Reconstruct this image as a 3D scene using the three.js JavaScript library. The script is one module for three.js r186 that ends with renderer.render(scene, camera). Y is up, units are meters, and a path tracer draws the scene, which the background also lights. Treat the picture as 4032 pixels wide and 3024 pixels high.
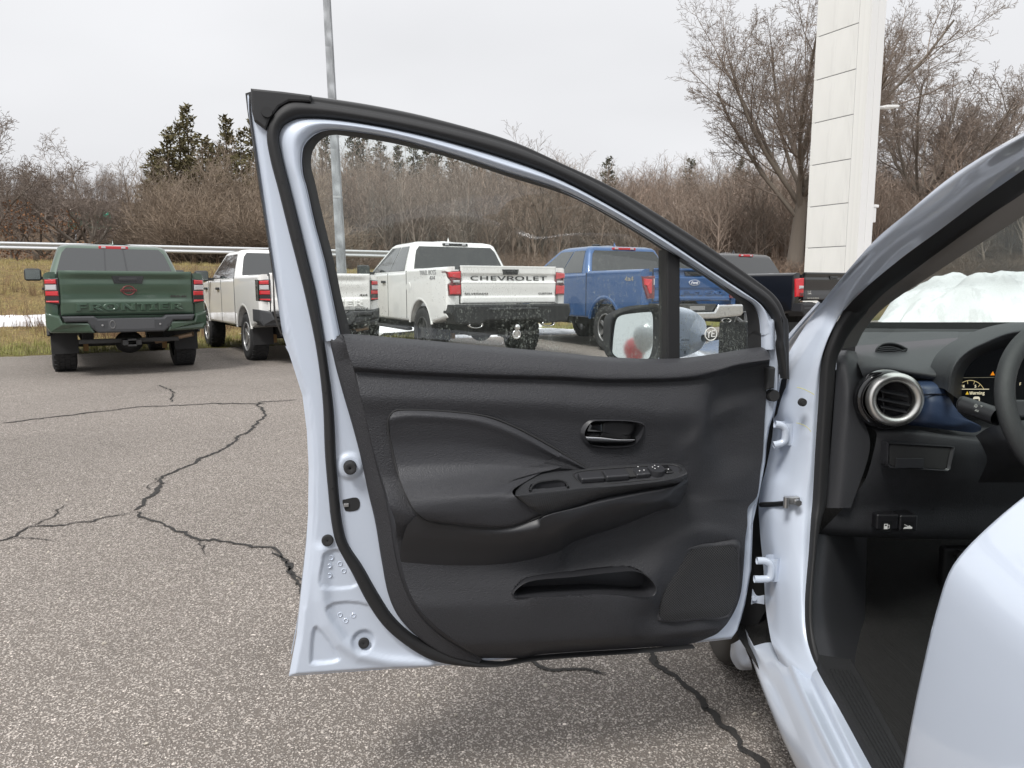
import * as THREE from 'three';
import { mergeGeometries, mergeVertices } from 'three/addons/utils/BufferGeometryUtils.js';
import { FontLoader } from 'three/addons/loaders/FontLoader.js';
import { TextGeometry } from 'three/addons/geometries/TextGeometry.js';
import { RoundedBoxGeometry } from 'three/addons/geometries/RoundedBoxGeometry.js';
import { Brush, Evaluator, SUBTRACTION } from 'three-bvh-csg';

// ---------------------------------------------------------------- camera, sky, sun, exposure
const scene = new THREE.Scene();
const camera = new THREE.PerspectiveCamera(55.4, 4 / 3, 0.05, 2500);
camera.position.set(0, 1.08, 0);
camera.rotation.set(THREE.MathUtils.degToRad(-7.53), 0, 0);

const noise2 = (() => {                                             // seeded value noise
  const h = (x, y) => { let t = Math.imul(x, 374761393) + Math.imul(y, 668265263) | 0; t = Math.imul(t ^ (t >>> 13), 1274126177); return ((t ^ (t >>> 16)) >>> 0) / 4294967296; };
  return (x, y) => {
    const ix = Math.floor(x), iy = Math.floor(y), fx = x - ix, fy = y - iy, s = fx * fx * (3 - 2 * fx), t = fy * fy * (3 - 2 * fy);
    const a = h(ix, iy), b = h(ix + 1, iy), c = h(ix, iy + 1), d = h(ix + 1, iy + 1);
    return a + (b - a) * s + (c - a) * t + (a - b - c + d) * s * t;
  };
})();
const fbm = (x, y, n = 4) => { let s = 0, a = 0.5; for (let i = 0; i < n; i++) { s += a * noise2(x, y); x = x * 2.03 + 17.1; y = y * 2.03 + 9.7; a *= 0.5; } return s; };
const smooth = (a, b, x) => { const t = Math.min(1, Math.max(0, (x - a) / (b - a))); return t * t * (3 - 2 * t); };
const lerp = (a, b, t) => a + (b - a) * t;
function rng(seed) { let s = seed >>> 0; return () => { s = (s + 0x6d2b79f5) | 0; let t = Math.imul(s ^ (s >>> 15), 1 | s); t = (t + Math.imul(t ^ (t >>> 7), 61 | t)) ^ t; return ((t ^ (t >>> 14)) >>> 0) / 4294967296; }; }

{                                                                   // high overcast: an even cloud sheet, a little brighter overhead
  const W = 1024, Hh = 512, data = new Float32Array(W * Hh * 4);
  for (let r = 0; r < Hh; r++) {
    const el = ((r + 0.5) / Hh - 0.5) * Math.PI, se = Math.max(0, Math.sin(el));
    for (let c = 0; c < W; c++) {
      const az = (c + 0.5) / W * Math.PI * 2, k = 1.1 / (se + 0.28), px = Math.cos(az) * Math.cos(el) * k, pz = Math.sin(az) * Math.cos(el) * k;
      const cloud = 1 + 0.20 * (fbm(px * 1.1 + 40, pz * 1.7 + 40, 5) - 0.47);
      const L = (1 + 0.95 * se * se) * cloud, i = (r * W + c) * 4;
      data[i] = 0.430 * L; data[i + 1] = 0.434 * L; data[i + 2] = 0.447 * L; data[i + 3] = 1;
    }
  }
  const sky = new THREE.DataTexture(data, W, Hh, THREE.RGBAFormat, THREE.FloatType);
  sky.mapping = THREE.EquirectangularReflectionMapping; sky.magFilter = THREE.LinearFilter; sky.needsUpdate = true;
  scene.background = sky; scene.environment = sky;
}
const sun = new THREE.DirectionalLight(new THREE.Color(1, 0.975, 0.94), 1.5);
sun.position.set(-14, 40, 20); sun.target.position.set(0, 0, -6);
sun.castShadow = true; sun.shadow.radius = 28; sun.shadow.mapSize.set(2048, 2048);
Object.assign(sun.shadow.camera, { left: -40, right: 40, top: 40, bottom: -40, near: 1, far: 140 });
scene.add(sun, sun.target);
const renderer = new THREE.WebGLRenderer({ antialias: true });
renderer.toneMapping = THREE.LinearToneMapping;
renderer.toneMappingExposure = 1.85;
renderer.shadowMap.enabled = true;

// ---------------------------------------------------------------- naming and building helpers
const taken = new Map();
const numbered = (name) => { const n = taken.get(name) ?? 0; taken.set(name, n + 1); return n ? `${name}_${String(n).padStart(3, '0')}` : name; };
function mesh(name, geometry, material, parent = scene) {
  const m = new THREE.Mesh(geometry, material);
  m.name = parent === scene ? numbered(name) : name;
  m.castShadow = m.receiveShadow = true; parent.add(m); return m;
}
function tag(o, label, category, group, kind) { o.userData.label = label; if (category) o.userData.category = category; if (group) o.userData.group = group; if (kind) o.userData.kind = kind; return o; }
function thing(name, label, category, [x, y, z] = [0, 0, 0], turn = 0, group) {
  const o = new THREE.Group(); o.name = numbered(name); o.position.set(x, y, z); o.rotation.y = turn; scene.add(o);
  return tag(o, label, category, group);
}
function structure(name, geometry, material, label) { const m = mesh(name, geometry, material); m.userData.kind = 'structure'; if (label) m.userData.label = label; return m; }
const partGroup = (name, parent) => { const g = new THREE.Group(); g.name = name; parent.add(g); return g; };
const V = (a) => new THREE.Vector3(a[0], a[1], a[2]);
const lin = (r, g, b) => new THREE.Color().setRGB(r, g, b);
const std = (color, roughness, extra = {}) => new THREE.MeshStandardMaterial({ color, roughness, ...extra });
const phys = (color, roughness, extra = {}) => new THREE.MeshPhysicalMaterial({ color, roughness, ...extra });

function grid(P, nu, nv, uvScale) {                                 // P(i,j) -> [x,y,z]; i 0..nu, j 0..nv
  const pos = [], uv = [], idx = [];
  for (let j = 0; j <= nv; j++) for (let i = 0; i <= nu; i++) { const p = P(i, j); pos.push(p[0], p[1], p[2]); uv.push(...(uvScale ? uvScale(p, i, j) : [p[0], p[1]])); }
  for (let j = 0; j < nv; j++) for (let i = 0; i < nu; i++) { const a = j * (nu + 1) + i, b = a + 1, c = a + nu + 1, d = c + 1; idx.push(a, b, d, a, d, c); }
  const g = new THREE.BufferGeometry();
  g.setAttribute('position', new THREE.Float32BufferAttribute(pos, 3)); g.setAttribute('uv', new THREE.Float32BufferAttribute(uv, 2)); g.setIndex(idx); g.computeVertexNormals();
  return g;
}
function along(points, n, straight) {                               // n+1 points evenly spread over a smooth curve through points
  if (points.length === 1) return Array.from({ length: n + 1 }, () => points[0]);
  const vs = points.map(V);
  let c;
  if (straight || vs.length === 2) { c = new THREE.CurvePath(); for (let i = 1; i < vs.length; i++) c.add(new THREE.LineCurve3(vs[i - 1], vs[i])); } else c = new THREE.CatmullRomCurve3(vs, false, 'centripetal');
  c.arcLengthDivisions = 400;
  return c.getSpacedPoints(n).map((p) => [p.x, p.y, p.z]);
}
function alongSplit(points, k, n1, n2) {                            // like along(), with n1 steps before control point k and n2 after it
  const c = new THREE.CatmullRomCurve3(points.map(V), false, 'centripetal'), d = 600, L = c.getLengths(d), u = L[Math.round(k / (points.length - 1) * d)] / L[d], out = [];
  for (let i = 0; i <= n1; i++) out.push(c.getPointAt(u * i / n1).toArray()); for (let i = 1; i <= n2; i++) out.push(c.getPointAt(u + (1 - u) * i / n2).toArray()); return out;
}
// A skin through curves, first to last; a curve with crease = true keeps a sharp fold.
function loft(curves, nu, per = 6, { straight = false, hole, raw } = {}) {
  const C = raw ? curves : curves.map((c) => along(c.c ?? c, nu, c.straight ?? straight)), crease = curves.map((c) => !!c.crease), m = C.length, rows = [];
  const tan = (k, i, side) => { const a = C[Math.max(0, k - 1)][i], b = C[k][i], d = C[Math.min(m - 1, k + 1)][i];
    if (k === 0 || (crease[k] && side > 0)) return [0, 1, 2].map((q) => d[q] - b[q]);
    if (k === m - 1 || (crease[k] && side < 0)) return [0, 1, 2].map((q) => b[q] - a[q]);
    return [0, 1, 2].map((q) => { const s1 = b[q] - a[q], s2 = d[q] - b[q]; return (s1 + s2) / 2; }); };
  for (let k = 0; k < m - 1; k++) for (let s = 0; s < per + (k === m - 2 ? 1 : 0); s++) {
    const t = s / per, t2 = t * t, t3 = t2 * t, row = [];
    for (let i = 0; i <= nu; i++) { const a = C[k][i], b = C[k + 1][i], ta = tan(k, i, 1), tb = tan(k + 1, i, -1);
      row.push([0, 1, 2].map((q) => (2 * t3 - 3 * t2 + 1) * a[q] + (t3 - 2 * t2 + t) * ta[q] * 0.8 + (-2 * t3 + 3 * t2) * b[q] + (t3 - t2) * tb[q] * 0.8)); }
    rows.push(row);
  }
  const arc = rows.map((r) => r[0]);
  let acc = 0; const va = arc.map((p, j) => { if (j) { const q = rows[j - 1][nu >> 1], r = rows[j][nu >> 1]; acc += Math.hypot(q[0] - r[0], q[1] - r[1], q[2] - r[2]); } return acc; });
  let ub = 0; const mid = rows[rows.length >> 1], ua = mid.map((p, i) => { if (i) { const q = mid[i - 1]; ub += Math.hypot(q[0] - p[0], q[1] - p[1], q[2] - p[2]); } return ub; });
  const g = grid((i, j) => rows[j][i], nu, rows.length - 1, (p, i, j) => [ua[i], va[j]]);
  if (hole) { const p = g.attributes.position, idx = g.index.array, out = [];
    for (let k = 0; k < idx.length; k += 3) { const x = (p.getX(idx[k]) + p.getX(idx[k + 1]) + p.getX(idx[k + 2])) / 3, y = (p.getY(idx[k]) + p.getY(idx[k + 1]) + p.getY(idx[k + 2])) / 3; if (!hole.some((h) => inside(h, x, y))) out.push(idx[k], idx[k + 1], idx[k + 2]); }
    g.setIndex(out); }
  return g;
}
const inside = (poly, x, y) => { let c = false; for (let i = 0, j = poly.length - 1; i < poly.length; j = i++) { const a = poly[i], b = poly[j]; if ((a[1] > y) !== (b[1] > y) && x < (b[0] - a[0]) * (y - a[1]) / (b[1] - a[1]) + a[0]) c = !c; } return c; };
const nearest = (line, x, y, closed) => { let best = 1e9, bp = [x, y]; for (let i = closed ? 0 : 1, n = line.length; i < n; i++) { const a = line[(i + n - 1) % n], b = line[i], dx = b[0] - a[0], dy = b[1] - a[1], t = Math.min(1, Math.max(0, ((x - a[0]) * dx + (y - a[1]) * dy) / (dx * dx + dy * dy || 1e-12))), qx = a[0] + dx * t, qy = a[1] + dy * t, d = (qx - x) ** 2 + (qy - y) ** 2; if (d < best) { best = d; bp = [qx, qy]; } } return [Math.sqrt(best), bp[0], bp[1]]; };
const sdf = (poly, x, y) => { const d = nearest(poly, x, y, true)[0]; return inside(poly, x, y) ? -d : d; };
const rounded = (poly, n = 6) => {                                   // closed outline smoothed through its points
  const c = new THREE.CatmullRomCurve3(poly.map((p) => new THREE.Vector3(p[0], p[1], p[2] ?? 0)), true, 'centripetal'); return c.getPoints(poly.length * n).slice(0, -1).map((p) => [p.x, p.y, p.z]);
};
// A pressed sheet: the outline in x,y filled with a fine mesh whose height is z(x,y), its border snapped to the outline, with a rim folded back by `rim`.
function sheet(outline, holes, cell, z, rim = 0) {
  const xs = outline.map((p) => p[0]), ys = outline.map((p) => p[1]), x0 = Math.min(...xs) - cell, y0 = Math.min(...ys) - cell, nx = Math.ceil((Math.max(...xs) - x0) / cell) + 1, ny = Math.ceil((Math.max(...ys) - y0) / cell) + 1;
  const ok = (x, y) => inside(outline, x, y) && !holes.some((h) => inside(h, x, y)), id = new Map(), pos = [], uv = [], idx = [], rings = [outline, ...holes];
  const at = (i, j) => { const k = j * 10000 + i; if (!id.has(k)) { let x = x0 + i * cell, y = y0 + j * cell;
      let best = [1e9]; if (!ok(x, y)) { for (const r of rings) { const q = nearest(r, x, y, true); if (q[0] < best[0]) best = q; } x = best[1]; y = best[2]; }
      id.set(k, pos.length / 3); pos.push(x, y, z(x, y)); uv.push(x, y); } return id.get(k); };
  for (let j = 0; j < ny; j++) for (let i = 0; i < nx; i++) if (ok(x0 + i * cell, y0 + j * cell) || ok(x0 + (i + 1) * cell, y0 + j * cell) || ok(x0 + i * cell, y0 + (j + 1) * cell) || ok(x0 + (i + 1) * cell, y0 + (j + 1) * cell)) { const a = at(i, j), b = at(i + 1, j), c = at(i + 1, j + 1), d = at(i, j + 1); idx.push(a, b, c, a, c, d); }
  if (rim) for (const r of rim > 0 ? [outline] : rings) { const base = pos.length / 3, n = r.length; r.forEach((p) => { const zz = z(p[0], p[1]); pos.push(p[0], p[1], zz, p[0], p[1], zz - Math.abs(rim)); uv.push(p[0], p[1], p[0], p[1] + rim); }); for (let i = 0; i < n; i++) { const a = base + 2 * i, b = base + 2 * ((i + 1) % n); idx.push(a, a + 1, b, b, a + 1, b + 1); } }
  const g = new THREE.BufferGeometry(); g.setAttribute('position', new THREE.Float32BufferAttribute(pos, 3)); g.setAttribute('uv', new THREE.Float32BufferAttribute(uv, 2)); g.setIndex(idx); g.computeVertexNormals(); return g;
}
function plate(outline, z0, z1, bevel = 0, holes = [], seg = 2) {    // flat shape in x,y with thickness z0..z1 and rounded rims
  const s = new THREE.Shape(outline.map((p) => new THREE.Vector2(p[0], p[1])));
  for (const h of holes) s.holes.push(new THREE.Path(h.map((p) => new THREE.Vector2(p[0], p[1]))));
  const g = new THREE.ExtrudeGeometry(s, { depth: z1 - z0 - 2 * bevel, bevelEnabled: bevel > 0, bevelThickness: bevel, bevelSize: bevel, bevelOffset: -bevel, bevelSegments: seg, curveSegments: 8 });
  g.translate(0, 0, z0 + bevel); return g;
}
const strip = (g) => { const q = g.index ? g.toNonIndexed() : g; for (const k of Object.keys(q.attributes)) if (!['position', 'normal', 'uv'].includes(k)) q.deleteAttribute(k); return q; };
const merge = (list) => mergeGeometries(list.map(strip));
const box = (x0, x1, y0, y1, z0, z1, r = 0) => { const g = r ? new RoundedBoxGeometry(x1 - x0, y1 - y0, z1 - z0, 2, r) : new THREE.BoxGeometry(x1 - x0, y1 - y0, z1 - z0); g.translate((x0 + x1) / 2, (y0 + y1) / 2, (z0 + z1) / 2); return g; };
const tube = (pts, r, seg = 24, sides = 8, closed = false) => new THREE.TubeGeometry(new THREE.CatmullRomCurve3(pts.map(V), closed, 'centripetal'), seg, r, sides, closed);
const facing = (p, n, up = [0, 1, 0]) => { const z = V(n).normalize(), x = V(up).cross(z).normalize(), y = z.clone().cross(x), m = new THREE.Matrix4().makeBasis(x, y, z); m.setPosition(p[0], p[1], p[2]); return m; };
const font = await new FontLoader().loadAsync('fonts/droid/droid_sans_bold.typeface.json');
const fontThin = await new FontLoader().loadAsync('fonts/droid/droid_sans_regular.typeface.json');
function lettering(text, width, height, depth, f = font) {                     // raised letters filling width x height, centred, standing on z = 0
  const g = new TextGeometry(text, { font: f, size: 1, depth: 1, curveSegments: 4, bevelEnabled: false }); g.computeBoundingBox();
  const b = g.boundingBox; g.translate(-(b.min.x + b.max.x) / 2, -(b.min.y + b.max.y) / 2, 0); g.scale(width / (b.max.x - b.min.x), height / (b.max.y - b.min.y), depth); return g;
}
function embossed(text, width, height, depth) {                      // stamped letters with sloping flanks
  const g = new TextGeometry(text, { font, size: 1, depth: 0.05, curveSegments: 3, bevelEnabled: true, bevelThickness: 0.95, bevelSize: 0.075, bevelOffset: -0.02, bevelSegments: 2 }); g.computeBoundingBox();
  const b = g.boundingBox; g.translate(-(b.min.x + b.max.x) / 2, -(b.min.y + b.max.y) / 2, -(b.min.z + b.max.z) / 2); g.scale(width / (b.max.x - b.min.x), height / (b.max.y - b.min.y), depth); return g;
}
function texture(n, fill, { srgb = false, repeat } = {}) {           // computed square texture; fill(x,y) -> [r,g,b] 0..1
  const data = new Uint8Array(n * n * 4);
  for (let y = 0; y < n; y++) for (let x = 0; x < n; x++) { const c = fill(x, y), i = (y * n + x) * 4; data[i] = Math.max(0, Math.min(255, c[0] * 255)); data[i + 1] = Math.max(0, Math.min(255, c[1] * 255)); data[i + 2] = Math.max(0, Math.min(255, c[2] * 255)); data[i + 3] = 255; }
  return dataTex(data, n, srgb, repeat);
}
function dataTex(data, n, srgb, repeat) { const t = new THREE.DataTexture(data, n, n, THREE.RGBAFormat); t.wrapS = t.wrapT = THREE.RepeatWrapping; t.magFilter = THREE.LinearFilter; t.minFilter = THREE.LinearMipmapLinearFilter; if (srgb) t.colorSpace = THREE.SRGBColorSpace; if (repeat) t.repeat.set(repeat, repeat); t.needsUpdate = true; return t; }

// ---------------------------------------------------------------- the ground
const EDGE = [-5.45, -14.2], EDGE_N = [-0.54, -0.84];
const beyond = (x, z) => (x - EDGE[0]) * EDGE_N[0] + (z - EDGE[1]) * EDGE_N[1];          // metres past the edge of the parking lot
const lotY = () => -0.075;
const bankY = (x) => Math.max(1.45, 2.02 - 0.017 * (x + 22));            // height of the road bank
function landY(x, z) {
  const e = beyond(x, z), d = Math.hypot(x, z);
  let y = -0.085 + 0.02 * smooth(0, 1, e);
  if (e < 0) return e < -0.6 ? -0.5 : y;
  y += (bankY(x) + 0.08) * smooth(1.5, 15, e) * (1 - smooth(1, 10, x)) + 0.35 * smooth(2, 12, e) * smooth(1, 10, x);
  y += 9 * smooth(50, 135, -z) * smooth(-75, -10, x) + 2.5 * smooth(40, 70, -z) * smooth(0, 40, x);
  y += 42 * smooth(180, 480, d);
  return y + (fbm(x * 0.35, z * 0.35, 3) - 0.45) * 0.25 * smooth(0.5, 4, e);
}
const R0 = rng(11);
const asphaltMap = (() => {                                          // worn chip-seal: pale stones of 4 to 12 mm in a dark binder, 2 m square
  const n = 2048, col = new Uint8Array(n * n * 4), hgt = new Uint8Array(n * n * 4);
  for (let y = 0; y < n; y++) for (let x = 0; x < n; x++) { const i = (y * n + x) * 4, v = 106 + 30 * (R0() - 0.5) + 26 * (fbm(x / 9, y / 9, 2) - 0.4); col[i] = v; col[i + 1] = v * 0.95; col[i + 2] = v * 0.92; col[i + 3] = 255; hgt[i] = hgt[i + 1] = hgt[i + 2] = 40; hgt[i + 3] = 255; }
  for (let k = 0; k < 150000; k++) {
    const cx = R0() * n, cy = R0() * n, big = R0(), r = 1.5 + 2.0 * R0() + (big > 0.99 ? 3.0 * R0() : 0), q = 0.5 + 0.5 * R0(), a = R0() * 3.14, ca = Math.cos(a), sa = Math.sin(a), tone = R0();
    const base = tone > 0.98 ? 240 : tone > 0.88 ? 208 : 138 + 54 * R0(), warm = 0.90 + 0.1 * R0(), R = Math.ceil(r) + 1;
    for (let dy = -R; dy <= R; dy++) for (let dx = -R; dx <= R; dx++) {
      const u = (dx * ca + dy * sa) / r, v = (-dx * sa + dy * ca) / (r * q), d = u * u + v * v; if (d > 1) continue;
      const x = ((cx + dx) | 0) & (n - 1), y = ((cy + dy) | 0) & (n - 1), i = (y * n + x) * 4, c = base + 16 * (R0() - 0.5), hh = 70 + 150 * Math.sqrt(1 - d) * (0.6 + 0.4 * q);
      col[i] = c; col[i + 1] = c * (0.92 + 0.05 * warm); col[i + 2] = c * (0.83 + 0.13 * warm); hgt[i] = hgt[i + 1] = hgt[i + 2] = hh;
    }
  }
  return { map: dataTex(col, n, true, 0.5), bump: dataTex(hgt, n, false, 0.5) };
})();
{
  const edge = 90, cell = 0.25, nx = 300, nz = 220, x0 = -38, z0 = 22;   // the lot: a sheet of asphalt that ends at its edge with the verge
  const pos = [], uv = [], col = [], idx = [], id = new Map();
  const put = (i, j) => { const k = j * 1000 + i; if (!id.has(k)) { let x = x0 + i * cell, z = z0 - j * cell; const e = beyond(x, z) - 0.12 * (fbm(x * 1.7, z * 1.7, 3) - 0.45); if (e > 0) { x -= EDGE_N[0] * e; z -= EDGE_N[1] * e; }
      id.set(k, pos.length / 3); pos.push(x, lotY(x, z), z); uv.push(x, z); const t = 0.92 + 0.24 * (fbm(x * 0.9 + 11, z * 0.9, 4) - 0.46) + 0.26 * (fbm(x * 0.16, z * 0.16 + 30, 3) - 0.42) - 0.10 * smooth(0.60, 0.70, fbm(x * 1.3 + 50, z * 1.3 + 9, 3)); col.push(t * 1.14, t * 1.10, t * 1.02); } return id.get(k); };
  for (let j = 0; j < nz; j++) for (let i = 0; i < nx; i++) if (beyond(x0 + (i + 0.5) * cell, z0 - (j + 0.5) * cell) < 0) { const a = put(i, j), b = put(i + 1, j), c = put(i + 1, j + 1), d = put(i, j + 1); idx.push(a, b, c, a, c, d); }
  const g = new THREE.BufferGeometry(); g.setAttribute('position', new THREE.Float32BufferAttribute(pos, 3)); g.setAttribute('uv', new THREE.Float32BufferAttribute(uv, 2)); g.setAttribute('color', new THREE.Float32BufferAttribute(col, 3)); g.setIndex(idx); g.computeVertexNormals();
  const lot = structure('parking_lot', g, std(lin(1, 1, 1), 0.93, { map: asphaltMap.map, bumpMap: asphaltMap.bump, bumpScale: 0.006, vertexColors: true }), 'worn grey asphalt of the parking lot');
  // cracks: ragged dark seams
  const crackMat = std(lin(0.032, 0.03, 0.028), 1);
  const crack = (pts, w, seed) => {
    const r = rng(seed), fine = []; 
    for (let i = 1; i < pts.length; i++) { const a = pts[i - 1], b = pts[i], L = Math.hypot(b[0] - a[0], b[1] - a[1]), n = Math.max(2, Math.round(L / 0.012)); for (let k = 0; k < n; k++) { const t = k / n; fine.push([lerp(a[0], b[0], t), lerp(a[1], b[1], t)]); } }
    fine.push(pts[pts.length - 1]);
    const P = fine.map((p, i) => { const s = fbm(p[0] * 9 + seed, p[1] * 9, 3) - 0.45, t = fbm(p[0] * 9, p[1] * 9 + seed, 3) - 0.45; const s2 = fbm(p[0] * 45 + seed, p[1] * 45, 2) - 0.37, t2 = fbm(p[0] * 45, p[1] * 45 + seed, 2) - 0.37; return [p[0] + s * 0.09 + s2 * 0.03, p[1] + t * 0.09 + t2 * 0.03]; });
    const L = [], Rr = [];
    P.forEach((p, i) => { const a = P[Math.max(0, i - 1)], b = P[Math.min(P.length - 1, i + 1)], l = Math.hypot(b[0] - a[0], b[1] - a[1]) || 1, nx = -(b[1] - a[1]) / l, nz = (b[0] - a[0]) / l, taper = Math.min(1, i / 4, (P.length - 1 - i) / 4), w1 = 0.62 * w * taper * (0.2 + 1.5 * Math.max(0, fbm(p[0] * 14 + 3, p[1] * 14 + seed, 2) - 0.18) + 0.5 * r()), w2 = 0.62 * w * taper * (0.2 + 1.5 * Math.max(0, fbm(p[0] * 14 + 31, p[1] * 14 + seed, 2) - 0.18) + 0.5 * r()); const y = lotY(p[0], p[1]) + 0.004; L.push([p[0] + nx * w1, y, p[1] + nz * w1]); Rr.push([p[0] - nx * w2, y, p[1] - nz * w2]); });
    const bits = [grid((i, j) => (j ? Rr : L)[i], P.length - 1, 1)];                  // crumbled edge: flakes of dark binder along the seam
    for (let i = 2; i < P.length - 2; i++) for (let k = 0; k < 5; k++) { const a = r() * 6.28, off = w * (r() + r() + r() - 1.5) * 3.4, s = 0.0014 + 0.0045 * r() ** 2 + w * 0.07, nx = Math.cos(a) * off, nz = Math.sin(a) * off, b = r() * 6.28; bits.push(grid((u, v) => [P[i][0] + nx + s * Math.cos(b + u * 1.6 + v * 4.4), lotY() + 0.0055, P[i][1] + nz + s * 0.8 * Math.sin(b + u * 1.6 + v * 4.4)], 1, 1)); }
    mesh('crack', merge(bits), crackMat, lot);
  };
  crack([[-2.3244,-3.1968],[-2.3465,-3.4225],[-2.0952,-3.4927],[-1.9628,-3.6809]], .013, 3);
  crack([[-1.9628,-3.6809],[-2.0047,-4.0735],[-2.1374,-4.3833],[-2.1068,-4.742],[-2.0877,-5.1623],[-2.1316,-5.8495],[-2.2549,-6.6153],[-2.5745,-7.2938]], .022, 4);
  crack([[-2.4515,-7.2053],[-2.948,-7.2346],[-3.6207,-7.0067],[-4.3776,-6.1554]], .03, 5);
  crack([[-2.2219,-7.4462],[-2.5745,-7.2938]], .026, 15);
  crack([[-1.9628,-3.6809],[-1.8805,-3.5657],[-1.7579,-3.5289],[-1.6353,-3.3884],[-1.4468,-3.2583],[-1.2206,-3.1669],[-1.0354,-3.1086],[-0.8766,-2.8453],[-0.6668,-2.4649],[-0.308,-2.2298],[0.0632,-2.1358],[0.1742,-2.0862],[0.2963,-2.0542]], .015, 6);
  crack([[-1.0354,-3.1086],[-0.9454,-2.935],[-0.8033,-2.6549],[-0.6645,-2.3931]], .011, 36);
  crack([[0.4348,-2.2452],[0.452,-2.1415],[0.5041,-1.9955],[0.547,-1.8561],[0.5759,-1.7053],[0.6036,-1.5837]], .02, 7);
  crack([[-2.3465,-3.4225],[-2.3331,-3.5807],[-2.3821,-3.7371],[-2.3929,-3.8034]], .006, 8);
  crack([[-1.4468,-3.2583],[-1.3781,-3.155],[-1.3232,-3.0523]], .005, 9);
  crack([[-2.3456,-3.2273],[-2.247,-3.2709],[-2.1152,-3.215]], .006, 10);
  crack([[-4.1949,-8.6327],[-3.746,-8.0144],[-3.4572,-7.354]], .018, 12);
  crack([[-2.1374,-4.3833],[-2.1155,-4.1922],[-2.079,-4.0735]], .005, 16);
  // stray pale stones lying loose on the surface
  const chip = new THREE.DodecahedronGeometry(1, 0), chips = new THREE.InstancedMesh(chip, std(lin(0.5, 0.47, 0.42), 0.9), 520), M = new THREE.Matrix4(), q = new THREE.Quaternion(), e = new THREE.Euler(), cc = new THREE.Color();
  for (let k = 0; k < 520; k++) { const x = -3.2 + 5.2 * R0(), z = -0.9 - 5.5 * R0() ** 1.4, s = 0.0028 + 0.0042 * R0() ** 2; q.setFromEuler(e.set(R0() * 6, R0() * 6, R0() * 6)); chips.setMatrixAt(k, M.compose(new THREE.Vector3(x, lotY(x, z) + s * 0.35, z), q, new THREE.Vector3(s * 1.3, s * 0.6, s))); const t = 0.6 + 0.55 * R0(); chips.setColorAt(k, cc.setRGB(t, t * 0.97, t * 0.93)); }
  chips.name = 'loose_gravel'; chips.receiveShadow = chips.castShadow = true; scene.add(tag(chips, 'small pale stones lying loose on the asphalt', 'gravel', null, 'stuff'));
}
const soilMap = texture(512, (x, y) => { const v = 0.62 + 0.5 * (fbm(x / 7, y / 7, 4) - 0.45) + 0.35 * (R0() - 0.5), w = fbm(x / 30 + 9, y / 30, 2); return [v, v * (0.93 + 0.1 * (w - 0.4)), v * 0.82]; }, { srgb: true, repeat: 0.35 });
{
  const xs = [], zs = [];                                              // a sheet whose cells widen with distance, out to the horizon
  for (let t = -60; t <= 60; t++) xs.push(Math.sign(t) * (Math.abs(t) * 0.75 + (Math.abs(t) / 60) ** 4 * 900));
  for (let t = -20; t <= 110; t++) zs.push(t < 0 ? -t * 3 : -(t * 0.7 + (t / 110) ** 4 * 1100));
  const g = grid((i, j) => [xs[i], landY(xs[i], zs[j]), zs[j]], xs.length - 1, zs.length - 1, (p) => [p[0], p[2]]), p = g.attributes.position, col = [];
  for (let i = 0; i < p.count; i++) {
    const x = p.getX(i), z = p.getZ(i), e = beyond(x, z), d = Math.hypot(x, z), n = fbm(x * 0.4, z * 0.4, 3), m = fbm(x * 0.12 + 7, z * 0.12, 3);
    let c = [0.40, 0.33, 0.155];                                       // straw-dry grass
    const mix = (q, t) => { c = c.map((v, k) => lerp(v, q[k], t)); };
    mix([0.26, 0.27, 0.085], smooth(0.42, 0.62, n) * 0.6); mix([0.30, 0.20, 0.12], smooth(0.45, 0.65, m) * 0.5);
    mix([0.27, 0.30, 0.08], (1 - smooth(0.3, 2.6, e)) * 0.7);          // greener strip of mown turf at the lot
    if (-z > 37 + 9 * n) c = [0.24, 0.175, 0.12].map((v) => v * (0.75 + 0.6 * m));   // brown leaf litter under the trees
    col.push(...c);
  }
  g.setAttribute('color', new THREE.Float32BufferAttribute(col, 3));
  structure('verge', g, std(lin(1, 1, 1), 1, { map: soilMap, vertexColors: true }), 'dry grass verge and wooded ground behind the lot');
}
// the road on the embankment behind the guardrail
const RAIL = [[-60, -27.2], [-34, -29.8], [-22, -31], [-12, -32.2], [-5, -33.4], [0, -35], [4, -38]];
const railAt = (x) => { for (let i = 1; i < RAIL.length; i++) if (x <= RAIL[i][0]) { const a = RAIL[i - 1], b = RAIL[i]; return lerp(a[1], b[1], (x - a[0]) / (b[0] - a[0])); } return -38; };
structure('road', grid((i, j) => { const x = -60 + i, z = railAt(x) - 0.0 - j * 1.5 + 0.7; return [x, bankY(x) + 0.12 + (j === 0 ? -0.45 : 0), z]; }, 60, 6, (p) => [p[0], p[2]]), std(lin(0.30, 0.29, 0.28), 0.95, { map: asphaltMap.map }), 'pale grey road along the embankment');

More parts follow.
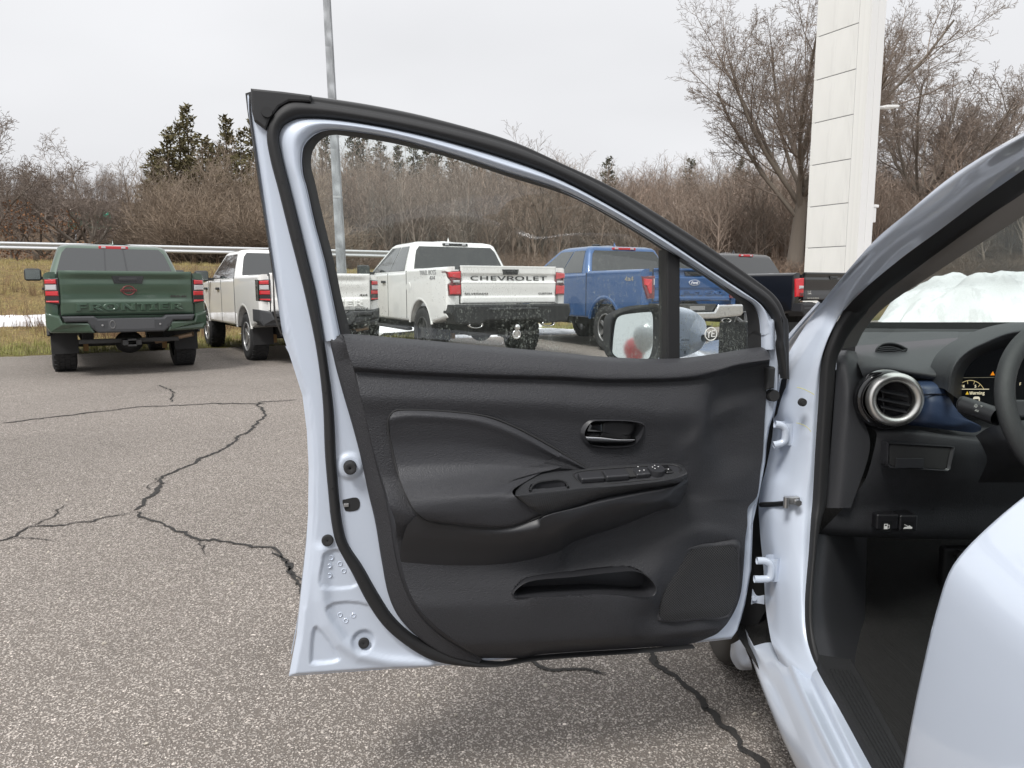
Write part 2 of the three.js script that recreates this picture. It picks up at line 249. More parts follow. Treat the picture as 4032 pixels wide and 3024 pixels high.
// tufts of dry grass, weeds and leaf litter on the verge
function blades(name, label, n, place, geo, mat, scale, tint) {
  const im = new THREE.InstancedMesh(geo, mat, n), r = rng(name.length * 7 + n), M = new THREE.Matrix4(), q = new THREE.Quaternion(), e = new THREE.Euler(), c = new THREE.Color();
  let k = 0; for (let t = 0; t < n * 6 && k < n; t++) { const p = place(r); if (!p) continue; const s = scale(r); q.setFromEuler(e.set((r() - 0.5) * 0.5, r() * 6.28, (r() - 0.5) * 0.5)); im.setMatrixAt(k, M.compose(new THREE.Vector3(p[0], p[1], p[2]), q, new THREE.Vector3(s[0], s[1], s[0]))); const t3 = tint(r, p); im.setColorAt(k, c.setRGB(t3[0], t3[1], t3[2])); k++; }
  im.count = k; im.name = name; im.castShadow = im.receiveShadow = true; scene.add(tag(im, label, 'grass', null, 'stuff')); return im;
}
const tuft = (() => { const list = [], r = rng(5); for (let k = 0; k < 9; k++) { const a = r() * 6.28, l = 0.35 + 0.65 * r(), w = 0.035, x = (r() - 0.5) * 0.4, z = (r() - 0.5) * 0.4, dx = Math.cos(a), dz = Math.sin(a), b = 0.35 * r() * l; list.push(grid((i, j) => [x + dx * b * j * j / 4 + (i - 0.5) * -dz * w * (1 - j / 2.2), l * j / 2, z + dz * b * j * j / 4 + (i - 0.5) * dx * w * (1 - j / 2.2)], 1, 2)); } return merge(list); })();
const grassMat = std(lin(1, 1, 1), 1);
blades('dry_grass', 'straw coloured dry grass on the embankment slope', 26000, (r) => { const x = -34 + 44 * r(), e = 0.2 + 17 * r() ** 1.2, z = EDGE[1] + EDGE_N[1] * e - (x - EDGE[0]) * EDGE_N[0] / EDGE_N[1] * 1 + 0 * e; const zz = EDGE[1] - ((x - EDGE[0]) * EDGE_N[0] - e) / EDGE_N[1]; if (zz < railAt(x) + 0.9) return null; return [x, landY(x, zz) - 0.01, zz]; }, tuft, grassMat, (r) => [0.16 + 0.2 * r(), 0.07 + 0.13 * r()], (r, p) => { const t = 0.75 + 0.5 * r(), e = beyond(p[0], p[2]), g = e < 2.4 ? 0.7 : 0.28 * r(); return [lerp(0.44, 0.25, g) * t, lerp(0.35, 0.29, g) * t, lerp(0.17, 0.08, g) * t]; });
blades('dead_weeds', 'brown dead weeds standing at the edge of the lot', 1500, (r) => { const x = -24 + 17.5 * r(), e = 2.2 + 9 * r() ** 1.3, zz = EDGE[1] - ((x - EDGE[0]) * EDGE_N[0] - e) / EDGE_N[1]; if (zz < railAt(x) + 1 || fbm(x * 0.5, zz * 0.5, 2) < 0.36 - 0.02 * (x + 10)) return null; return [x, landY(x, zz) - 0.02, zz]; }, tuft, grassMat, (r) => [0.14 + 0.2 * r(), 0.2 + 0.75 * r() ** 2], (r) => { const t = 0.5 + 0.6 * r(); return [0.26 * t, 0.17 * t, 0.10 * t]; });

// ---------------------------------------------------------------- trees
class Wood {                                                         // gathers tapered round limbs into one mesh
  constructor() { this.p = []; this.n = []; this.i = []; }
  limb(pts, radii, sides) {
    const base = this.p.length / 3, m = pts.length; let ref = new THREE.Vector3(0.31, 0.2, 0.93);
    for (let k = 0; k < m; k++) {
      const d = new THREE.Vector3().subVectors(pts[Math.min(m - 1, k + 1)], pts[Math.max(0, k - 1)]).normalize(), u = new THREE.Vector3().crossVectors(d, ref).normalize(), v = new THREE.Vector3().crossVectors(d, u);
      for (let s = 0; s < sides; s++) { const a = s / sides * 6.2832, nx = u.x * Math.cos(a) + v.x * Math.sin(a), ny = u.y * Math.cos(a) + v.y * Math.sin(a), nz = u.z * Math.cos(a) + v.z * Math.sin(a); this.p.push(pts[k].x + nx * radii[k], pts[k].y + ny * radii[k], pts[k].z + nz * radii[k]); this.n.push(nx, ny, nz); }
      if (k) for (let s = 0; s < sides; s++) { const a = base + (k - 1) * sides + s, b = base + (k - 1) * sides + (s + 1) % sides, c = a + sides, e = b + sides; this.i.push(a, b, e, a, e, c); }
    }
  }
  geometry() { const g = new THREE.BufferGeometry(); g.setAttribute('position', new THREE.Float32BufferAttribute(this.p, 3)); g.setAttribute('normal', new THREE.Float32BufferAttribute(this.n, 3)); g.setIndex(this.i); return g; }
}
function grow(o, r, trunk, crown, p, dir, len, rad, level) {
  const n = level === 0 ? o.trunkSegs ?? 6 : level >= o.kids.length ? 2 : level >= o.kids.length - 1 ? 3 : 5, pts = [p.clone()], radii = [rad], d = dir.clone(), up = o.up[level] ?? 0, end = level >= o.kids.length ? 0.45 : o.end ?? 0.32, wig = o.wig * (level === 0 ? 0.35 : 1);
  for (let k = 1; k <= n; k++) { d.x += (r() - 0.5) * wig; d.y += (r() - 0.5) * wig + up / n; d.z += (r() - 0.5) * wig; d.normalize(); pts.push(pts[k - 1].clone().addScaledVector(d, len / n)); radii.push(Math.max(o.fine, rad * lerp(1, end, k / n))); }
  (level <= 1 ? trunk : crown).limb(pts, radii, level === 0 ? 8 : level === 1 ? 6 : level === 2 ? 4 : 3);
  if (level >= o.kids.length) return;
  const kids = o.kids[level], from = o.from[level], spin = r() * 6.28;
  for (let c = 0; c < kids; c++) {
    const t = from + (1 - from) * ((c + r()) / kids), f = t * n, k = Math.min(n - 1, Math.floor(f)), at = pts[k].clone().lerp(pts[k + 1], f - k), axis = new THREE.Vector3().subVectors(pts[k + 1], pts[k]).normalize();
    const e1 = new THREE.Vector3(0.3, 0.1, 0.95).cross(axis).normalize(), e2 = e1.clone().cross(axis), az = spin + c * 2.4 + r() * 0.9, side = e1.multiplyScalar(Math.cos(az)).addScaledVector(e2, Math.sin(az)), ang = o.angle[level] * (0.65 + 0.7 * r());
    const nd = axis.multiplyScalar(Math.cos(ang)).addScaledVector(side, Math.sin(ang)); if (level > 0 && nd.y < -0.35) nd.y *= 0.2;
    grow(o, r, trunk, crown, at, nd.normalize(), len * o.ratio[level] * (0.7 + 0.55 * r()) * (1.12 - 0.5 * t * (level > 0 ? 1 : 0.4)), Math.max(o.fine, radii[k] * (o.thin ?? 0.55) * (0.75 + 0.4 * r())), level + 1);
  }
}
function treeGeometry(o) { const trunk = new Wood(), crown = new Wood(), r = rng(o.seed); for (let k = 0; k < (o.stems ?? 1); k++) grow(o, r, trunk, crown, new THREE.Vector3((r() - 0.5) * 0.3 * (o.stems > 1), -0.2, (r() - 0.5) * 0.3 * (o.stems > 1)), new THREE.Vector3((r() - 0.5) * (o.lean ?? 0.15), 1, (r() - 0.5) * (o.lean ?? 0.15)).normalize(), o.trunk, o.rad, 0); return { trunk: trunk.geometry(), crown: crown.geometry() }; }
const barkTex = texture(128, (x, y) => { const v = 0.7 + 0.7 * (fbm(x / 5, y / 22, 3) - 0.45); return [v, v * 0.96, v * 0.92]; }, { srgb: true });
const bark = (r, g, b) => std(lin(r, g, b), 1);
const barkGrey = bark(0.20, 0.17, 0.14), twigGrey = bark(0.245, 0.20, 0.168), twigBrown = bark(0.165, 0.115, 0.085), barkBrown = bark(0.14, 0.105, 0.075);
function tree(name, label, g, mats, [x, z], turn, scale, group, y = landY(x, z)) {
  const t = thing(name, label, 'tree', [x, y, z], turn, group); t.scale.set(scale[0], scale[1], scale[0]);
  mesh('trunk', g.trunk, mats[0], t); mesh('crown', g.crown, mats[1], t); return t;
}
const at = (px, dist) => [(px - 1106) / 1580 * dist, -dist];          // a bearing (picture column) and a distance to a place on the ground
const oak = treeGeometry({ seed: 12, trunk: 7.6, rad: 0.72, kids: [13, 10, 9, 7, 4], from: [0.62, 0.2, 0.15, 0.12, 0.1], angle: [0.80, 0.6, 0.68, 0.75, 0.85], ratio: [1.62, 0.46, 0.46, 0.46, 0.5], up: [0, 0.42, 0.3, 0.2, 0.1], wig: 0.28, fine: 0.011, thin: 0.46, trunkSegs: 5, end: 0.45, lean: 0.04 });
const oakB = treeGeometry({ seed: 8, trunk: 6.0, rad: 0.55, kids: [11, 9, 8, 6, 4], from: [0.6, 0.22, 0.15, 0.12, 0.1], angle: [0.82, 0.6, 0.68, 0.75, 0.85], ratio: [1.7, 0.46, 0.46, 0.48, 0.5], up: [0, 0.4, 0.3, 0.2, 0.1], wig: 0.34, fine: 0.013, thin: 0.46, trunkSegs: 5, end: 0.45, lean: 0.06 });
const maple = treeGeometry({ seed: 33, trunk: 3.0, rad: 0.3, kids: [6, 7, 7, 5, 4], from: [0.45, 0.25, 0.2, 0.15, 0.1], angle: [0.6, 0.7, 0.7, 0.75, 0.8], ratio: [1.55, 0.55, 0.52, 0.5, 0.5], up: [0, 0.4, 0.25, 0.1, 0], wig: 0.5, fine: 0.009, thin: 0.58, end: 0.35 });
const mapleB = treeGeometry({ seed: 57, trunk: 2.6, rad: 0.26, kids: [5, 7, 7, 5, 4], from: [0.4, 0.25, 0.2, 0.15, 0.1], angle: [0.65, 0.75, 0.7, 0.75, 0.8], ratio: [1.8, 0.5, 0.5, 0.5, 0.5], up: [0, 0.5, 0.25, 0.1, 0], wig: 0.6, fine: 0.011, thin: 0.58, end: 0.35 });
tree('oak_tree', 'huge bare spreading tree whose crown is cut by the white pylon', oak, [barkGrey, twigGrey], at(1706, 58), 1.5, [1.0, 1.04]);
tree('oak_tree', 'wide bare tree to the right of the white pylon', oakB, [barkGrey, twigGrey], at(1968, 74), 2.1, [1.2, 1.08]);
tree('oak_tree', 'bare tree beside the wide tree, half hidden by the windscreen pillar', oakB, [barkGrey, twigGrey], at(2120, 88), 4.0, [1.2, 1.05]);
const leftTrees = [[2, 40, maple, 0.85, 1.06, 0.4], [46, 46, mapleB, 0.85, 0.84, 1.5], [102, 43, mapleB, 0.9, 0.76, 2.7], [146, 44, maple, 0.95, 0.80, 3.9], [204, 41, maple, 0.92, 0.76, 5.3], [250, 50, mapleB, 0.8, 0.76, 0.9], [296, 56, maple, 0.7, 0.64, 2.0]];
leftTrees.forEach(([px, d, g, s, sy, turn], k) => tree('bare_tree', k === 0 ? 'tallest leafless tree behind the guardrail, farthest from the evergreens' : k === 6 ? 'small leafless tree standing closest to the evergreen clump' : 'leafless branching tree in the middle of the row behind the guardrail', g, [barkGrey, twigGrey], at(px, d), turn, [s, sy], 'bare trees behind the guardrail', 1.8));

// evergreens: whorls of drooping boughs covered with needle sprays
function coniferGeometry(seed, h, spread, gaps) {
  const r = rng(seed), trunk = new Wood(), crown = []; trunk.limb([new THREE.Vector3(0, -0.2, 0), new THREE.Vector3(0.05, h * 0.5, 0), new THREE.Vector3(0, h, 0)], [h * 0.018, h * 0.011, 0.02], 6);
  const pos = [], idx = [];
  const spray = (p, d, s) => { const b = pos.length / 3, u = new THREE.Vector3(r() - 0.5, r() - 0.5, r() - 0.5).cross(d).normalize(); const a = p.clone().addScaledVector(u, s * 0.4), c = p.clone().addScaledVector(u, -s * 0.4), e = p.clone().addScaledVector(d, s * (1 + 0.5 * r())); pos.push(a.x, a.y, a.z, c.x, c.y, c.z, e.x, e.y, e.z); idx.push(b, b + 1, b + 2); };
  for (let y = h * 0.16; y < h; y += h * 0.017) {
    const k = 1 - y / h, reach = spread * (0.12 + k ** 0.8) * (0.6 + 0.6 * r()), n = 3 + (r() * 3 | 0);
    for (let q = 0; q < n; q++) { if (r() < gaps) continue; const a = r() * 6.28, droop = 0.12 + 0.3 * k, L = reach * (0.55 + 0.5 * r()), dir = new THREE.Vector3(Math.cos(a), 0.25 - droop, Math.sin(a)).normalize(), p = new THREE.Vector3(0, y, 0), pts = [p.clone()];
      for (let t = 1; t <= 4; t++) pts.push(p.clone().addScaledVector(dir, L * t / 4).add(new THREE.Vector3(0, 0.06 * t * t * L / 8, 0))); trunk.limb(pts, [0.03, 0.025, 0.02, 0.015, 0.008], 3);
      const m = 10 + L * 16 | 0; for (let t = 0; t < m; t++) { const f = 0.18 + 0.82 * Math.sqrt(r()), at = p.clone().addScaledVector(dir, L * f).add(new THREE.Vector3((r() - 0.5) * 0.55, (r() - 0.35) * 0.4 + 0.06 * f * f * L * 2, (r() - 0.5) * 0.55)); if (r() < 0.25) continue; spray(at, new THREE.Vector3(dir.x + (r() - 0.5) * 1.6, dir.y + (r() - 0.2) * 1.3, dir.z + (r() - 0.5) * 1.6).normalize(), 0.14 + 0.18 * r()); } }
  }
  const g = new THREE.BufferGeometry(); g.setAttribute('position', new THREE.Float32BufferAttribute(pos, 3)); g.setIndex(idx); const q = g.toNonIndexed(); q.computeVertexNormals(); return { trunk: trunk.geometry(), crown: q };
}
const needles = std(lin(0.125, 0.108, 0.052), 1, { side: THREE.DoubleSide }), needlesDark = std(lin(0.10, 0.098, 0.06), 1, { side: THREE.DoubleSide });
const pineA = coniferGeometry(3, 11, 2.5, 0.42), pineB = coniferGeometry(9, 11, 2.0, 0.5), pineC = coniferGeometry(14, 11, 1.4, 0.3);
[[352, 62, pineA, 0.95, 0.90], [385, 60, pineB, 1.0, 1.06], [412, 61, pineA, 0.95, 1.12], [430, 63, pineC, 1.0, 1.28], [458, 60, pineA, 1.1, 1.0], [488, 66, pineB, 1.1, 1.02], [509, 63, pineC, 1.05, 1.2], [540, 62, pineA, 1.0, 1.08], [570, 60, pineB, 1.1, 1.1], [372, 58, pineA, 0.9, 0.62], [440, 57, pineB, 1.1, 0.75], [500, 57, pineA, 1.1, 0.7], [610, 62, pineA, 1, 1], [365, 64, pineC, 1.1, 0.98], [400, 66, pineA, 1.1, 0.95], [470, 65, pineC, 1.1, 1.05], [525, 66, pineA, 1.1, 0.98], [345, 60, pineB, 0.9, 0.7]].forEach(([px, d, g, s, sy], k) => tree('evergreen_tree', 'dark olive evergreen in the clump left of the open car door', g, [barkBrown, needles], at(px, d), k * 1.3, [s, sy], 'evergreens behind the guardrail', 1.8));
[[716, 108, pineB, 1.2, 1.34], [772, 112, pineA, 1.3, 1.34], [795, 112, pineA, 1.3, 1.42], [830, 116, pineA, 1.2, 1.25], [900, 112, pineA, 1.2, 1.2], [868, 118, pineC, 1.3, 1.2], [928, 110, pineC, 1.4, 1.2], [950, 114, pineC, 1.4, 1.25], [982, 112, pineC, 1.4, 1.15], [1035, 116, pineB, 1.3, 1.15], [1308, 112, pineA, 1.1, 1.05], [1480, 118, pineA, 1.1, 0.95], [1585, 120, pineB, 1.1, 0.95]].forEach(([px, d, g, s, sy], k) => tree('hill_pine', 'pine standing above the bare woods on the ridge', g, [barkBrown, needlesDark], at(px, d), k * 2.1, [s, sy], 'pines along the wooded ridge'));

// the woods on the hill: too many slender bare trees to count
const thicket = [0, 1, 2, 3].map((k) => { const g = treeGeometry({ seed: 100 + k * 7, trunk: 7.5 + k * 0.7, rad: 0.12, kids: [15, 6, 4], from: [0.22, 0.2, 0.2], angle: [0.55, 0.6, 0.7], ratio: [0.34, 0.45, 0.5], up: [0, 0.8, 0.4], wig: 0.3, fine: 0.010, thin: 0.5, end: 0.25, trunkSegs: 5, lean: 0.14 }); return mergeGeometries([g.trunk, g.crown]); });
const shrub = [0, 1].map((k) => { const g = treeGeometry({ seed: 200 + k * 9, stems: 7, trunk: 2.4, rad: 0.024, lean: 1.3, kids: [7, 6], from: [0.2, 0.2], angle: [0.6, 0.7], ratio: [0.5, 0.5], up: [0, 0.4], wig: 0.5, fine: 0.006, thin: 0.6, end: 0.4, trunkSegs: 3 }); return mergeGeometries([g.trunk, g.crown]); });
function woods(name, label, geos, n, place, tint, seed) {
  const r = rng(seed), lists = geos.map(() => []);
  for (let t = 0, k = 0; t < n * 4 && k < n; t++) { const p = place(r); if (p) { lists[(r() * geos.length) | 0].push([p, r() * 6.28, tint(r)]); k++; } }
  geos.forEach((g, i) => { const im = new THREE.InstancedMesh(g, std(lin(1, 1, 1), 1), lists[i].length), M = new THREE.Matrix4(), q = new THREE.Quaternion(), e = new THREE.Euler(), c = new THREE.Color();
    lists[i].forEach(([p, a, col], k) => { q.setFromEuler(e.set(0, a, 0)); im.setMatrixAt(k, M.compose(new THREE.Vector3(p[0], p[1], p[2]), q, new THREE.Vector3(p[3], p[4], p[3]))); im.setColorAt(k, c.setRGB(...col)); });
    im.name = numbered(name); im.castShadow = im.receiveShadow = true; scene.add(tag(im, label, 'woods', 'the wooded hill behind the lot', 'stuff')); });
}
woods('woodland', 'grey brown leafless woods covering the hill', thicket, 3000, (r) => { const px = 560 + 1800 * r(), d = 62 + 85 * r() ** 0.8, [x, z] = at(px, d); const s = 0.8 + 0.5 * r(); return [x, landY(x, z) - 0.1, z, s, s * (px > 1250 ? 0.68 : 0.78) * (0.62 + 0.55 * r() ** 1.3)]; }, (r) => { const t = 0.75 + 0.6 * r(), w = r(); return [lerp(0.26, 0.30, w) * t, lerp(0.22, 0.228, w) * t, lerp(0.185, 0.18, w) * t]; }, 71);
woods('underbrush', 'reddish brown tangled brush at the foot of the woods', shrub, 1000, (r) => { const far = r() < 0.75, px = far ? 300 + 1950 * r() : 1150 + 1100 * r(), d = far ? 52 + 40 * r() : 46 + 20 * r(), [x, z] = at(px, d); if (px < 640 && d < 52) return null; const s = 0.7 + 0.7 * r(); return [x, landY(x, z) - 0.1, z, s, s * (0.22 + 0.4 * r())]; }, (r) => { const t = 0.7 + 0.6 * r(), w = r(); return [lerp(0.20, 0.24, w) * t, lerp(0.155, 0.165, w) * t, lerp(0.125, 0.115, w) * t]; }, 72);
woods('roadside_brush', 'tangled brown brush under the evergreens', shrub, 420, (r) => { const px = -60 + 780 * r(), d = 40 + 20 * r(), [x, z] = at(px, d); if (px < 310 && r() < 0.75) return null; const s = (px > 330 ? 1.2 : 0.5) * (0.8 + 0.8 * r()); return [x, 1.9, z, s, s * (px > 330 ? 0.42 + 0.42 * r() : 0.45 + 0.3 * r())]; }, (r) => { const t = 0.7 + 0.6 * r(); return [0.22 * t, 0.17 * t, 0.125 * t]; }, 73);
woods('sapling', 'slender brown saplings growing among the evergreens', thicket, 150, (r) => { const px = 300 + 380 * r(), d = 50 + 9 * r(), [x, z] = at(px, d); const s = 0.5 + 0.25 * r(); return [x, 1.7, z, s * 1.3, s]; }, (r) => { const t = 0.8 + 0.6 * r(); return [0.27 * t, 0.215 * t, 0.165 * t]; }, 75);
woods('far_woods', 'hazy leafless woods on the far ridge', thicket, 420, (r) => { const px = -120 + 900 * r(), d = 230 + 180 * r(), [x, z] = at(px, d); return [x, landY(x, z) - 1, z, 1.6, 1.1 + 0.5 * r()]; }, (r) => { const t = 0.8 + 0.5 * r(); return [0.2 * t, 0.17 * t, 0.15 * t]; }, 74);
// a few withered oak leaves still hanging at the left
{
  const lf = new THREE.CircleGeometry(0.045, 5), im = new THREE.InstancedMesh(lf, std(lin(0.28, 0.15, 0.08), 1, { side: THREE.DoubleSide }), 1200), r = rng(91), M = new THREE.Matrix4(), q = new THREE.Quaternion(), e = new THREE.Euler();
  for (let k = 0; k < 1200; k++) { const c = k % 10, px = -20 + (c * 37) % 250, h = 2.3 + ((c * 53) % 100) / 100 * 3.6, [x, z] = at(px + (r() - 0.5) * 60, 38.5 + 3 * r()); q.setFromEuler(e.set(r() * 6, r() * 6, 0)); im.setMatrixAt(k, M.compose(new THREE.Vector3(x, h + (r() - 0.5) * 1.0, z), q, new THREE.Vector3(1, 1.4, 1))); }
  im.name = 'withered_leaves'; im.castShadow = true; scene.add(tag(im, 'withered orange leaves on the bare trees', 'leaves', null, 'stuff'));
}

// ---------------------------------------------------------------- guardrail, light pole, pylon, snow, road sign
const galv = std(lin(0.5, 0.515, 0.53), 0.6, { metalness: 0.3 }), galvDull = std(lin(0.42, 0.43, 0.44), 0.7, { metalness: 0.2 });
{
  const t = thing('guardrail', 'galvanised steel guardrail on posts along the embankment road', 'guardrail', [-22, 0, -31]);
  const top = (x) => bankY(x) + 0.15;
  const prof = [[0, 0.0], [0.012, 0.0], [0.06, 0.04], [0.055, 0.1], [0, 0.14], [0, 0.175], [0.055, 0.215], [0.06, 0.275], [0.012, 0.315], [0, 0.315]];
  const N = 110; mesh('rail', grid((i, j) => { const x = -58 + 57 * i / N, p = prof[j]; return [x + 22, top(x) + 0.5 + p[1], railAt(x) + 31 + p[0]]; }, N, prof.length - 1), galv, t);
  const backRail = grid((i, j) => { const x = -58 + 57 * i / N, p = prof[j]; return [x + 22, top(x) + 0.5 + p[1], railAt(x) + 31 - 0.005]; }, N, prof.length - 1); mesh('rail', backRail, galvDull, t);
  const post = merge([box(-0.05, 0.05, -0.6, 0.82, -0.09, -0.012)]);
  for (let x = -57.2; x < -1; x += 3.81) { const m = mesh('post', post, galvDull, t); m.position.set(x + 22, top(x), railAt(x) + 31); }
}
{
  const base = [[-3.5784,0.8919,-15.6]][0], up = [[-3.7287,6.9857,-15.6]][0];
  const lean = [up[0] - base[0], up[1] - base[1]], k = 1.0, foot = [base[0] - lean[0] * (base[1] + 0.1) / lean[1], -0.1, base[2]], H = 8.6;
  const t = thing('light_pole', 'tall slim galvanised lamp post behind the white pickup', 'lamp post', foot);
  const sq = (y, r) => [[-r, -r], [r, -r], [r, r], [-r, r]].map(([a, b]) => [a + lean[0] / lean[1] * y, y, b]);
  const rings = [sq(0, 0.088), sq(2.2, 0.084), sq(4.5, 0.074), sq(H, 0.06)], pos = [];
  const g = grid((i, j) => { const q = rings[j], a = q[i % 4]; return a; }, 4, 3, (p, i, j) => [i * 0.16, rings[j][0][1]]).toNonIndexed(); g.computeVertexNormals();
  mesh('shaft', g, std(lin(0.50, 0.52, 0.53), 0.6, { metalness: 0.3, map: texture(128, (x, y) => { const v = 0.82 + 0.45 * (fbm(x / 12, y / 26, 4) - 0.45); return [v, v, v * 1.01]; }, { srgb: true, repeat: 1 }) }), t);
  mesh('base_plate', box(-0.2, 0.2, 0, 0.06, -0.2, 0.2, 0.01), galvDull, t);
  mesh('band', box(-0.083 + lean[0] / lean[1] * 3, 0.083 + lean[0] / lean[1] * 3, 3.02, 3.06, -0.083, 0.083), galvDull, t);
  mesh('luminaire', merge([box(-0.35, 0.35, H, H + 0.08, -0.1, 0.1, 0.02)]).translate(lean[0] / lean[1] * H, 0, 0), galvDull, t);
}
{
  const foot = [[9.5615,1.3441,-20.6]][0], a = THREE.MathUtils.degToRad(29);
  const t = thing('sign_pylon', 'tall white panelled sign pylon behind the black pickup', 'pylon', [foot[0], -0.2, foot[2]], a);
  const white = std(lin(0.80, 0.80, 0.79), 0.55), streak = texture(256, (x, y) => { const v = 0.97 + 0.05 * (fbm(x / 20, y / 90, 4) - 0.45) - 0.02 * smooth(0.5, 0.62, fbm(x / 8, y / 70 + 20, 3)); return [v, v, v * 0.99]; }, { srgb: true, repeat: 0.45 });
  const clad = std(lin(0.80, 0.80, 0.79), 0.5, { map: streak }), Wd = 1.72, Th = 0.62, step = 1.19, y0 = 0.62;
  mesh('core', box(0.012, Th - 0.02, 0, 13, -Wd + 0.02, -0.02), std(lin(0.25, 0.25, 0.26), 0.8), t);
  const yAt = [-0.02]; for (let k = 0; k < 12; k++) yAt.push(y0 + 0.0 + k * step + 0.62);
  for (let k = 0; k < 11; k++) mesh('panel', box(0, 0.03, (k ? yAt[k] : 0.05) + 0.012, yAt[k + 1] - 0.012, -Wd, -0.36, 0.004), clad, t);
  mesh('corner_panel', box(0.004, 0.034, 0.05, 13.2, -0.352, 0, 0.004), clad, t).userData.label = 'plain white strip beside the panels';
  for (let k = 0; k < 11; k++) mesh('reveal_filler', box(0.006, 0.025, yAt[k + 1] - 0.012, yAt[k + 1] + 0.012, -Wd, -Wd + 0.09), clad, t);
  mesh('side_panel', box(0.034, 0.3, 0.05, 13.2, -0.012, 0.004, 0.003), white, t); mesh('side_panel', box(0.315, Th, 0.05, 13.2, -0.02, 0.0, 0.003), white, t);
  mesh('back_panel', box(Th - 0.016, Th, 0.05, 13.2, -Wd, -0.03, 0.003), white, t);
  const arm = mesh('flood_lamp', merge([box(0, 0.5, 0, 0.05, -0.04, 0.04, 0.015), box(0.42, 0.95, -0.015, 0.06, -0.13, 0.13, 0.02)]), white, t); arm.position.set(Th, 6.2, -0.2); arm.rotation.z = 0.12;
  const cam = mesh('camera_bracket', merge([box(0, 0.16, 0.1, 0.16, -0.05, 0.05, 0.01), box(0.08, 0.34, 0.16, 0.24, -0.08, 0.08, 0.02), box(0.1, 0.26, -0.25, 0.16, -0.06, 0.06, 0.02)]), white, t); cam.position.set(Th, 3.35, -0.15);
}
const snowMat = std(lin(0.82, 0.84, 0.86), 0.95), snowDirty = std(lin(1, 1, 1), 0.95, { map: texture(256, (x, y) => { const v = 0.95 - 0.05 * smooth(0.5, 0.66, fbm(x / 14, y / 22, 4)) + 0.05 * (R0() - 0.5); return [v, v, v * 1.01]; }, { srgb: true, repeat: 0.4 }) });
function snow(name, label, [cx, cz], rx, rz, h, turn, seed, rough = 0.5, y = landY(cx, cz)) {
  const n = 44, g = grid((i, j) => { const u = i / n * 2 - 1, v = j / n * 2 - 1, q = Math.hypot(u, v * 0.98), f = fbm(u * 2.2 + seed, v * 2.2 + seed, 4) - 0.45, k = fbm(u * 7 + seed, v * 7, 3) - 0.45; const edge = 0.92 + f * 0.7; const hh = h * Math.max(0, 1 - (q / edge) ** 2.2) ** 0.75 * (1 + rough * f * 2.0 + 0.22 * k); return [u * rx, q < edge ? hh : -0.12, v * rz]; }, n, n, (p) => [p[0], p[2]]);
  const m = mesh(name, g, snowDirty); m.position.set(cx, y, cz); m.rotation.y = turn; return tag(m, label, 'snow');
}
snow('snow_bank', 'low bank of old snow along the verge left of the green pickup', [[-11.8837,-16.374]][0], 3.2, 0.8, 0.17, 0.56, 3);
snow('snow_patch', 'flat patch of snow on the verge in front of the parked pickups', [[-2.7047,-18.9205]][0], 4.2, 1.2, 0.16, 0.56, 8);
snow('snow_patch', 'patch of snow between the white and the blue pickup noses', [[0.0459,-18.1677]][0], 2.6, 0.8, 0.14, 0.56, 12);
snow('snow_pile', 'big ploughed heap of snow seen through the windscreen', [16.3, -24.5], 4.1, 2.6, 1.7, 0.15, 21, 0.4, -0.1);
snow('snow_patch', 'small patch of melting snow before the big snow heap', [11.6, -20.6], 1.5, 0.7, 0.2, 0.2, 30, 0.5, -0.12);
snow('snow_patch', 'long flat patch of snow on turf before the snow heap', [15.6, -20.4], 3.0, 0.9, 0.2, 0.1, 33, 0.5, -0.12);
{
  const p = at(212, 120); const t = thing('road_sign', 'small green highway sign far off between the bare trees', 'sign', [p[0], 4.0, p[1]]);
  mesh('sign_board', box(-3.4, 3.4, 6.4, 9.0, -0.05, 0.05, 0.03), std(lin(0.03, 0.22, 0.14), 0.6), t); for (const s of [-2.4, 2.4]) mesh('post', box(s - 0.1, s + 0.1, -3, 6.4, -0.1, 0.1), galvDull, t);
}

// ---------------------------------------------------------------- pickups
const rubber = std(lin(0.028, 0.028, 0.029), 0.85), darkPlastic = std(lin(0.035, 0.036, 0.038), 0.62), blackGloss = phys(lin(0.012, 0.012, 0.013), 0.25, { clearcoat: 0.6, clearcoatRoughness: 0.08 }), chrome = std(lin(0.78, 0.78, 0.78), 0.16, { metalness: 1 }), steel = std(lin(0.5, 0.5, 0.5), 0.35, { metalness: 0.9 }), underside = std(lin(0.02, 0.02, 0.02), 0.95);
const lensRed = phys(lin(0.55, 0.012, 0.02), 0.18, { clearcoat: 1, clearcoatRoughness: 0.05 }), lensDark = phys(lin(0.12, 0.01, 0.014), 0.15, { clearcoat: 1, clearcoatRoughness: 0.05 }), lensClear = phys(lin(0.55, 0.55, 0.56), 0.12, { clearcoat: 1, clearcoatRoughness: 0.04, metalness: 0.2 });
const autoGlass = phys(lin(0.018, 0.02, 0.02), 0.06, { clearcoat: 1, clearcoatRoughness: 0.02 });
const paint = (r, g, b, metal = 0.25) => phys(lin(r, g, b), 0.38, { metalness: metal, clearcoat: 1, clearcoatRoughness: 0.05 });
const csg = new Evaluator();
const treadBump = texture(256, (x, y) => { const row = Math.floor(y / 32), s = (x + (row & 1) * 22 + 6 * Math.sin(y / 10)) % 44; const v = s < 34 && (y % 32) < 27 ? 1 : 0; return [v, v, v]; });
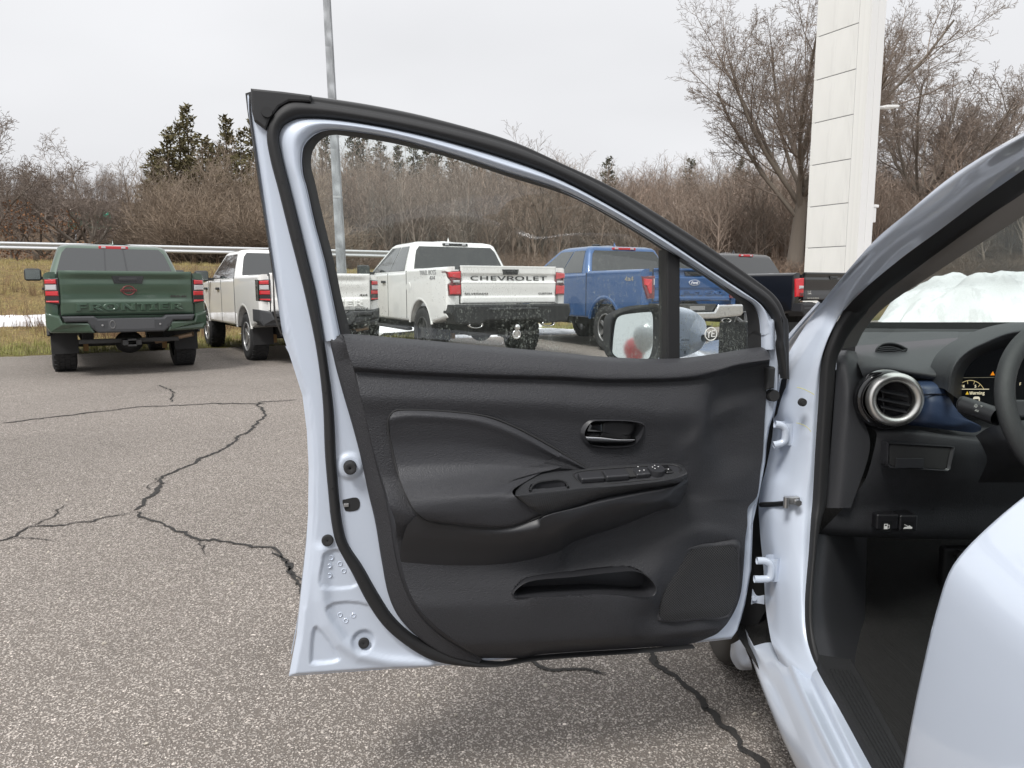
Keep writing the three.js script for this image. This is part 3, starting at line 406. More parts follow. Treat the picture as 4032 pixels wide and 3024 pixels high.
function wheel(parent, name, x, z, R, w, side, rimMat, spokes) {
  const g = partGroup(name, parent); g.position.set(x, R, z); g.rotation.y = side > 0 ? 0 : Math.PI;
  const r = R * 0.62, prof = [[r, -w / 2 + 0.01], [R * 0.8, -w / 2 - 0.012], [R * 0.93, -w / 2 + 0.002], [R * 0.975, -w / 2 + 0.03], [R, -w / 2 + 0.05], [R, w / 2 - 0.05], [R * 0.975, w / 2 - 0.03], [R * 0.93, w / 2 - 0.002], [R * 0.8, w / 2 + 0.012], [r, w / 2 - 0.01]];
  const ty = new THREE.LatheGeometry(prof.map(([a, b]) => new THREE.Vector2(a, b)), 40); ty.rotateZ(-Math.PI / 2);
  const blocks = [], nb = 30; for (let k = 0; k < nb; k++) for (let c = 0; c < 4; c++) { const a = (k + (c & 1) * 0.5) / nb * 6.2832, bx = box(-0.013, 0.013, R - 0.006, R + 0.009, 0, 0); const q = new THREE.BoxGeometry(w / 4 - 0.014, 0.014, R * 6.2832 / nb - 0.024); q.translate((c - 1.5) * (w / 4 - 0.004), R + 0.002, 0); q.rotateX(a); blocks.push(q); }
  mesh('tyre', merge([ty, ...blocks]), rubber, g);
  const rim = []; const barrel = new THREE.CylinderGeometry(r, r, w * 0.8, 32, 1, true); barrel.rotateZ(Math.PI / 2); rim.push(barrel); const lip = new THREE.TorusGeometry(r - 0.008, 0.014, 6, 32); lip.rotateY(Math.PI / 2); lip.translate(w / 2 - 0.012, 0, 0); rim.push(lip);
  for (let k = 0; k < spokes; k++) { const s = box(w / 2 - 0.07, w / 2 - 0.025, 0.04, r, -0.035, 0.035, 0.008); s.rotateX(k / spokes * 6.2832); rim.push(s); }
  const hub = new THREE.CylinderGeometry(0.07, 0.08, 0.06, 20); hub.rotateZ(Math.PI / 2); hub.translate(w / 2 - 0.04, 0, 0); rim.push(hub); mesh('rim', merge(rim), rimMat, g);
  const disc = new THREE.CylinderGeometry(r * 0.72, r * 0.72, 0.03, 28); disc.rotateZ(Math.PI / 2); disc.translate(0.0, 0, 0); mesh('brake_disc', disc, underside, g);
}
// Local axes of a pickup: x to its right, y up, nose towards -z, origin on the ground under the tailgate.
function pickup(o) {
  const t = thing('pickup_truck', o.label, 'pickup truck', [o.x, lotY(), o.z], THREE.MathUtils.degToRad(-o.head), 'pickups parked along the lot edge');
  const hw = o.W / 2, bv = 0.07, yb = o.sill, R = o.R, ra = R + 0.085;
  const arch = (c) => { const out = [], y = R + 0.02; for (let k = 0; k <= 14; k++) { const a = Math.PI * (k / 14), px = c - Math.cos(a) * ra, py = y + Math.sin(a) * ra; if (py > yb) out.push([px, py]); } return out; };
  // side outline in (distance forward of tail, height)
  const S = [[0.03, yb + 0.12], [o.zr - ra - 0.02, yb + 0.02], ...arch(o.zr), [o.zr + ra + 0.02, yb], [o.zf - ra - 0.02, yb], ...arch(o.zf), [o.zf + ra + 0.02, yb + 0.02], [o.L - 0.12, yb + 0.1], [o.L - 0.02, yb + 0.35], [o.L - 0.06, o.hood - 0.14], [o.L - 0.25, o.hood - 0.02], [o.cowl, o.belt - 0.02], [o.cab + 0.05, o.belt], [o.cab, o.rail], [0.03, o.rail]];
  const sh = new THREE.Shape(S.map((p) => new THREE.Vector2(p[0], p[1])));
  let g = new THREE.ExtrudeGeometry(sh, { depth: o.W - 2 * bv, bevelEnabled: true, bevelThickness: bv, bevelSize: 0.05, bevelOffset: -0.05, bevelSegments: 4, curveSegments: 6 });
  g.translate(0, 0, -hw + bv); g.rotateY(Math.PI / 2);                                 // forward -> -z
  const b1 = new Brush(strip(g)), b2 = new Brush(strip(box(-hw + 0.13, hw - 0.13, 0.78, 3, -o.cab + 0.06, 0.5))); b1.updateMatrixWorld(); b2.updateMatrixWorld();
  const body = csg.evaluate(b1, b2, SUBTRACTION).geometry; body.clearGroups();
  mesh('body', body, o.paint, t);
  // flanks get a soft waist: a raised fender over each wheel
  for (const s of [-1, 1]) for (const c of [o.zr, o.zf]) {
    const a0 = Math.asin(Math.max(0, yb - R - 0.02) / (ra + 0.03)), arc = new THREE.TorusGeometry(ra + 0.028, o.flare ? 0.045 : 0.032, 8, 28, Math.PI - 2 * a0); arc.rotateZ(a0); arc.scale(1, 1, o.flareDepth ?? 0.6); arc.rotateY(Math.PI / 2); arc.translate(s * (hw - 0.015), R + 0.02, -c); mesh('wheel_flare', arc, o.flare ?? o.paint, t);
  }
  for (const s of [-1, 1]) { mesh('door_line', box(s * hw - 0.0035, s * hw + 0.0035, yb + 0.05, o.belt - 0.02, -o.cab - 1.02, -o.cab - 1.01), underside, t); mesh('door_line', box(s * hw - 0.0035, s * hw + 0.0035, yb + 0.05, o.belt - 0.02, -o.cab - 2.1, -o.cab - 2.09), underside, t); mesh('bed_gap', box(s * hw - 0.0035, s * hw + 0.0035, yb + 0.05, o.rail - 0.03, -o.cab - 0.0, -o.cab + 0.018), underside, t); }
  for (const s of [-1, 1]) for (const c of [1.14, 2.2]) mesh('door_handle', box(s * hw - (s > 0 ? 0 : 0.035), s * hw + (s > 0 ? 0.035 : 0), o.belt - 0.19, o.belt - 0.145, -o.cab - c - 0.2, -o.cab - c, 0.012), o.handle ?? darkPlastic, t);
  // cab
  const rf = (k) => ({ zr: lerp(-o.cab - 0.03, -o.cab - o.rake, k), zf: lerp(-o.cowl + 0.05, -o.roofFront, k), w: lerp(hw - 0.05, hw - o.tuck, k ** 1.15), y: lerp(o.belt - 0.04, o.roof, k) });
  const ring = (q, inset, rad) => { const pts = [], x = q.w - inset, z0 = q.zr - inset, z1 = q.zf + inset, n = 5; for (const [cx, cz, a0] of [[x - rad, z0 - rad, 0], [-x + rad, z0 - rad, 1], [-x + rad, z1 + rad, 2], [x - rad, z1 + rad, 3]]) for (let k = 0; k <= n; k++) { const a = (a0 + k / n) * Math.PI / 2; pts.push([cx + Math.cos(a) * rad, q.y, cz + Math.sin(a) * rad]); } pts.push(pts[0]); return pts; };
  const Q = [0, 0.25, 0.5, 0.75, 0.9].map((k) => ring(rf(k), 0, 0.11)); const q9 = rf(0.97), q10 = rf(1); Q.push(ring(q9, 0.025, 0.11)); q10.y += 0.01; Q.push(ring(q10, 0.11, 0.1)); const q11 = rf(1); q11.y += 0.04; Q.push(ring(q11, 0.5, 0.08)); 
  const n = Q[0].length - 1; mesh('cab', merge([grid((i, j) => Q[j][i], n, Q.length - 1, (p, i, j) => [i, j]), (() => { const top = Q[Q.length - 1], c = [0, q11.y + 0.015, (q11.zr + q11.zf) / 2]; return grid((i, j) => (j ? c : top[i]), n, 1); })()]), o.paint, t);
  const back = (k, x, d) => { const q = rf(k); return [x * q.w, q.y, q.zr + d]; }, flank = (k, f, s, d) => { const q = rf(k); return [s * (q.w + d), q.y, lerp(q.zr, q.zf, f)]; };
  const win = (f, n1, n2) => grid(f, n1, n2);
  const bw = o.backWin; mesh('rear_window', win((i, j) => { const k = lerp(bw[0], bw[1], j / 6), e = 1 - 0.06 * (j / 6 > 0.8 ? (j / 6 - 0.8) * 5 : 0) ** 2; return back(k, lerp(-bw[2], bw[2], i / 10) * e, 0.006); }, 10, 6), autoGlass, t);
  if (o.slider) for (const x of [-0.17, 0.17]) mesh('window_divider', win((i, j) => back(lerp(bw[0], bw[1], j / 3), x + (i - 0.5) * 0.02, 0.012), 1, 3), blackGloss, t);
  for (const s of [-1, 1]) for (const [a, b, c, d] of [[0.09, 0.40, 0.13, 0.44], [0.44, 0.80, 0.48, 0.95]]) mesh('side_window', win((i, j) => { const k = lerp(0.10, 0.86, j / 5); return flank(k, lerp(lerp(a, c, 0), lerp(b, d, 1 - k * 0.9), i / 5), s, 0.006); }, 5, 5), autoGlass, t);
  mesh('windscreen', win((i, j) => { const q = rf(lerp(0.1, 0.88, j / 5)); return [lerp(-0.9, 0.9, i / 8) * q.w, q.y, q.zf - 0.006]; }, 8, 5), autoGlass, t);
  { const q = rf(0.955), b = partGroup('brake_light', t), w = o.brakeW ?? 0.2; mesh('lens', box(-w, w, q.y - 0.035, q.y + 0.012, q.zr - 0.01, q.zr + 0.03, 0.01), o.brakeLens ?? lensRed, b); for (const s of [-1, 1]) mesh('side_lens', box(s > 0 ? w * 0.52 : -w * 0.82, s > 0 ? w * 0.82 : -w * 0.52, q.y - 0.024, q.y + 0.004, q.zr + 0.02, q.zr + 0.036, 0.004), o.brakeSide ?? lensClear, b); }
  mesh('antenna', (() => { const q = rf(1), a = new THREE.ConeGeometry(0.03, 0.09, 10); a.scale(0.5, 1, 1.6); a.translate(o.antennaX ?? 0.02, q.y + 0.07, q.zr - 0.35); return a; })(), o.paint, t);
  for (const s of [-1, 1]) { const m = partGroup('wing_mirror', t); mesh('housing', box(-0.12, 0.12, -0.1, 0.1, -0.06, 0.06, 0.045), darkPlastic, m); mesh('mirror_glass', box(-0.1, 0.1, -0.075, 0.075, 0.06, 0.064), std(lin(0.2, 0.22, 0.21), 0.1, { metalness: 1 }), m); mesh('arm', box(s > 0 ? -0.24 : 0.1, s > 0 ? -0.1 : 0.24, -0.08, -0.03, -0.03, 0.03, 0.01), darkPlastic, m); m.position.set(s * (hw + 0.15), o.belt + 0.06, -o.cowl + 0.42); }
  // tailgate: pressed panel
  const tg = partGroup('tailgate', t), tw = o.gateW / 2, prof = o.gate;                 // prof: [height, proud]
  const pz = (y) => { let v = prof[0][1]; for (let k = 1; k < prof.length; k++) if (y >= prof[k - 1][0]) v = lerp(prof[k - 1][1], prof[k][1], smooth(prof[k - 1][0], prof[k][0], y)); return v; };
  const gy0 = prof[0][0], gy1 = prof[prof.length - 1][0], gsh = sheet([[-tw, gy0], [tw, gy0], [tw, gy1], [-tw, gy1]].flatMap((p, k, a) => { const b = a[(k + 1) % 4]; return Array.from({ length: 40 }, (_, q) => [lerp(p[0], b[0], q / 40), lerp(p[1], b[1], q / 40)]); }), [], 0.012, (x, y) => { const ed = Math.min(1, (tw - Math.abs(x)) / 0.03, (y - gy0) / 0.02 + 0.2, (gy1 - y) / 0.02 + 0.2); const bow = o.gateSide ? 1 - smooth(0.72, 0.97, Math.abs(x) / tw) * 0.75 : 1; return 0.012 + pz(y) * bow - 0.012 * (1 - Math.max(0, ed)) ** 2; }, 0.04);
  mesh('panel', gsh, o.paint, tg); mesh('gap', box(-tw - 0.012, tw + 0.012, gy0 - 0.012, gy1 - 0.02, -0.03, -0.012), underside, t);
  const front = (y) => 0.014 + pz(y);
  for (const [text, x, y, w, h, m, d] of o.letters) { const L = mesh('lettering', m === o.paint ? embossed(text, w, h, 0.022) : lettering(text, w, h, d ?? 0.008, o.thin ? fontThin : font), m, tg); L.position.set(x, y, front(y) - 0.002); }
  const hb = o.gateHandle; mesh('handle_bezel', plate([[-hb[1], hb[2]], [hb[1], hb[2]], [hb[1] * 0.86, -hb[2]], [-hb[1] * 0.86, -hb[2]]].map((p) => p), -0.01, 0.016, 0.006), blackGloss, tg).position.set(hb[3] ?? 0, hb[0], front(hb[0])); mesh('handle', box(-hb[1] * 0.55, hb[1] * 0.55, -hb[2] * 0.35, hb[2] * 0.45, 0.01, 0.03, 0.008), darkPlastic, tg).position.set(hb[3] ?? 0, hb[0], front(hb[0]));
  o.extraGate?.(tg, front);
  // tail lights wrap round the corner
  for (const s of [-1, 1]) { const L = partGroup('tail_light', t); for (const [pts, m, proud] of o.light) { const poly = pts.map(([x, y]) => [s * x, y]); const gg = plate(s > 0 ? poly : poly.reverse(), -0.16, 0.022 + (proud ?? 0), 0.012); const p = gg.attributes.position; for (let k = 0; k < p.count; k++) { const ax = Math.abs(p.getX(k)), f = smooth(o.W / 2 - 0.1, o.W / 2 + 0.02, ax); p.setZ(k, p.getZ(k) - f * f * 0.09); } gg.computeVertexNormals(); mesh('lens', gg, m, L); } }
  // bumper
  o.bumper(t, hw);
  // running gear
  for (const [s, c] of [[-1, o.zr], [1, o.zr], [-1, o.zf], [1, o.zf]]) wheel(t, 'wheel', s * (hw - o.tw / 2 - 0.035), -c, R, o.tw, s, o.rim, o.spokes);
  mesh('frame', merge([box(-0.55, -0.42, 0.42, 0.6, -o.L + 0.6, -0.3), box(0.42, 0.55, 0.42, 0.6, -o.L + 0.6, -0.3), box(-hw + 0.16, hw - 0.16, 0.6, o.rail - 0.62, -o.L + 0.5, -0.25)]), underside, t);
  const axle = new THREE.CylinderGeometry(0.05, 0.05, o.W - 0.5, 12); axle.rotateZ(Math.PI / 2); axle.translate(0, R, -o.zr); const diff = new THREE.SphereGeometry(0.17, 16, 12); diff.scale(1.1, 0.95, 1.1); diff.translate(0.05, R, -o.zr + 0.05); mesh('axle', merge([axle, diff]), std(lin(0.05, 0.05, 0.05), 0.7, { metalness: 0.3 }), t);
  for (const s of [-1, 1]) { mesh('shock_absorber', box(s * 0.5 - 0.03, s * 0.5 + 0.03, R - 0.1, 0.75, -o.zr + 0.12, -o.zr + 0.18), std(lin(0.3, 0.17, 0.06), 0.6), t); if (o.flap) mesh('mud_flap', box(s > 0 ? hw - 0.34 : -hw + 0.03, s > 0 ? hw - 0.03 : -hw + 0.34, 0.27, 0.68, -o.zr + ra - 0.01, -o.zr + ra + 0.005), rubber, t); }
  o.extra?.(t, hw);
  return t;
}
const hitch = (t) => { const m = []; m.push(box(-0.11, -0.045, 0.4, 0.47, -0.2, 0.06, 0.006), box(0.045, 0.11, 0.4, 0.47, -0.2, 0.06, 0.006), box(-0.05, 0.05, 0.46, 0.485, -0.2, 0.08, 0.004), box(-0.05, 0.05, 0.385, 0.41, -0.2, 0.08, 0.004), box(-0.6, 0.6, 0.42, 0.48, -0.24, -0.18, 0.01)); mesh('hitch_receiver', merge(m), std(lin(0.06, 0.06, 0.06), 0.6, { metalness: 0.4 }), t); };
const frontierLight = [[[[0.775, 0.935], [0.935, 0.955], [0.935, 1.265], [0.775, 1.27]], blackGloss], [[[0.80, 1.195], [0.926, 1.195], [0.926, 1.25], [0.80, 1.255]], lensRed, 0.008], [[[0.80, 1.115], [0.926, 1.115], [0.926, 1.19], [0.80, 1.19]], lensClear, 0.006], [[[0.785, 1.045], [0.926, 1.045], [0.926, 1.108], [0.785, 1.108]], lensRed, 0.008], [[[0.785, 0.955], [0.926, 0.965], [0.926, 0.99], [0.785, 0.99]], lensRed, 0.006]];
const frontier = (c) => ({ L: 5.3, W: 1.87, R: 0.375, tw: 0.275, zr: 1.08, zf: 4.28, sill: 0.52, rail: 1.345, belt: 1.30, hood: 1.22, cowl: 3.95, cab: 1.62, rake: 0.42, roof: 1.79, roofFront: 3.0, tuck: 0.22, gateW: 1.55, backWin: [0.10, 0.90, 0.90], spokes: 6, flap: true,
  gate: [[0.80, 0.01], [0.83, 0.022], [0.97, 0.024], [1.0, 0.0], [1.06, 0.0], [1.2, 0.016], [1.26, 0.008], [1.33, 0.035], [1.365, 0.03]], gateSide: true, light: frontierLight, gateHandle: [1.255, 0.19, 0.052], ...c });
const darkBumper = std(lin(0.05, 0.052, 0.056), 0.6);
const frontierBumper = (capMat) => (t, hw) => {
  const B = partGroup('bumper', t);
  const outline = [[-0.77, 0.79], [-0.42, 0.79], [-0.38, 0.755], [0.38, 0.755], [0.42, 0.79], [0.77, 0.79], [0.74, 0.72], [0.5, 0.72], [0.44, 0.62], [0.38, 0.575], [-0.38, 0.575], [-0.44, 0.62], [-0.5, 0.72], [-0.74, 0.72]].reverse();
  mesh('step_pad', plate(outline, -0.05, 0.15, 0.02), darkBumper, B);
  for (const s of [-1, 1]) { const cap = [[0.47, 0.71], [0.76, 0.715], [0.79, 0.80], [0.945, 0.83], [0.945, 0.66], [0.9, 0.585], [0.42, 0.575]].map(([x, y]) => [s * x, y]); const g = plate(s > 0 ? cap.reverse() : cap, -0.28, 0.14, 0.03); const p = g.attributes.position; for (let k = 0; k < p.count; k++) { const f = smooth(0.72, 0.96, Math.abs(p.getX(k))); p.setZ(k, p.getZ(k) - f * 0.16); } g.computeVertexNormals(); mesh('corner', g, capMat, B); }
  mesh('plate_recess', box(-0.27, 0.27, 0.615, 0.75, 0.145, 0.152, 0.003), std(lin(0.075, 0.077, 0.082), 0.7), B); for (const s of [-1, 1]) { mesh('bolt', new THREE.CylinderGeometry(0.012, 0.012, 0.01, 10).rotateX(Math.PI / 2).translate(s * 0.335, 0.675, 0.156), steel, B); mesh('parking_sensor', new THREE.CylinderGeometry(0.02, 0.02, 0.008, 14).rotateX(Math.PI / 2).translate(s * 0.44, 0.66, 0.152), darkPlastic, B); }
  mesh('plate_badge', new THREE.TorusGeometry(0.03, 0.005, 6, 18).scale(1, 1.6, 1).translate(-0.22, 0.68, 0.153), std(lin(0.14, 0.14, 0.14), 0.6), B);
  hitch(t); mesh('exhaust', (() => { const e = new THREE.CylinderGeometry(0.032, 0.032, 0.55, 14, 1, true); e.rotateX(Math.PI / 2 - 0.2); e.rotateY(0.95); e.translate(0.55, 0.46, -0.25); return e; })(), std(lin(0.33, 0.24, 0.17), 0.5, { metalness: 0.6 }), t);
};
const emblemRed = std(lin(0.20, 0.05, 0.05), 0.4, { metalness: 0.3 }), emblemDark = std(lin(0.03, 0.02, 0.02), 0.5);
const ringEmblem = (y, m) => (tg, front) => { const E = new THREE.TorusGeometry(0.07, 0.0085, 8, 36).scale(1, 0.83, 0.7); mesh('emblem', merge([E, box(-0.095, 0.095, -0.016, 0.016, -0.004, 0.006, 0.003)]), m, tg).position.set(0, y, front(y) + 0.006); const L = mesh('emblem_lettering', lettering('NISSAN', 0.165, 0.02, 0.006), emblemDark, tg); L.position.set(0, y, front(y) + 0.011); };
const GREEN = paint(0.038, 0.076, 0.046, 0.12), WHITE = phys(lin(0.87, 0.87, 0.85), 0.35, { clearcoat: 1, clearcoatRoughness: 0.04 }), PEARL = phys(lin(0.88, 0.875, 0.85), 0.35, { clearcoat: 1, clearcoatRoughness: 0.04 }), BLUE = paint(0.014, 0.080, 0.235, 0.15), BLACK = phys(lin(0.007, 0.007, 0.008), 0.3, { clearcoat: 1, clearcoatRoughness: 0.03 });
pickup(frontier({ label: 'dark green pickup with red ring emblem and embossed tailgate letters', x: -5.03, z: -9.67, head: -32.2, paint: GREEN, flare: darkPlastic, rim: std(lin(0.05, 0.05, 0.05), 0.5, { metalness: 0.4 }), slider: true,
  letters: [['FRONTIER', 0.02, 0.902, 1.26, 0.1, GREEN, 0.03], ['PRO-4X', 0.6, 1.035, 0.2, 0.026, emblemDark, 0.006]], extraGate: ringEmblem(1.115, emblemRed), bumper: frontierBumper(GREEN) }));
pickup(frontier({ label: 'cream white mid-size pickup half hidden by the open car door', x: -2.9, z: -11.26, head: -32.9, paint: PEARL, rim: std(lin(0.55, 0.55, 0.55), 0.35, { metalness: 0.8 }), letters: [['FRONTIER', 0.02, 0.902, 1.26, 0.1, PEARL, 0.02], ['4x4', 0.66, 1.035, 0.13, 0.03, emblemDark, 0.006]], extraGate: ringEmblem(1.115, chrome), bumper: frontierBumper(darkBumper) }));
const grille = std(lin(0.06, 0.06, 0.062), 0.7);
const bigTruck = (c) => ({ L: 5.88, W: 2.03, R: 0.42, tw: 0.3, zr: 1.22, zf: 4.95, sill: 0.58, rail: 1.46, belt: 1.42, hood: 1.36, cowl: 4.35, cab: 1.86, rake: 0.30, roof: 1.94, roofFront: 3.25, tuck: 0.24, gateW: 1.62, backWin: [0.08, 0.86, 0.90], spokes: 6, gateHandle: [1.385, 0.14, 0.04], ...c });
const ebony = std(lin(0.02, 0.02, 0.022), 0.5);
pickup(bigTruck({ thin: true, label: 'white full-size pickup with large black letters across its tailgate', x: -0.04, z: -11.28, head: -27, paint: WHITE, rim: std(lin(0.04, 0.04, 0.04), 0.5), brakeLens: blackGloss, brakeSide: lensClear, brakeW: 0.24,
  gate: [[0.92, 0.012], [1.0, 0.012], [1.03, 0.0], [1.2, 0.014], [1.235, 0.02], [1.25, -0.012], [1.335, -0.012], [1.36, 0.016], [1.44, 0.018], [1.475, 0.026]],
  letters: [['CHEVROLET', 0.0, 1.292, 1.3, 0.062, ebony, 0.01], ['SILVERADO', -0.56, 1.06, 0.38, 0.028, ebony, 0.006], ['CUSTOM', 0.62, 1.06, 0.24, 0.026, ebony, 0.006]],
  light: [[[[0.80, 1.03], [0.99, 1.03], [1.0, 1.2], [0.95, 1.235], [1.0, 1.30], [1.02, 1.39], [0.80, 1.40]], lensDark], [[[0.815, 1.05], [0.975, 1.05], [0.985, 1.185], [0.815, 1.185]], lensRed, 0.01], [[[0.83, 1.22], [0.93, 1.22], [0.94, 1.26], [0.83, 1.26]], lensClear, 0.012], [[[0.815, 1.28], [0.985, 1.30], [0.995, 1.375], [0.815, 1.385]], lensRed, 0.01]],
  bumper: (t, hw) => { const B = partGroup('bumper', t); mesh('bar', plate([[-1.0, 0.9], [1.0, 0.9], [1.02, 0.78], [0.95, 0.62], [0.55, 0.6], [0.45, 0.66], [-0.45, 0.66], [-0.55, 0.6], [-0.95, 0.62], [-1.02, 0.78]].reverse(), -0.2, 0.15, 0.03), std(lin(0.016, 0.017, 0.018), 0.45), B); mesh('step', box(-0.42, 0.42, 0.82, 0.85, 0.1, 0.17, 0.008), darkBumper, B);
    for (const s of [-1, 1]) { const e = new THREE.TorusGeometry(0.07, 0.014, 8, 24); e.scale(1.5, 0.62, 3); e.translate(s * 0.62, 0.6, 0.1); mesh('exhaust_tip', e, chrome, B); } hitch(t);
    const bh = mesh('ball_hitch', merge([new THREE.SphereGeometry(0.05, 14, 10).translate(0, 0.56, 0.26), new THREE.TorusGeometry(0.06, 0.016, 8, 18).translate(0, 0.45, 0.24), box(-0.04, 0.04, 0.4, 0.5, 0.0, 0.25, 0.01)]), chrome, t); },
  extra: (t, hw) => { for (const [text, y, zc, w, h] of [['TRAIL BOSS', 1.385, -0.82, 0.72, 0.07], ['4X4', 1.30, -0.62, 0.24, 0.055]]) { const L = lettering(text, w, h, 0.004, fontThin); L.rotateY(-Math.PI / 2); mesh('decal_lettering', L, std(lin(0.2, 0.2, 0.21), 0.5), t).position.set(-hw - 0.001, y, zc); } mesh('fuel_door', new THREE.CylinderGeometry(0.085, 0.085, 0.006, 28).scale(1, 1, 1.25).rotateZ(Math.PI / 2).translate(-hw - 0.001, 1.16, -1.75), WHITE, t); mesh('side_step', box(-hw + 0.02, -hw + 0.14, 0.42, 0.48, -4.2, -1.95, 0.03), ebony, t); } }));
pickup(bigTruck({ label: 'blue full-size pickup with white oval emblem, partly behind the mirror', x: 3.1, z: -12.66, head: -25, paint: BLUE, rim: std(lin(0.4, 0.4, 0.4), 0.4, { metalness: 0.8 }), handle: chrome, brakeLens: lensRed, brakeW: 0.27, flare: BLUE,
  gate: [[0.93, 0.01], [0.98, 0.012], [1.0, 0.0], [1.12, 0.0], [1.15, 0.018], [1.32, 0.024], [1.345, -0.005], [1.42, -0.005], [1.44, 0.03], [1.47, 0.03]], gateHandle: [1.385, 0.2, 0.036],
  letters: [['F-150', 0.2, 1.06, 0.95, 0.075, BLUE, 0.008]],
  extraGate: (tg, front) => { const e = mesh('emblem', new THREE.CylinderGeometry(0.115, 0.115, 0.012, 40).scale(1, 1, 0.42).rotateX(Math.PI / 2), std(lin(0.8, 0.82, 0.85), 0.3, { metalness: 0.5 }), tg); e.position.set(0, 1.235, front(1.235) + 0.006); const e2 = mesh('emblem_field', new THREE.CylinderGeometry(0.104, 0.104, 0.004, 40).scale(1, 1, 0.39).rotateX(Math.PI / 2), std(lin(0.01, 0.04, 0.16), 0.3), tg); e2.position.set(0, 1.235, front(1.235) + 0.0135); const L = lettering('Ford', 0.135, 0.05, 0.004); const m4 = new THREE.Matrix4().makeShear(0, 0, 0.28, 0, 0, 0); L.applyMatrix4(m4); mesh('emblem_lettering', L, std(lin(0.85, 0.86, 0.88), 0.3), tg).position.set(0, 1.235, front(1.235) + 0.0155); },
  light: [[[[0.80, 0.965], [0.93, 0.965], [1.0, 1.17], [1.015, 1.34], [0.80, 1.345]], lensDark], [[[0.86, 1.05], [0.91, 1.05], [0.955, 1.18], [0.985, 1.19], [0.995, 1.30], [0.86, 1.285]], lensRed, 0.01], [[[0.806, 1.19], [0.83, 1.19], [0.83, 1.30], [0.806, 1.30]], lensClear, 0.008]],
  bumper: (t) => { const B = partGroup('bumper', t); mesh('bar', plate([[-1.0, 0.86], [-0.45, 0.86], [-0.36, 0.74], [0.36, 0.74], [0.45, 0.86], [1.0, 0.86], [1.01, 0.72], [0.96, 0.66], [0.4, 0.62], [-0.4, 0.62], [-0.96, 0.66], [-1.01, 0.72]].reverse(), -0.15, 0.17, 0.03), chrome, B); mesh('step_pad', plate([[-0.42, 0.87], [0.42, 0.87], [0.33, 0.745], [-0.33, 0.745]].reverse(), -0.1, 0.14, 0.01), darkBumper, B); mesh('number_plate', box(-0.16, 0.16, 0.77, 0.84, 0.14, 0.146), std(lin(0.3, 0.3, 0.3), 0.5), B); hitch(t); for (const s of [-1, 1]) mesh('exhaust_tip', new THREE.TorusGeometry(0.06, 0.012, 8, 20).scale(1.6, 0.6, 3).translate(s * 0.66, 0.58, 0.1), chrome, B); },
  extra: (t, hw) => { const L = lettering('4x4', 0.26, 0.075, 0.005); L.rotateY(-Math.PI / 2); mesh('decal_lettering', L, std(lin(0.35, 0.33, 0.28), 0.4, { metalness: 0.3 }), t).position.set(-hw - 0.001, 1.3, -0.42); mesh('roof_antenna', new THREE.SphereGeometry(0.09, 18, 10).scale(1, 0.3, 1).translate(-0.35, 1.985, -2.6), darkPlastic, t); } }));
pickup(bigTruck({ label: 'black full-size pickup with bright red tail lights before the pylon', x: 6.06, z: -13.98, head: -30, paint: BLACK, rim: std(lin(0.5, 0.5, 0.5), 0.35, { metalness: 0.8 }), roof: 1.86, brakeW: 0.2, rail: 1.42, belt: 1.38, backWin: [0.08, 0.84, 0.92],
  gate: [[0.92, 0.012], [1.0, 0.01], [1.1, 0.0], [1.3, 0.016], [1.34, 0.008], [1.40, 0.03], [1.43, 0.03]], gateHandle: [1.33, 0.12, 0.035],
  letters: [['SLE', -0.66, 1.075, 0.1, 0.03, chrome, 0.006], ['TEXAS', -0.66, 1.035, 0.12, 0.02, chrome, 0.006], ['SIERRA', -0.55, 0.955, 0.34, 0.026, chrome, 0.006]],
  light: [[[[0.815, 0.98], [0.985, 0.98], [1.0, 1.31], [0.82, 1.325]], lensRed], [[[0.825, 1.13], [0.93, 1.13], [0.93, 1.185], [0.825, 1.185]], lensClear, 0.008], [[[0.825, 1.0], [0.91, 1.0], [0.91, 1.06], [0.825, 1.06]], lensDark, 0.008]],
  bumper: (t) => { const B = partGroup('bumper', t); mesh('bar', plate([[-1.0, 0.86], [-0.4, 0.86], [-0.34, 0.76], [0.34, 0.76], [0.4, 0.86], [1.0, 0.86], [1.01, 0.72], [0.94, 0.63], [-0.94, 0.63], [-1.01, 0.72]].reverse(), -0.2, 0.16, 0.03), ebony, B); mesh('step', box(-0.95, -0.6, 0.76, 0.79, 0.14, 0.165, 0.006), darkBumper, B); hitch(t); } }));

// ---------------------------------------------------------------- the sedan with its front door open
const sedanPaint = phys(lin(0.575, 0.635, 0.735), 0.36, { metalness: 0.04, clearcoat: 1, clearcoatRoughness: 0.06 });
const grain = texture(512, (x, y) => { const v = 0.5 + 0.9 * (fbm(x / 6 + 3 * noise2(x / 9, y / 9), y / 6, 3) - 0.45); return [v, v, v]; }, { repeat: 9 });
const trimMat = std(lin(0.034, 0.0345, 0.039), 0.54, { bumpMap: grain, bumpScale: 0.0014 }), trimSmooth = std(lin(0.030, 0.0305, 0.034), 0.42), trimSoft = std(lin(0.034, 0.0345, 0.039), 0.5, { bumpMap: grain, bumpScale: 0.0009 });
const weave = texture(256, (x, y) => { const a = (x + y * 0.5) % 32, b = Math.floor(y / 16) & 1, v = a < 16 ? 0.75 + 0.25 * Math.sin(a / 16 * 3.14) : 0.45 + 0.2 * Math.sin(y / 2), w = b ? v : 1.2 - v; return [w, w, w]; }, { repeat: 30 });
const carbonMat = phys(lin(0.034, 0.035, 0.038), 0.40, { bumpMap: weave, bumpScale: 0.0006, clearcoat: 0.15, clearcoatRoughness: 0.3 });
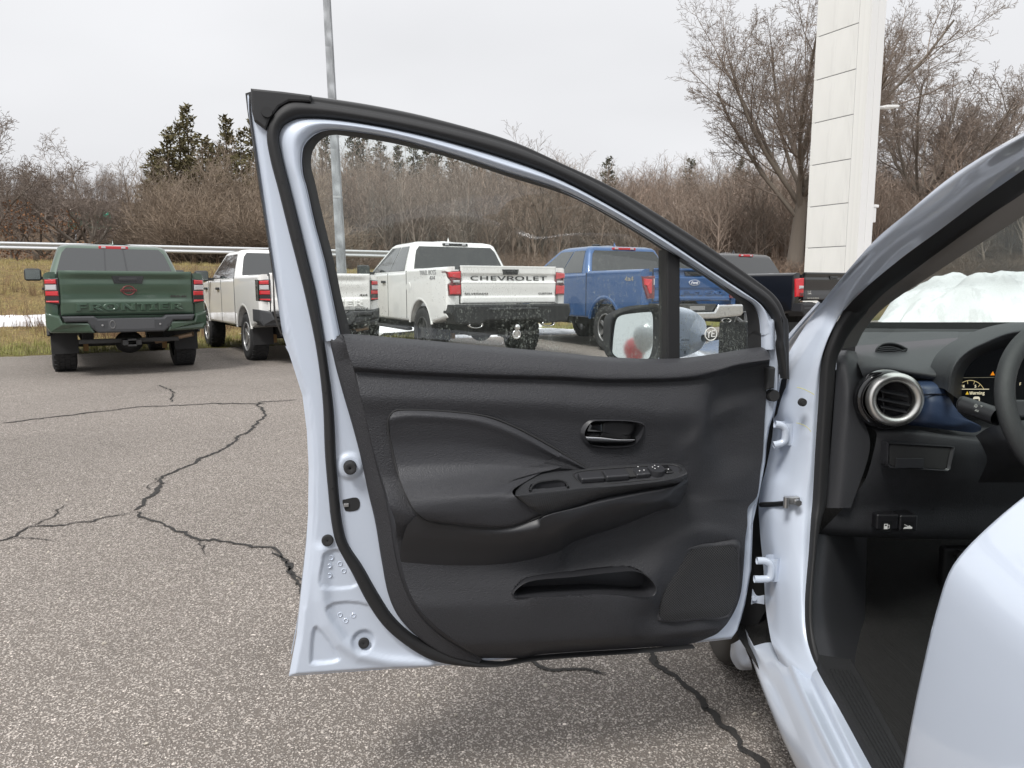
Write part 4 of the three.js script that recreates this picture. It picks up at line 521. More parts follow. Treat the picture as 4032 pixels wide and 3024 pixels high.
const seal = std(lin(0.016, 0.016, 0.017), 0.62), sealLip = std(lin(0.022, 0.022, 0.023), 0.5), piano = phys(lin(0.008, 0.008, 0.009), 0.12, { clearcoat: 1, clearcoatRoughness: 0.03 }), pitBlack = std(lin(0.022, 0.022, 0.023), 0.8);
const CX = 1.15, CZ = -0.9;
const sedan = thing('sedan', 'pale blue-white sedan with its front door standing open', 'car', [CX, 0, CZ]);
const body = (name, g, m, parent = sedan) => { g.translate(-CX, 0, -CZ); return mesh(name, g, m, parent); };
const door = partGroup('door', sedan); door.position.set(0.56 - CX, 0, -1.62 - CZ); door.rotation.y = Math.atan2(0.24814572, 0.96872272);
const dp = (name, g, m) => mesh(name, g, m, door);
const mid = (A, B, t, dz, n = 160) => { const a = along(A, n), b = along(B, n); return a.map((p, i) => [lerp(p[0], b[i][0], t), lerp(p[1], b[i][1], t), lerp(p[2], b[i][2], t) + dz]); };

// -- pressed metal
const doorEdge = [[-1.0648,1.421,0],[-1.0574,1.4279,0],[-1.0047,1.4254,0],[-0.9519,1.4221,0],[-0.8525,1.4135,0],[-0.7348,1.3962,0],[-0.5834,1.3616,0],[-0.4821,1.3232,0],[-0.3733,1.2817,0],[-0.2593,1.2262,0],[-0.1393,1.16,0],[-0.0611,1.1121,0],[0.0069,1.0655,0],[0.0306,1.0403,0],[0.0384,1.0136,0],[0.0425,0.9687,0],[0.0472,0.9428,0],[0.0485,0.8769,0],[0.0468,0.8308,0],[0.0419,0.802,0],[0.0308,0.7646,0],[0.0253,0.7268,0],[0.0237,0.6827,0],[0.0163,0.6357,0],[0.0087,0.5915,0],[-0.0031,0.5326,0],[0.0001,0.5802,0],[-0.001,0.5352,0],[-0.0004,0.4287,0],[-0.0123,0.3467,0],[-0.0206,0.312,0],[-0.0292,0.2834,0],[-0.0449,0.2635,0],[-0.0876,0.2642,0],[-0.1524,0.2662,0],[-0.2627,0.2697,0],[-0.5305,0.2846,0],[-0.6176,0.2828,0],[-0.8343,0.2964,0],[-1.0362,0.3085,0],[-1.0182,0.3915,0],[-1.0063,0.4819,0],[-0.9929,0.5816,0],[-0.9871,0.6415,0],[-0.9867,0.6557,0],[-0.9829,0.7312,0],[-0.9838,0.8059,0],[-0.9895,0.875,0],[-1.0036,0.9287,0],[-1.0167,0.9769,0],[-1.0217,0.9936,0],[-1.0289,1.0669,0],[-1.033,1.1038,0],[-1.0393,1.1659,0],[-1.0472,1.2405,0],[-1.0566,1.3248,0],[-1.0643,1.3946,0]];
const runOuter = [[-0.0074,0.9439,0],[-0.0099,0.9806,0],[-0.0103,0.9696,0],[-0.0173,1.0142,0],[-0.0328,1.0421,0],[-0.0743,1.0643,0],[-0.216,1.1445,0],[-0.3723,1.2274,0],[-0.4817,1.2744,0],[-0.5835,1.3015,0],[-0.6868,1.3296,0],[-0.8071,1.3567,0],[-0.9088,1.3665,0],[-0.9315,1.3642,0],[-0.9497,1.3566,0],[-0.9683,1.3378,0],[-0.9734,1.3196,0],[-0.9734,1.2881,0],[-0.9666,1.2588,0],[-0.9552,1.1973,0],[-0.9392,1.1277,0],[-0.9284,1.0666,0],[-0.9145,0.9847,0]];
const winHole = [...runOuter.map((p) => [p[0], p[1]]), ...[[-0.7663,0.9473,0],[-0.4755,0.9143,0],[-0.3948,0.9121,0],[-0.2051,0.9013,0]].map((p) => [p[0], p[1]])];
const spots = [[-0.9463,0.5502,0],[-0.9297,0.5357,0],[-0.9508,0.534,0],[-0.9229,0.5203,0],[-0.9509,0.5145,0],[-0.9329,0.4298,0],[-0.9066,0.4251,0],[-0.9217,0.4158,0]], pocketTri = rounded([[-0.9833,0.4112,0],[-0.9778,0.4105,0],[-0.9366,0.3411,0],[-0.9386,0.3339,0],[-0.9916,0.336,0],[-0.9927,0.3417,0]], 4), ribArc = [[-0.9626,0.5682,0],[-0.9667,0.5206,0],[-0.966,0.4667,0],[-0.9551,0.4165,0],[-0.9335,0.3754,0],[-0.896,0.3428,0],[-0.8364,0.3208,0],[-0.7563,0.3044,0]], recessA = rounded([[-0.9591,0.5626,0],[-0.9279,0.5637,0],[-0.9116,0.5178,0],[-0.8972,0.4892,0],[-0.9675,0.4952,0],[-0.9633,0.547,0]], 4), recessB = rounded([[-0.9589,0.4524,0],[-0.8753,0.4443,0],[-0.8402,0.3861,0],[-0.7962,0.3382,0],[-0.7643,0.3184,0],[-0.8493,0.3324,0],[-0.9007,0.3601,0],[-0.9352,0.4032,0]], 4), lipLine = [[-1.0508,1.3844,0],[-1.0443,1.3077,0],[-1.0367,1.2295,0],[-1.0271,1.1385,0],[-1.0227,1.0806,0],[-0.9946,0.9237,0],[-0.9808,0.8893,0],[-0.9742,0.845,0],[-0.9709,0.8053,0],[-0.9699,0.7304,0],[-0.9745,0.6292,0],[-0.9737,0.6404,0],[-0.9856,0.5438,0],[-0.9999,0.4543,0]], stopCup = [[-0.9051,0.7339,0]][0], bossCup = [[-0.8888,0.3684,0]][0], plugCup = [[-0.952,0.5885,0]][0];
const pressed = (x, y) => {
  let w = 0; const e = nearest(doorEdge, x, y, true)[0];
  w -= 0.012 * (1 - smooth(0, 0.012, e));
  if (x < -0.55) {
    w -= 0.0022 * Math.exp(-((nearest(lipLine, x, y)[0] / 0.0022) ** 2)); w -= 0.006 * smooth(0.002, -0.004, sdf(pocketTri, x, y)); w += 0.007 * Math.exp(-((nearest(ribArc, x, y)[0] / 0.014) ** 2)); w -= 0.004 * smooth(0.002, -0.003, sdf(recessA, x, y)); w -= 0.004 * smooth(0.002, -0.003, sdf(recessB, x, y));
    for (const [s, r, h] of [[stopCup, 0.03, 0.006], [bossCup, 0.026, -0.006], [plugCup, 0.02, 0.0]]) w += h * smooth(r, r * 0.6, Math.hypot(x - s[0], y - s[1]));
  }
  return w;
};
dp('inner_panel', sheet(doorEdge, [winHole], 0.0032, pressed, 0.05), sedanPaint);
for (const q of spots) dp('weld_dimple', new THREE.TorusGeometry(0.0042, 0.0011, 8, 24).translate(q[0], q[1], pressed(q[0], q[1]) + 0.0002), sedanPaint);
const skinTop = [[0.0431,0.9286,0],[-0.2051,0.9013,0],[-0.3948,0.9121,0],[-0.4755,0.9143,0],[-0.7664,0.9398,0],[-1.0205,0.9651,0]].map((p) => [p[0], p[1]]), skin2 = [...skinTop, ...doorEdge.filter((p) => p[1] < 0.93 && p[0] < -0.5).reverse().map((p) => [p[0], p[1]]), ...doorEdge.filter((p) => p[1] < 0.86 && p[0] >= -0.5).reverse().map((p) => [p[0], p[1]])];
dp('outer_skin', sheet(skin2, [], 0.02, (x, y) => -0.075 - 0.03 * smooth(0.95, 0.5, y), 0.004), sedanPaint);
// -- seals and window frame
const sealOut = [[0.0539,0.8797,0],[0.0494,0.9427,0],[0.0365,0.9691,0.004],[0.0296,1.0277,0],[0.0057,1.0586,0],[-0.0446,1.0911,0],[-0.1387,1.1447,0],[-0.2588,1.2106,0],[-0.3732,1.2734,0],[-0.482,1.3192,0],[-0.5835,1.3532,0],[-0.759,1.3873,0],[-0.8758,1.4025,0],[-0.9568,1.41,0],[-0.9922,1.4097,0],[-1.0101,1.3988,0],[-1.0262,1.377,0],[-1.0337,1.3524,0],[-1.03,1.3127,0],[-1.017,1.2527,0],[-1.003,1.1848,0],[-0.9886,1.118,0],[-0.978,1.0667,0],[-0.9608,0.9638,0],[-0.9524,0.8662,0],[-0.9513,0.7544,0],[-0.9454,0.6397,0],[-0.9463,0.6514,0],[-0.9373,0.5846,0],[-0.9066,0.5146,0],[-0.8777,0.4487,0],[-0.8478,0.3982,0],[-0.8092,0.3569,0],[-0.7562,0.3159,0],[-0.6878,0.2929,0],[-0.6176,0.2834,0],[-0.5305,0.2855,0],[-0.2627,0.2703,0],[-0.1524,0.2666,0]], sealIn = [[0.0443,0.8771,0],[0.027,0.9574,0],[0.0296,0.9689,0],[0.0163,1.0083,0],[-0.0074,1.0364,0],[-0.0432,1.0615,0],[-0.1376,1.1158,0],[-0.2581,1.1859,0],[-0.3726,1.2451,0],[-0.4818,1.2942,0],[-0.5835,1.3268,0],[-0.7593,1.366,0],[-0.8992,1.3839,0],[-0.9577,1.3847,0],[-0.9845,1.3804,0],[-1.0048,1.3671,0],[-1.0121,1.349,0],[-1.0089,1.3181,0],[-0.9977,1.2646,0],[-0.9825,1.1921,0],[-0.9671,1.1158,0],[-0.9573,1.0667,0],[-0.9388,0.9221,0],[-0.9319,0.8407,0],[-0.9302,0.7405,0],[-0.9257,0.651,0],[-0.9245,0.6365,0],[-0.9148,0.5826,0],[-0.8859,0.5288,0],[-0.8566,0.4684,0],[-0.8265,0.4152,0],[-0.7823,0.3677,0],[-0.7287,0.3352,0],[-0.6598,0.3031,0],[-0.6033,0.2891,0],[-0.5305,0.2922,0],[-0.2629,0.2758,0],[-0.1525,0.2703,0]];
dp('weather_seal', loft([sealOut, mid(sealOut, sealIn, 0.12, 0.012), mid(sealOut, sealIn, 0.5, 0.017), mid(sealOut, sealIn, 0.88, 0.012), sealIn], 420, 4), seal);
const topOuter = [[0.0783,0.8724,-0.03],[0.0649,1.0122,-0.03],[0.0607,1.0122,-0.03],[0.0516,1.0409,-0.03],[0.0284,1.0666,-0.03],[-0.0426,1.1147,-0.03],[-0.1225,1.1636,-0.03],[-0.2449,1.2311,-0.03],[-0.3614,1.2877,-0.03],[-0.4724,1.3298,-0.03],[-0.5759,1.3692,-0.03],[-0.7304,1.4045,-0.03],[-0.8505,1.4221,-0.03],[-0.952,1.4308,-0.03],[-1.0059,1.4342,-0.03],[-1.0597,1.4365,-0.03]], topRidge = [[0.0499,0.8776,0.006],[0.0369,1.0139,0.006],[0.0256,1.028,0.006],[0.0017,1.0586,0.006],[-0.0483,1.0905,0.006],[-0.1421,1.1439,0.006],[-0.2617,1.2096,0.006],[-0.3755,1.2721,0.006],[-0.484,1.3177,0.006],[-0.585,1.3516,0.006],[-0.7598,1.3855,0.006],[-0.8761,1.4007,0.006],[-0.9568,1.4082,0.006],[-0.992,1.4079,0.006],[-1.0096,1.4029,0.006],[-1.0357,1.3992,0.006]];
dp('frame_seal', loft([topOuter, mid(topOuter, topRidge, 0.35, 0.016), mid(topOuter, topRidge, 0.75, 0.004), topRidge], 260, 4), sealLip);
dp('corner_cap', plate([[-1.0568,1.4284,0],[-1.0046,1.4265,0],[-0.953,1.4231,0],[-0.9546,1.4106,0],[-0.9922,1.4097,0],[-1.0101,1.3988,0],[-1.0262,1.377,0],[-1.0339,1.3586,0],[-1.0534,1.3734,0],[-1.0567,1.3906,0],[-1.0571,1.4124,0]].reverse(), -0.012, 0.012, 0.004), sealLip);
dp('corner_plug', new THREE.CylinderGeometry(0.009, 0.010, 0.01, 20).rotateX(Math.PI / 2).translate(...[[-1.0307,1.3879,0.013]][0]), seal);
dp('edge_trim', loft([[[-1.0686,1.4263,-0.02],[-1.0662,1.3923,-0.02],[-1.0593,1.3282,-0.02],[-1.0504,1.2427,-0.02],[-1.0422,1.1671,-0.02],[-1.0358,1.1041,-0.02],[-1.0348,1.0237,-0.02],[-1.0255,0.9925,-0.02]], [[-1.0572,1.4263,-0.004],[-1.0601,1.3913,-0.004],[-1.0543,1.3256,-0.004],[-1.0464,1.241,-0.004],[-1.0387,1.1661,-0.004],[-1.0324,1.1039,-0.004],[-1.0302,1.0243,-0.004],[-1.0219,0.9934,-0.004]]], 80, 2), seal);
const frameOut = [[0.0277,0.9446,0],[0.0208,1.0138,0],[0.0163,1.0083,0],[-0.0074,1.0364,0],[-0.0432,1.0615,0],[-0.1376,1.1158,0],[-0.2581,1.1859,0],[-0.3726,1.2451,0],[-0.4818,1.2942,0],[-0.5835,1.3268,0],[-0.7593,1.366,0],[-0.8992,1.3839,0],[-0.9577,1.3847,0],[-0.9845,1.3804,0],[-1.0048,1.3671,0],[-1.0121,1.349,0],[-1.0089,1.3181,0],[-0.9977,1.2646,0],[-0.9825,1.1921,0],[-0.9671,1.1158,0],[-0.9573,1.0667,0],[-0.9508,1.0189,0],[-0.9459,0.978,0]];
dp('window_frame', loft([frameOut, mid(frameOut, runOuter, 0.25, 0.010), mid(frameOut, runOuter, 0.6, 0.017), mid(frameOut, runOuter, 0.88, 0.010), runOuter.map((p) => [p[0], p[1], -0.004])], 300, 4), sedanPaint);
const glassEdge = [[-0.0242,0.9393,-0.026],[-0.0257,0.9849,-0.026],[-0.0255,0.9682,-0.026],[-0.0293,1.0133,-0.026],[-0.0383,1.0359,-0.026],[-0.058,1.0523,-0.026],[-0.1533,1.1108,-0.026],[-0.1995,1.1349,-0.026],[-0.2328,1.1547,-0.026],[-0.3331,1.2099,-0.026],[-0.4458,1.2624,-0.026],[-0.5769,1.2981,-0.026],[-0.6822,1.3269,-0.026],[-0.8048,1.3524,-0.026],[-0.8991,1.3623,-0.026],[-0.913,1.363,-0.026],[-0.9316,1.3579,-0.026],[-0.9458,1.3458,-0.026],[-0.9555,1.3293,-0.026],[-0.9586,1.3062,-0.026],[-0.9527,1.2765,-0.026],[-0.9449,1.2348,-0.026],[-0.9328,1.1762,-0.026],[-0.9185,1.1096,-0.026],[-0.9115,1.0663,-0.026],[-0.893,0.9814,-0.026]];
dp('glass_run', loft([runOuter, mid(runOuter, glassEdge, 0.3, 0.010), glassEdge.map((p) => p)], 280, 4), seal);
dp('division_bar', plate([[-0.239,1.1593,-0.012],[-0.2074,1.1411,-0.012],[-0.2002,0.9207,-0.012],[-0.2312,0.9215,-0.012]].reverse(), -0.05, -0.006, 0.004), seal);
const glassMat = phys(lin(0.95, 0.985, 0.97), 0.0, { transmission: 1, thickness: 0, ior: 1.5 });
const pane = [[-0.2301,1.1576,-0.03],[-0.3315,1.2142,-0.03],[-0.4445,1.2667,-0.03],[-0.5759,1.3036,-0.03],[-0.6814,1.3312,-0.03],[-0.8043,1.3578,-0.03],[-0.8989,1.3672,-0.03],[-0.9175,1.3674,-0.03],[-0.9361,1.3619,-0.03],[-0.9503,1.3486,-0.03],[-0.9601,1.3298,-0.03],[-0.9632,1.3067,-0.03],[-0.9574,1.2768,-0.03],[-0.9495,1.2351,-0.03],[-0.9375,1.1764,-0.03],[-0.9231,1.1096,-0.03],[-0.9007,0.98,-0.03],[-0.8375,0.9638,-0.03],[-0.4657,0.9242,-0.03],[-0.325,0.9097,-0.03],[-0.2219,0.9069,-0.03]];
dp('window_glass', sheet(pane, [], 0.03, () => -0.03), glassMat);
const quarter = [[-0.1988,1.1405,-0.03],[-0.1513,1.1164,-0.03],[-0.0557,1.0556,-0.03],[-0.0312,1.0386,-0.03],[-0.022,1.0131,-0.03],[-0.0182,0.9678,-0.03],[-0.0163,0.9273,-0.03],[-0.1126,0.9125,-0.03],[-0.1911,0.9061,-0.03]];
dp('quarter_glass', sheet(quarter, [], 0.03, () => -0.031), glassMat);
// dried spray and dust on the panes
const grime = (() => {
  const n = 2048, a = new Float32Array(n * n), r = rng(404), data = new Uint8Array(n * n * 4);
  const top = (x) => 0.955 + 0.10 * fbm(x / 90, 3, 3);               // local heights wrap at 1 m; the glass runs from 0.86 to 1.38
  const rowOf = (y) => ((Math.round(y * n) % n) + n) % n;
  for (let k = 0; k < 30000; k++) { const x = r() * n, h = 0.86 + 0.42 * r() ** 2.3; if (fbm(x / 130, h * 14, 3) < 0.26 + 0.2 * r()) continue; const  R = 1.1 + 2.4 * r() ** 4, cy = rowOf(h), len = r() < 0.2 ? 3 + 6 * r() : 0, s = (0.1 + 0.32 * r()) * (1 - 0.62 * smooth(0.98, 1.2, h)), ringy = R > 2.2; for (let dy = -4 - len | 0; dy <= 4; dy++) for (let dx = -4; dx <= 4; dx++) { const yy = dy < 0 ? Math.min(0, dy + len) : dy, d = Math.hypot(dx + 0.8 * noise2(k, dy * 0.7), yy) / R; if (d < 1) { const i = ((cy + dy + n) % n) * n + ((x + dx + n) % n | 0); a[i] = Math.max(a[i], s * (ringy ? 0.35 + 0.65 * smooth(0.45, 0.8, d) : 1)); } } }
  for (let y = 0; y < n; y++) for (let x = 0; x < n; x++) { const i = y * n + x, film = 0.03 + 0.12 * Math.max(0, fbm(x / 10, y / 120, 3) - 0.40) + 0.08 * Math.max(0, fbm(x / 52 + 7, y / 80, 3) - 0.45); const v = Math.min(0.8, a[i] + film); data[i * 4] = data[i * 4 + 1] = data[i * 4 + 2] = v * 255; data[i * 4 + 3] = 255; }
  return dataTex(data, n, false);
})();
const grimeMat = std(lin(0.52, 0.53, 0.48), 1, { alphaMap: grime, transparent: true });
dp('dried_spray', sheet(pane, [], 0.03, () => -0.0335), grimeMat); dp('dried_spray', sheet(quarter, [], 0.03, () => -0.0345), grimeMat);
// marks on the glass
const print = (name, w, h, px, draw, p) => { const c = document.createElement('canvas'); c.width = px; c.height = Math.round(px * h / w); const q = c.getContext('2d'); draw(q, c.width, c.height); const t = new THREE.CanvasTexture(c); t.colorSpace = THREE.SRGBColorSpace; t.magFilter = THREE.LinearFilter; const g = new THREE.PlaneGeometry(w, h); g.translate(...p); return [g, t]; };
const etch = (q, w, h) => { q.clearRect(0, 0, w, h); q.save(); q.translate(w, 0); q.scale(-1, 1); q.fillStyle = 'rgba(20,26,24,0.95)'; q.textAlign = 'center'; q.font = `bold ${h * 0.15}px sans-serif`; q.fillText('NISSAN', w / 2, h * 0.14); q.font = `italic ${h * 0.1}px sans-serif`; q.fillText('Vitro', w / 2, h * 0.31); q.font = `${h * 0.085}px sans-serif`; q.fillText('43R-015022', w / 2 + w * 0.08, h * 0.46); q.fillText('TEMPERED', w / 2 + w * 0.05, h * 0.57); q.fillText('DOT-376 M-660 AS2', w / 2, h * 0.68); q.beginPath(); q.arc(w * 0.14, h * 0.44, h * 0.08, 0, 7); q.lineWidth = h * 0.015; q.strokeStyle = q.fillStyle; q.stroke(); q.fillText('E4', w * 0.14, h * 0.47); q.fillRect(w * 0.46, h * 0.74, w * 0.08, h * 0.14); q.fillRect(w * 0.4, h * 0.73, w * 0.2, h * 0.03); q.fillRect(w * 0.4, h * 0.87, w * 0.2, h * 0.03); q.restore(); };
for (const [p, w, h] of [[[[-0.1782,0.9502,0]][0], 0.032, 0.036], [[[-0.873,1.019,0]][0], 0.042, 0.046]]) { const [g, t] = print('etched_mark', w, h, 256, etch, [p[0], p[1], -0.0285]); dp('etched_mark', g, std(lin(1, 1, 1), 0.6, { map: t, transparent: true })); }
{
  const c = [[-0.1163,0.9774,-0.028]][0], marker = std(lin(0.85, 0.86, 0.82), 0.7), R = 0.0142;
  dp('chalk_ring', new THREE.TorusGeometry(R, 0.0014, 6, 40).scale(1, 1, 0.4).translate(c[0], c[1], -0.0284), marker);
  const st = (a, b) => tube([a, [(a[0] + b[0]) / 2 + 0.0003, (a[1] + b[1]) / 2, 0], b].map((p) => [c[0] + p[0], c[1] + p[1], -0.0284]), 0.0011, 6, 6);
  dp('chalk_letters', merge([st([-0.0095, 0.006, 0], [-0.0055, 0.0005, 0]), st([-0.0012, 0.007, 0], [-0.0055, 0.0005, 0]), st([-0.0055, 0.0005, 0], [-0.0053, -0.008, 0]), st([0.0022, 0.0075, 0], [0.0018, -0.006, 0]), st([0.0022, 0.0075, 0], [0.009, 0.0078, 0]), st([0.002, 0.0005, 0], [0.0082, 0.001, 0]), st([0.0018, -0.006, 0], [0.0095, -0.0055, 0])]), marker);
}
// -- side mirror, outside the door
{
  const gz = (p) => p, rim = [[-0.2876,1.0046,-0.235],[-0.2832,1.0131,-0.232],[-0.2527,1.0328,-0.2],[-0.2178,1.0396,-0.155],[-0.1984,1.0395,-0.125],[-0.1878,1.0274,-0.115],[-0.1851,0.9764,-0.115],[-0.1862,0.9439,-0.118],[-0.1925,0.9164,-0.13],[-0.2067,0.9039,-0.14],[-0.24,0.9018,-0.185],[-0.2726,0.9064,-0.225],[-0.2854,0.9244,-0.235],[-0.2886,0.9614,-0.237]], face = [[-0.2642,1.0034,-0.22],[-0.257,1.0116,-0.212],[-0.2287,1.0215,-0.18],[-0.2086,1.0267,-0.15],[-0.1996,1.0255,-0.14],[-0.1952,1.018,-0.135],[-0.1953,0.9752,-0.137],[-0.1972,0.9423,-0.142],[-0.2047,0.9154,-0.152],[-0.2115,0.9113,-0.158],[-0.2578,0.911,-0.205],[-0.2686,0.9157,-0.215],[-0.2745,0.9238,-0.221],[-0.2743,0.9345,-0.222]];
  const ringOf = (l, n = 70) => { const c = rounded(l, 8); c.push(c[0]); return along(c, n, true); }, A = ringOf(rim), B = ringOf(face), M = A.map((p, i) => { const b = B[i]; return [lerp(p[0], b[0], 0.5), lerp(p[1], b[1], 0.5), Math.max(p[2], b[2]) + 0.006]; });
  dp('mirror_bezel', loft([A, M, B, B.map((p) => [p[0], p[1], p[2] - 0.02])], 70, 4, { straight: true }), darkPlastic);
  const c = B.reduce((s, p) => [s[0] + p[0] / B.length, s[1] + p[1] / B.length, s[2] + p[2] / B.length], [0, 0, 0]);
  const nrm = new THREE.Vector3(-0.60, 0.13, 0.79).normalize(), flat = B.map((p) => { const q = V(p), d = q.clone().sub(V(c)).dot(nrm); q.z -= d / nrm.z; return [q.x, q.y, q.z - 0.004]; });
  dp('mirror_glass', grid((i, j) => (j ? [c[0], c[1], c[2] - 0.004] : flat[i]), 70, 1), std(lin(0.80, 0.83, 0.83), 0.03, { metalness: 1 }));
  const tip = [[-0.0883,0.9684,-0.1]][0], S = [A, A.map((p) => [p[0] + 0.03, lerp(p[1], c[1], 0.02) , p[2] - 0.028]), A.map((p) => [lerp(p[0] + 0.09, tip[0], 0.25), lerp(p[1], c[1], 0.14), lerp(p[2] - 0.05, tip[2], 0.2)]), A.map((p) => [lerp(p[0] + 0.13, tip[0], 0.6), lerp(p[1], c[1] - 0.002, 0.45), lerp(p[2] - 0.04, tip[2], 0.5)]), A.map((p) => [lerp(p[0] + 0.15, tip[0], 0.93), lerp(p[1], c[1] - 0.006, 0.88), lerp(p[2] - 0.03, tip[2], 0.9)])];
  dp('mirror_shell', loft(S, 70, 5, { straight: true }), sedanPaint);
  dp('mirror_foot', box(c[0] + 0.07, c[0] + 0.17, c[1] - 0.115, c[1] - 0.075, -0.16, -0.05, 0.012), darkPlastic);
}
// -- inner trim
const T = [[[-0.9131,0.992,0.002],[-0.8966,0.9918,0.002],[-0.7661,0.9786,0.002],[-0.6133,0.9619,0.002],[-0.4764,0.9473,0.002],[-0.396,0.9376,0.002],[-0.281,0.9295,0.002],[-0.2071,0.9291,0.002],[-0.162,0.9322,0.002],[-0.0389,0.9462,0.002],[-0.0074,0.9483,0.002],[0.0089,0.9415,0.002]],
  [[-0.9093,0.9871,0.03],[-0.8886,0.981,0.03],[-0.7698,0.9677,0.03],[-0.6199,0.9516,0.03],[-0.4855,0.9397,0.03],[-0.4066,0.9307,0.03],[-0.2938,0.9232,0.03],[-0.2212,0.9218,0.03],[-0.1471,0.9276,0.03],[-0.0561,0.9378,0.03],[-0.0176,0.9433,0.03],[-0.0042,0.9324,0.03]],
  [[-0.9026,0.9569,0.046],[-0.7722,0.9431,0.046],[-0.6236,0.9295,0.046],[-0.4905,0.9196,0.046],[-0.4124,0.911,0.046],[-0.3007,0.906,0.046],[-0.2143,0.9067,0.046],[-0.1408,0.9154,0.046],[-0.0809,0.9261,0.046],[-0.0152,0.9286,0.046]],
  [[-0.8954,0.9335,0.05],[-0.7731,0.9217,0.05],[-0.6246,0.9112,0.05],[-0.4917,0.9035,0.05],[-0.4137,0.8967,0.05],[-0.3022,0.8933,0.05],[-0.216,0.8938,0.05],[-0.1515,0.9021,0.05],[-0.098,0.9147,0.05],[-0.0183,0.925,0.05]],
  { crease: true, c: [[-0.8912,0.9228,0.036],[-0.7714,0.912,0.036],[-0.6214,0.9015,0.036],[-0.487,0.8942,0.036],[-0.4082,0.8875,0.036],[-0.2955,0.8839,0.036],[-0.2083,0.8843,0.036],[-0.1478,0.8885,0.034],[-0.1072,0.892,0.016],[-0.0724,0.9,0.009],[0.0095,0.9154,0.008]] },
  [[-0.8831,0.8788,0.054],[-0.7984,0.8733,0.054],[-0.6257,0.8605,0.054],[-0.4925,0.8495,0.054],[-0.4687,0.8454,0.054],[-0.3867,0.8382,0.054],[-0.3166,0.83,0.054],[-0.2736,0.8229,0.054],[-0.2302,0.8224,0.054],[-0.1752,0.8249,0.05],[-0.1288,0.8404,0.02],[-0.0709,0.8537,0.01],[0.0056,0.8678,0.008]],
  [[-0.8744,0.8386,0.046],[-0.624,0.8225,0.046],[-0.4895,0.8087,0.046],[-0.3826,0.7904,0.046],[-0.2685,0.7795,0.046],[-0.2099,0.7766,0.046],[-0.1739,0.7893,0.05],[-0.1326,0.8021,0.024],[-0.073,0.818,0.016],[0.0048,0.8336,0.008]],
  [[-0.8638,0.7835,0.042],[-0.6232,0.7706,0.042],[-0.4878,0.7554,0.042],[-0.3801,0.7414,0.042],[-0.2351,0.7382,0.04],[-0.1729,0.758,0.045],[-0.1145,0.7651,0.011],[0.0039,0.7761,0.008]],
  [[-0.8487,0.7213,0.045],[-0.6756,0.7152,0.045],[-0.4883,0.7058,0.045],[-0.3806,0.7044,0.045],[-0.2171,0.703,0.036],[-0.164,0.7168,0.037],[-0.0961,0.7125,0.01],[0.0035,0.7063,0.008]],
  [[-0.8419,0.6969,0.058],[-0.6788,0.6783,0.06],[-0.4929,0.6703,0.06],[-0.3558,0.6701,0.055],[-0.1998,0.665,0.034],[-0.1008,0.6581,0.022],[-0.0005,0.6714,0.008]],
  [[-0.8364,0.673,0.08],[-0.7814,0.6489,0.08],[-0.6831,0.6309,0.08],[-0.4974,0.6301,0.075],[-0.3574,0.6445,0.06],[-0.2119,0.6394,0.03],[-0.1003,0.6182,0.024],[-0.0057,0.6127,0.008]],
  [[-0.8262,0.6388,0.074],[-0.7745,0.6217,0.074],[-0.6338,0.5969,0.075],[-0.4985,0.6027,0.07],[-0.4369,0.6069,0.05],[-0.2562,0.62,0.03],[-0.1489,0.6114,0.028],[-0.0299,0.5854,0.01]],
  [[-0.8207,0.5954,0.046],[-0.7458,0.5755,0.046],[-0.6271,0.5535,0.045],[-0.4882,0.5334,0.04],[-0.4555,0.5345,0.026],[-0.3103,0.5653,0.022],[-0.1968,0.5769,0.034],[-0.0329,0.5487,0.015]],
  [[-0.8149,0.5485,0.042],[-0.7198,0.5286,0.042],[-0.6129,0.5126,0.042],[-0.4865,0.4921,0.036],[-0.4565,0.4971,0.03],[-0.3125,0.5087,0.03],[-0.2445,0.5323,0.042],[-0.1696,0.5486,0.042],[-0.0395,0.5182,0.02]],
  [[-0.803,0.4979,0.052],[-0.7219,0.4867,0.052],[-0.5889,0.471,0.055],[-0.5456,0.4781,0.05],[-0.4068,0.472,0.05],[-0.291,0.4658,0.05],[-0.245,0.4825,0.046],[-0.1613,0.5003,0.03],[-0.0404,0.4705,0.02]],
  [[-0.7857,0.4601,0.062],[-0.6714,0.4473,0.062],[-0.5639,0.4444,0.064],[-0.5502,0.4553,0.066],[-0.4125,0.4458,0.066],[-0.3256,0.4299,0.064],[-0.2807,0.4187,0.056],[-0.249,0.4087,0.034],[-0.1586,0.4267,0.03],[-0.0436,0.3985,0.02]],
  [[-0.7551,0.4201,0.059],[-0.6443,0.4042,0.059],[-0.5485,0.4092,0.061],[-0.4105,0.394,0.063],[-0.3398,0.384,0.059],[-0.2878,0.373,0.042],[-0.2457,0.3627,0.03],[-0.0917,0.3589,0.028],[-0.0534,0.3562,0.018]],
  [[-0.7019,0.3657,0.051],[-0.5878,0.3555,0.051],[-0.5454,0.353,0.051],[-0.4059,0.3421,0.053],[-0.3331,0.3325,0.046],[-0.2825,0.3258,0.033],[-0.1042,0.3167,0.025],[-0.0708,0.3173,0.012]],
  [[-0.6712,0.3315,0.03],[-0.5541,0.3192,0.03],[-0.5393,0.3221,0.03],[-0.2728,0.3005,0.02],[-0.1439,0.294,0.012],[-0.0902,0.2947,0.008]],
  [[-0.6466,0.3034,0.004],[-0.5468,0.2917,0.004],[-0.5317,0.2944,0.004],[-0.2648,0.2787,0.004],[-0.1548,0.2738,0.004],[-0.1006,0.2863,0.004]]];
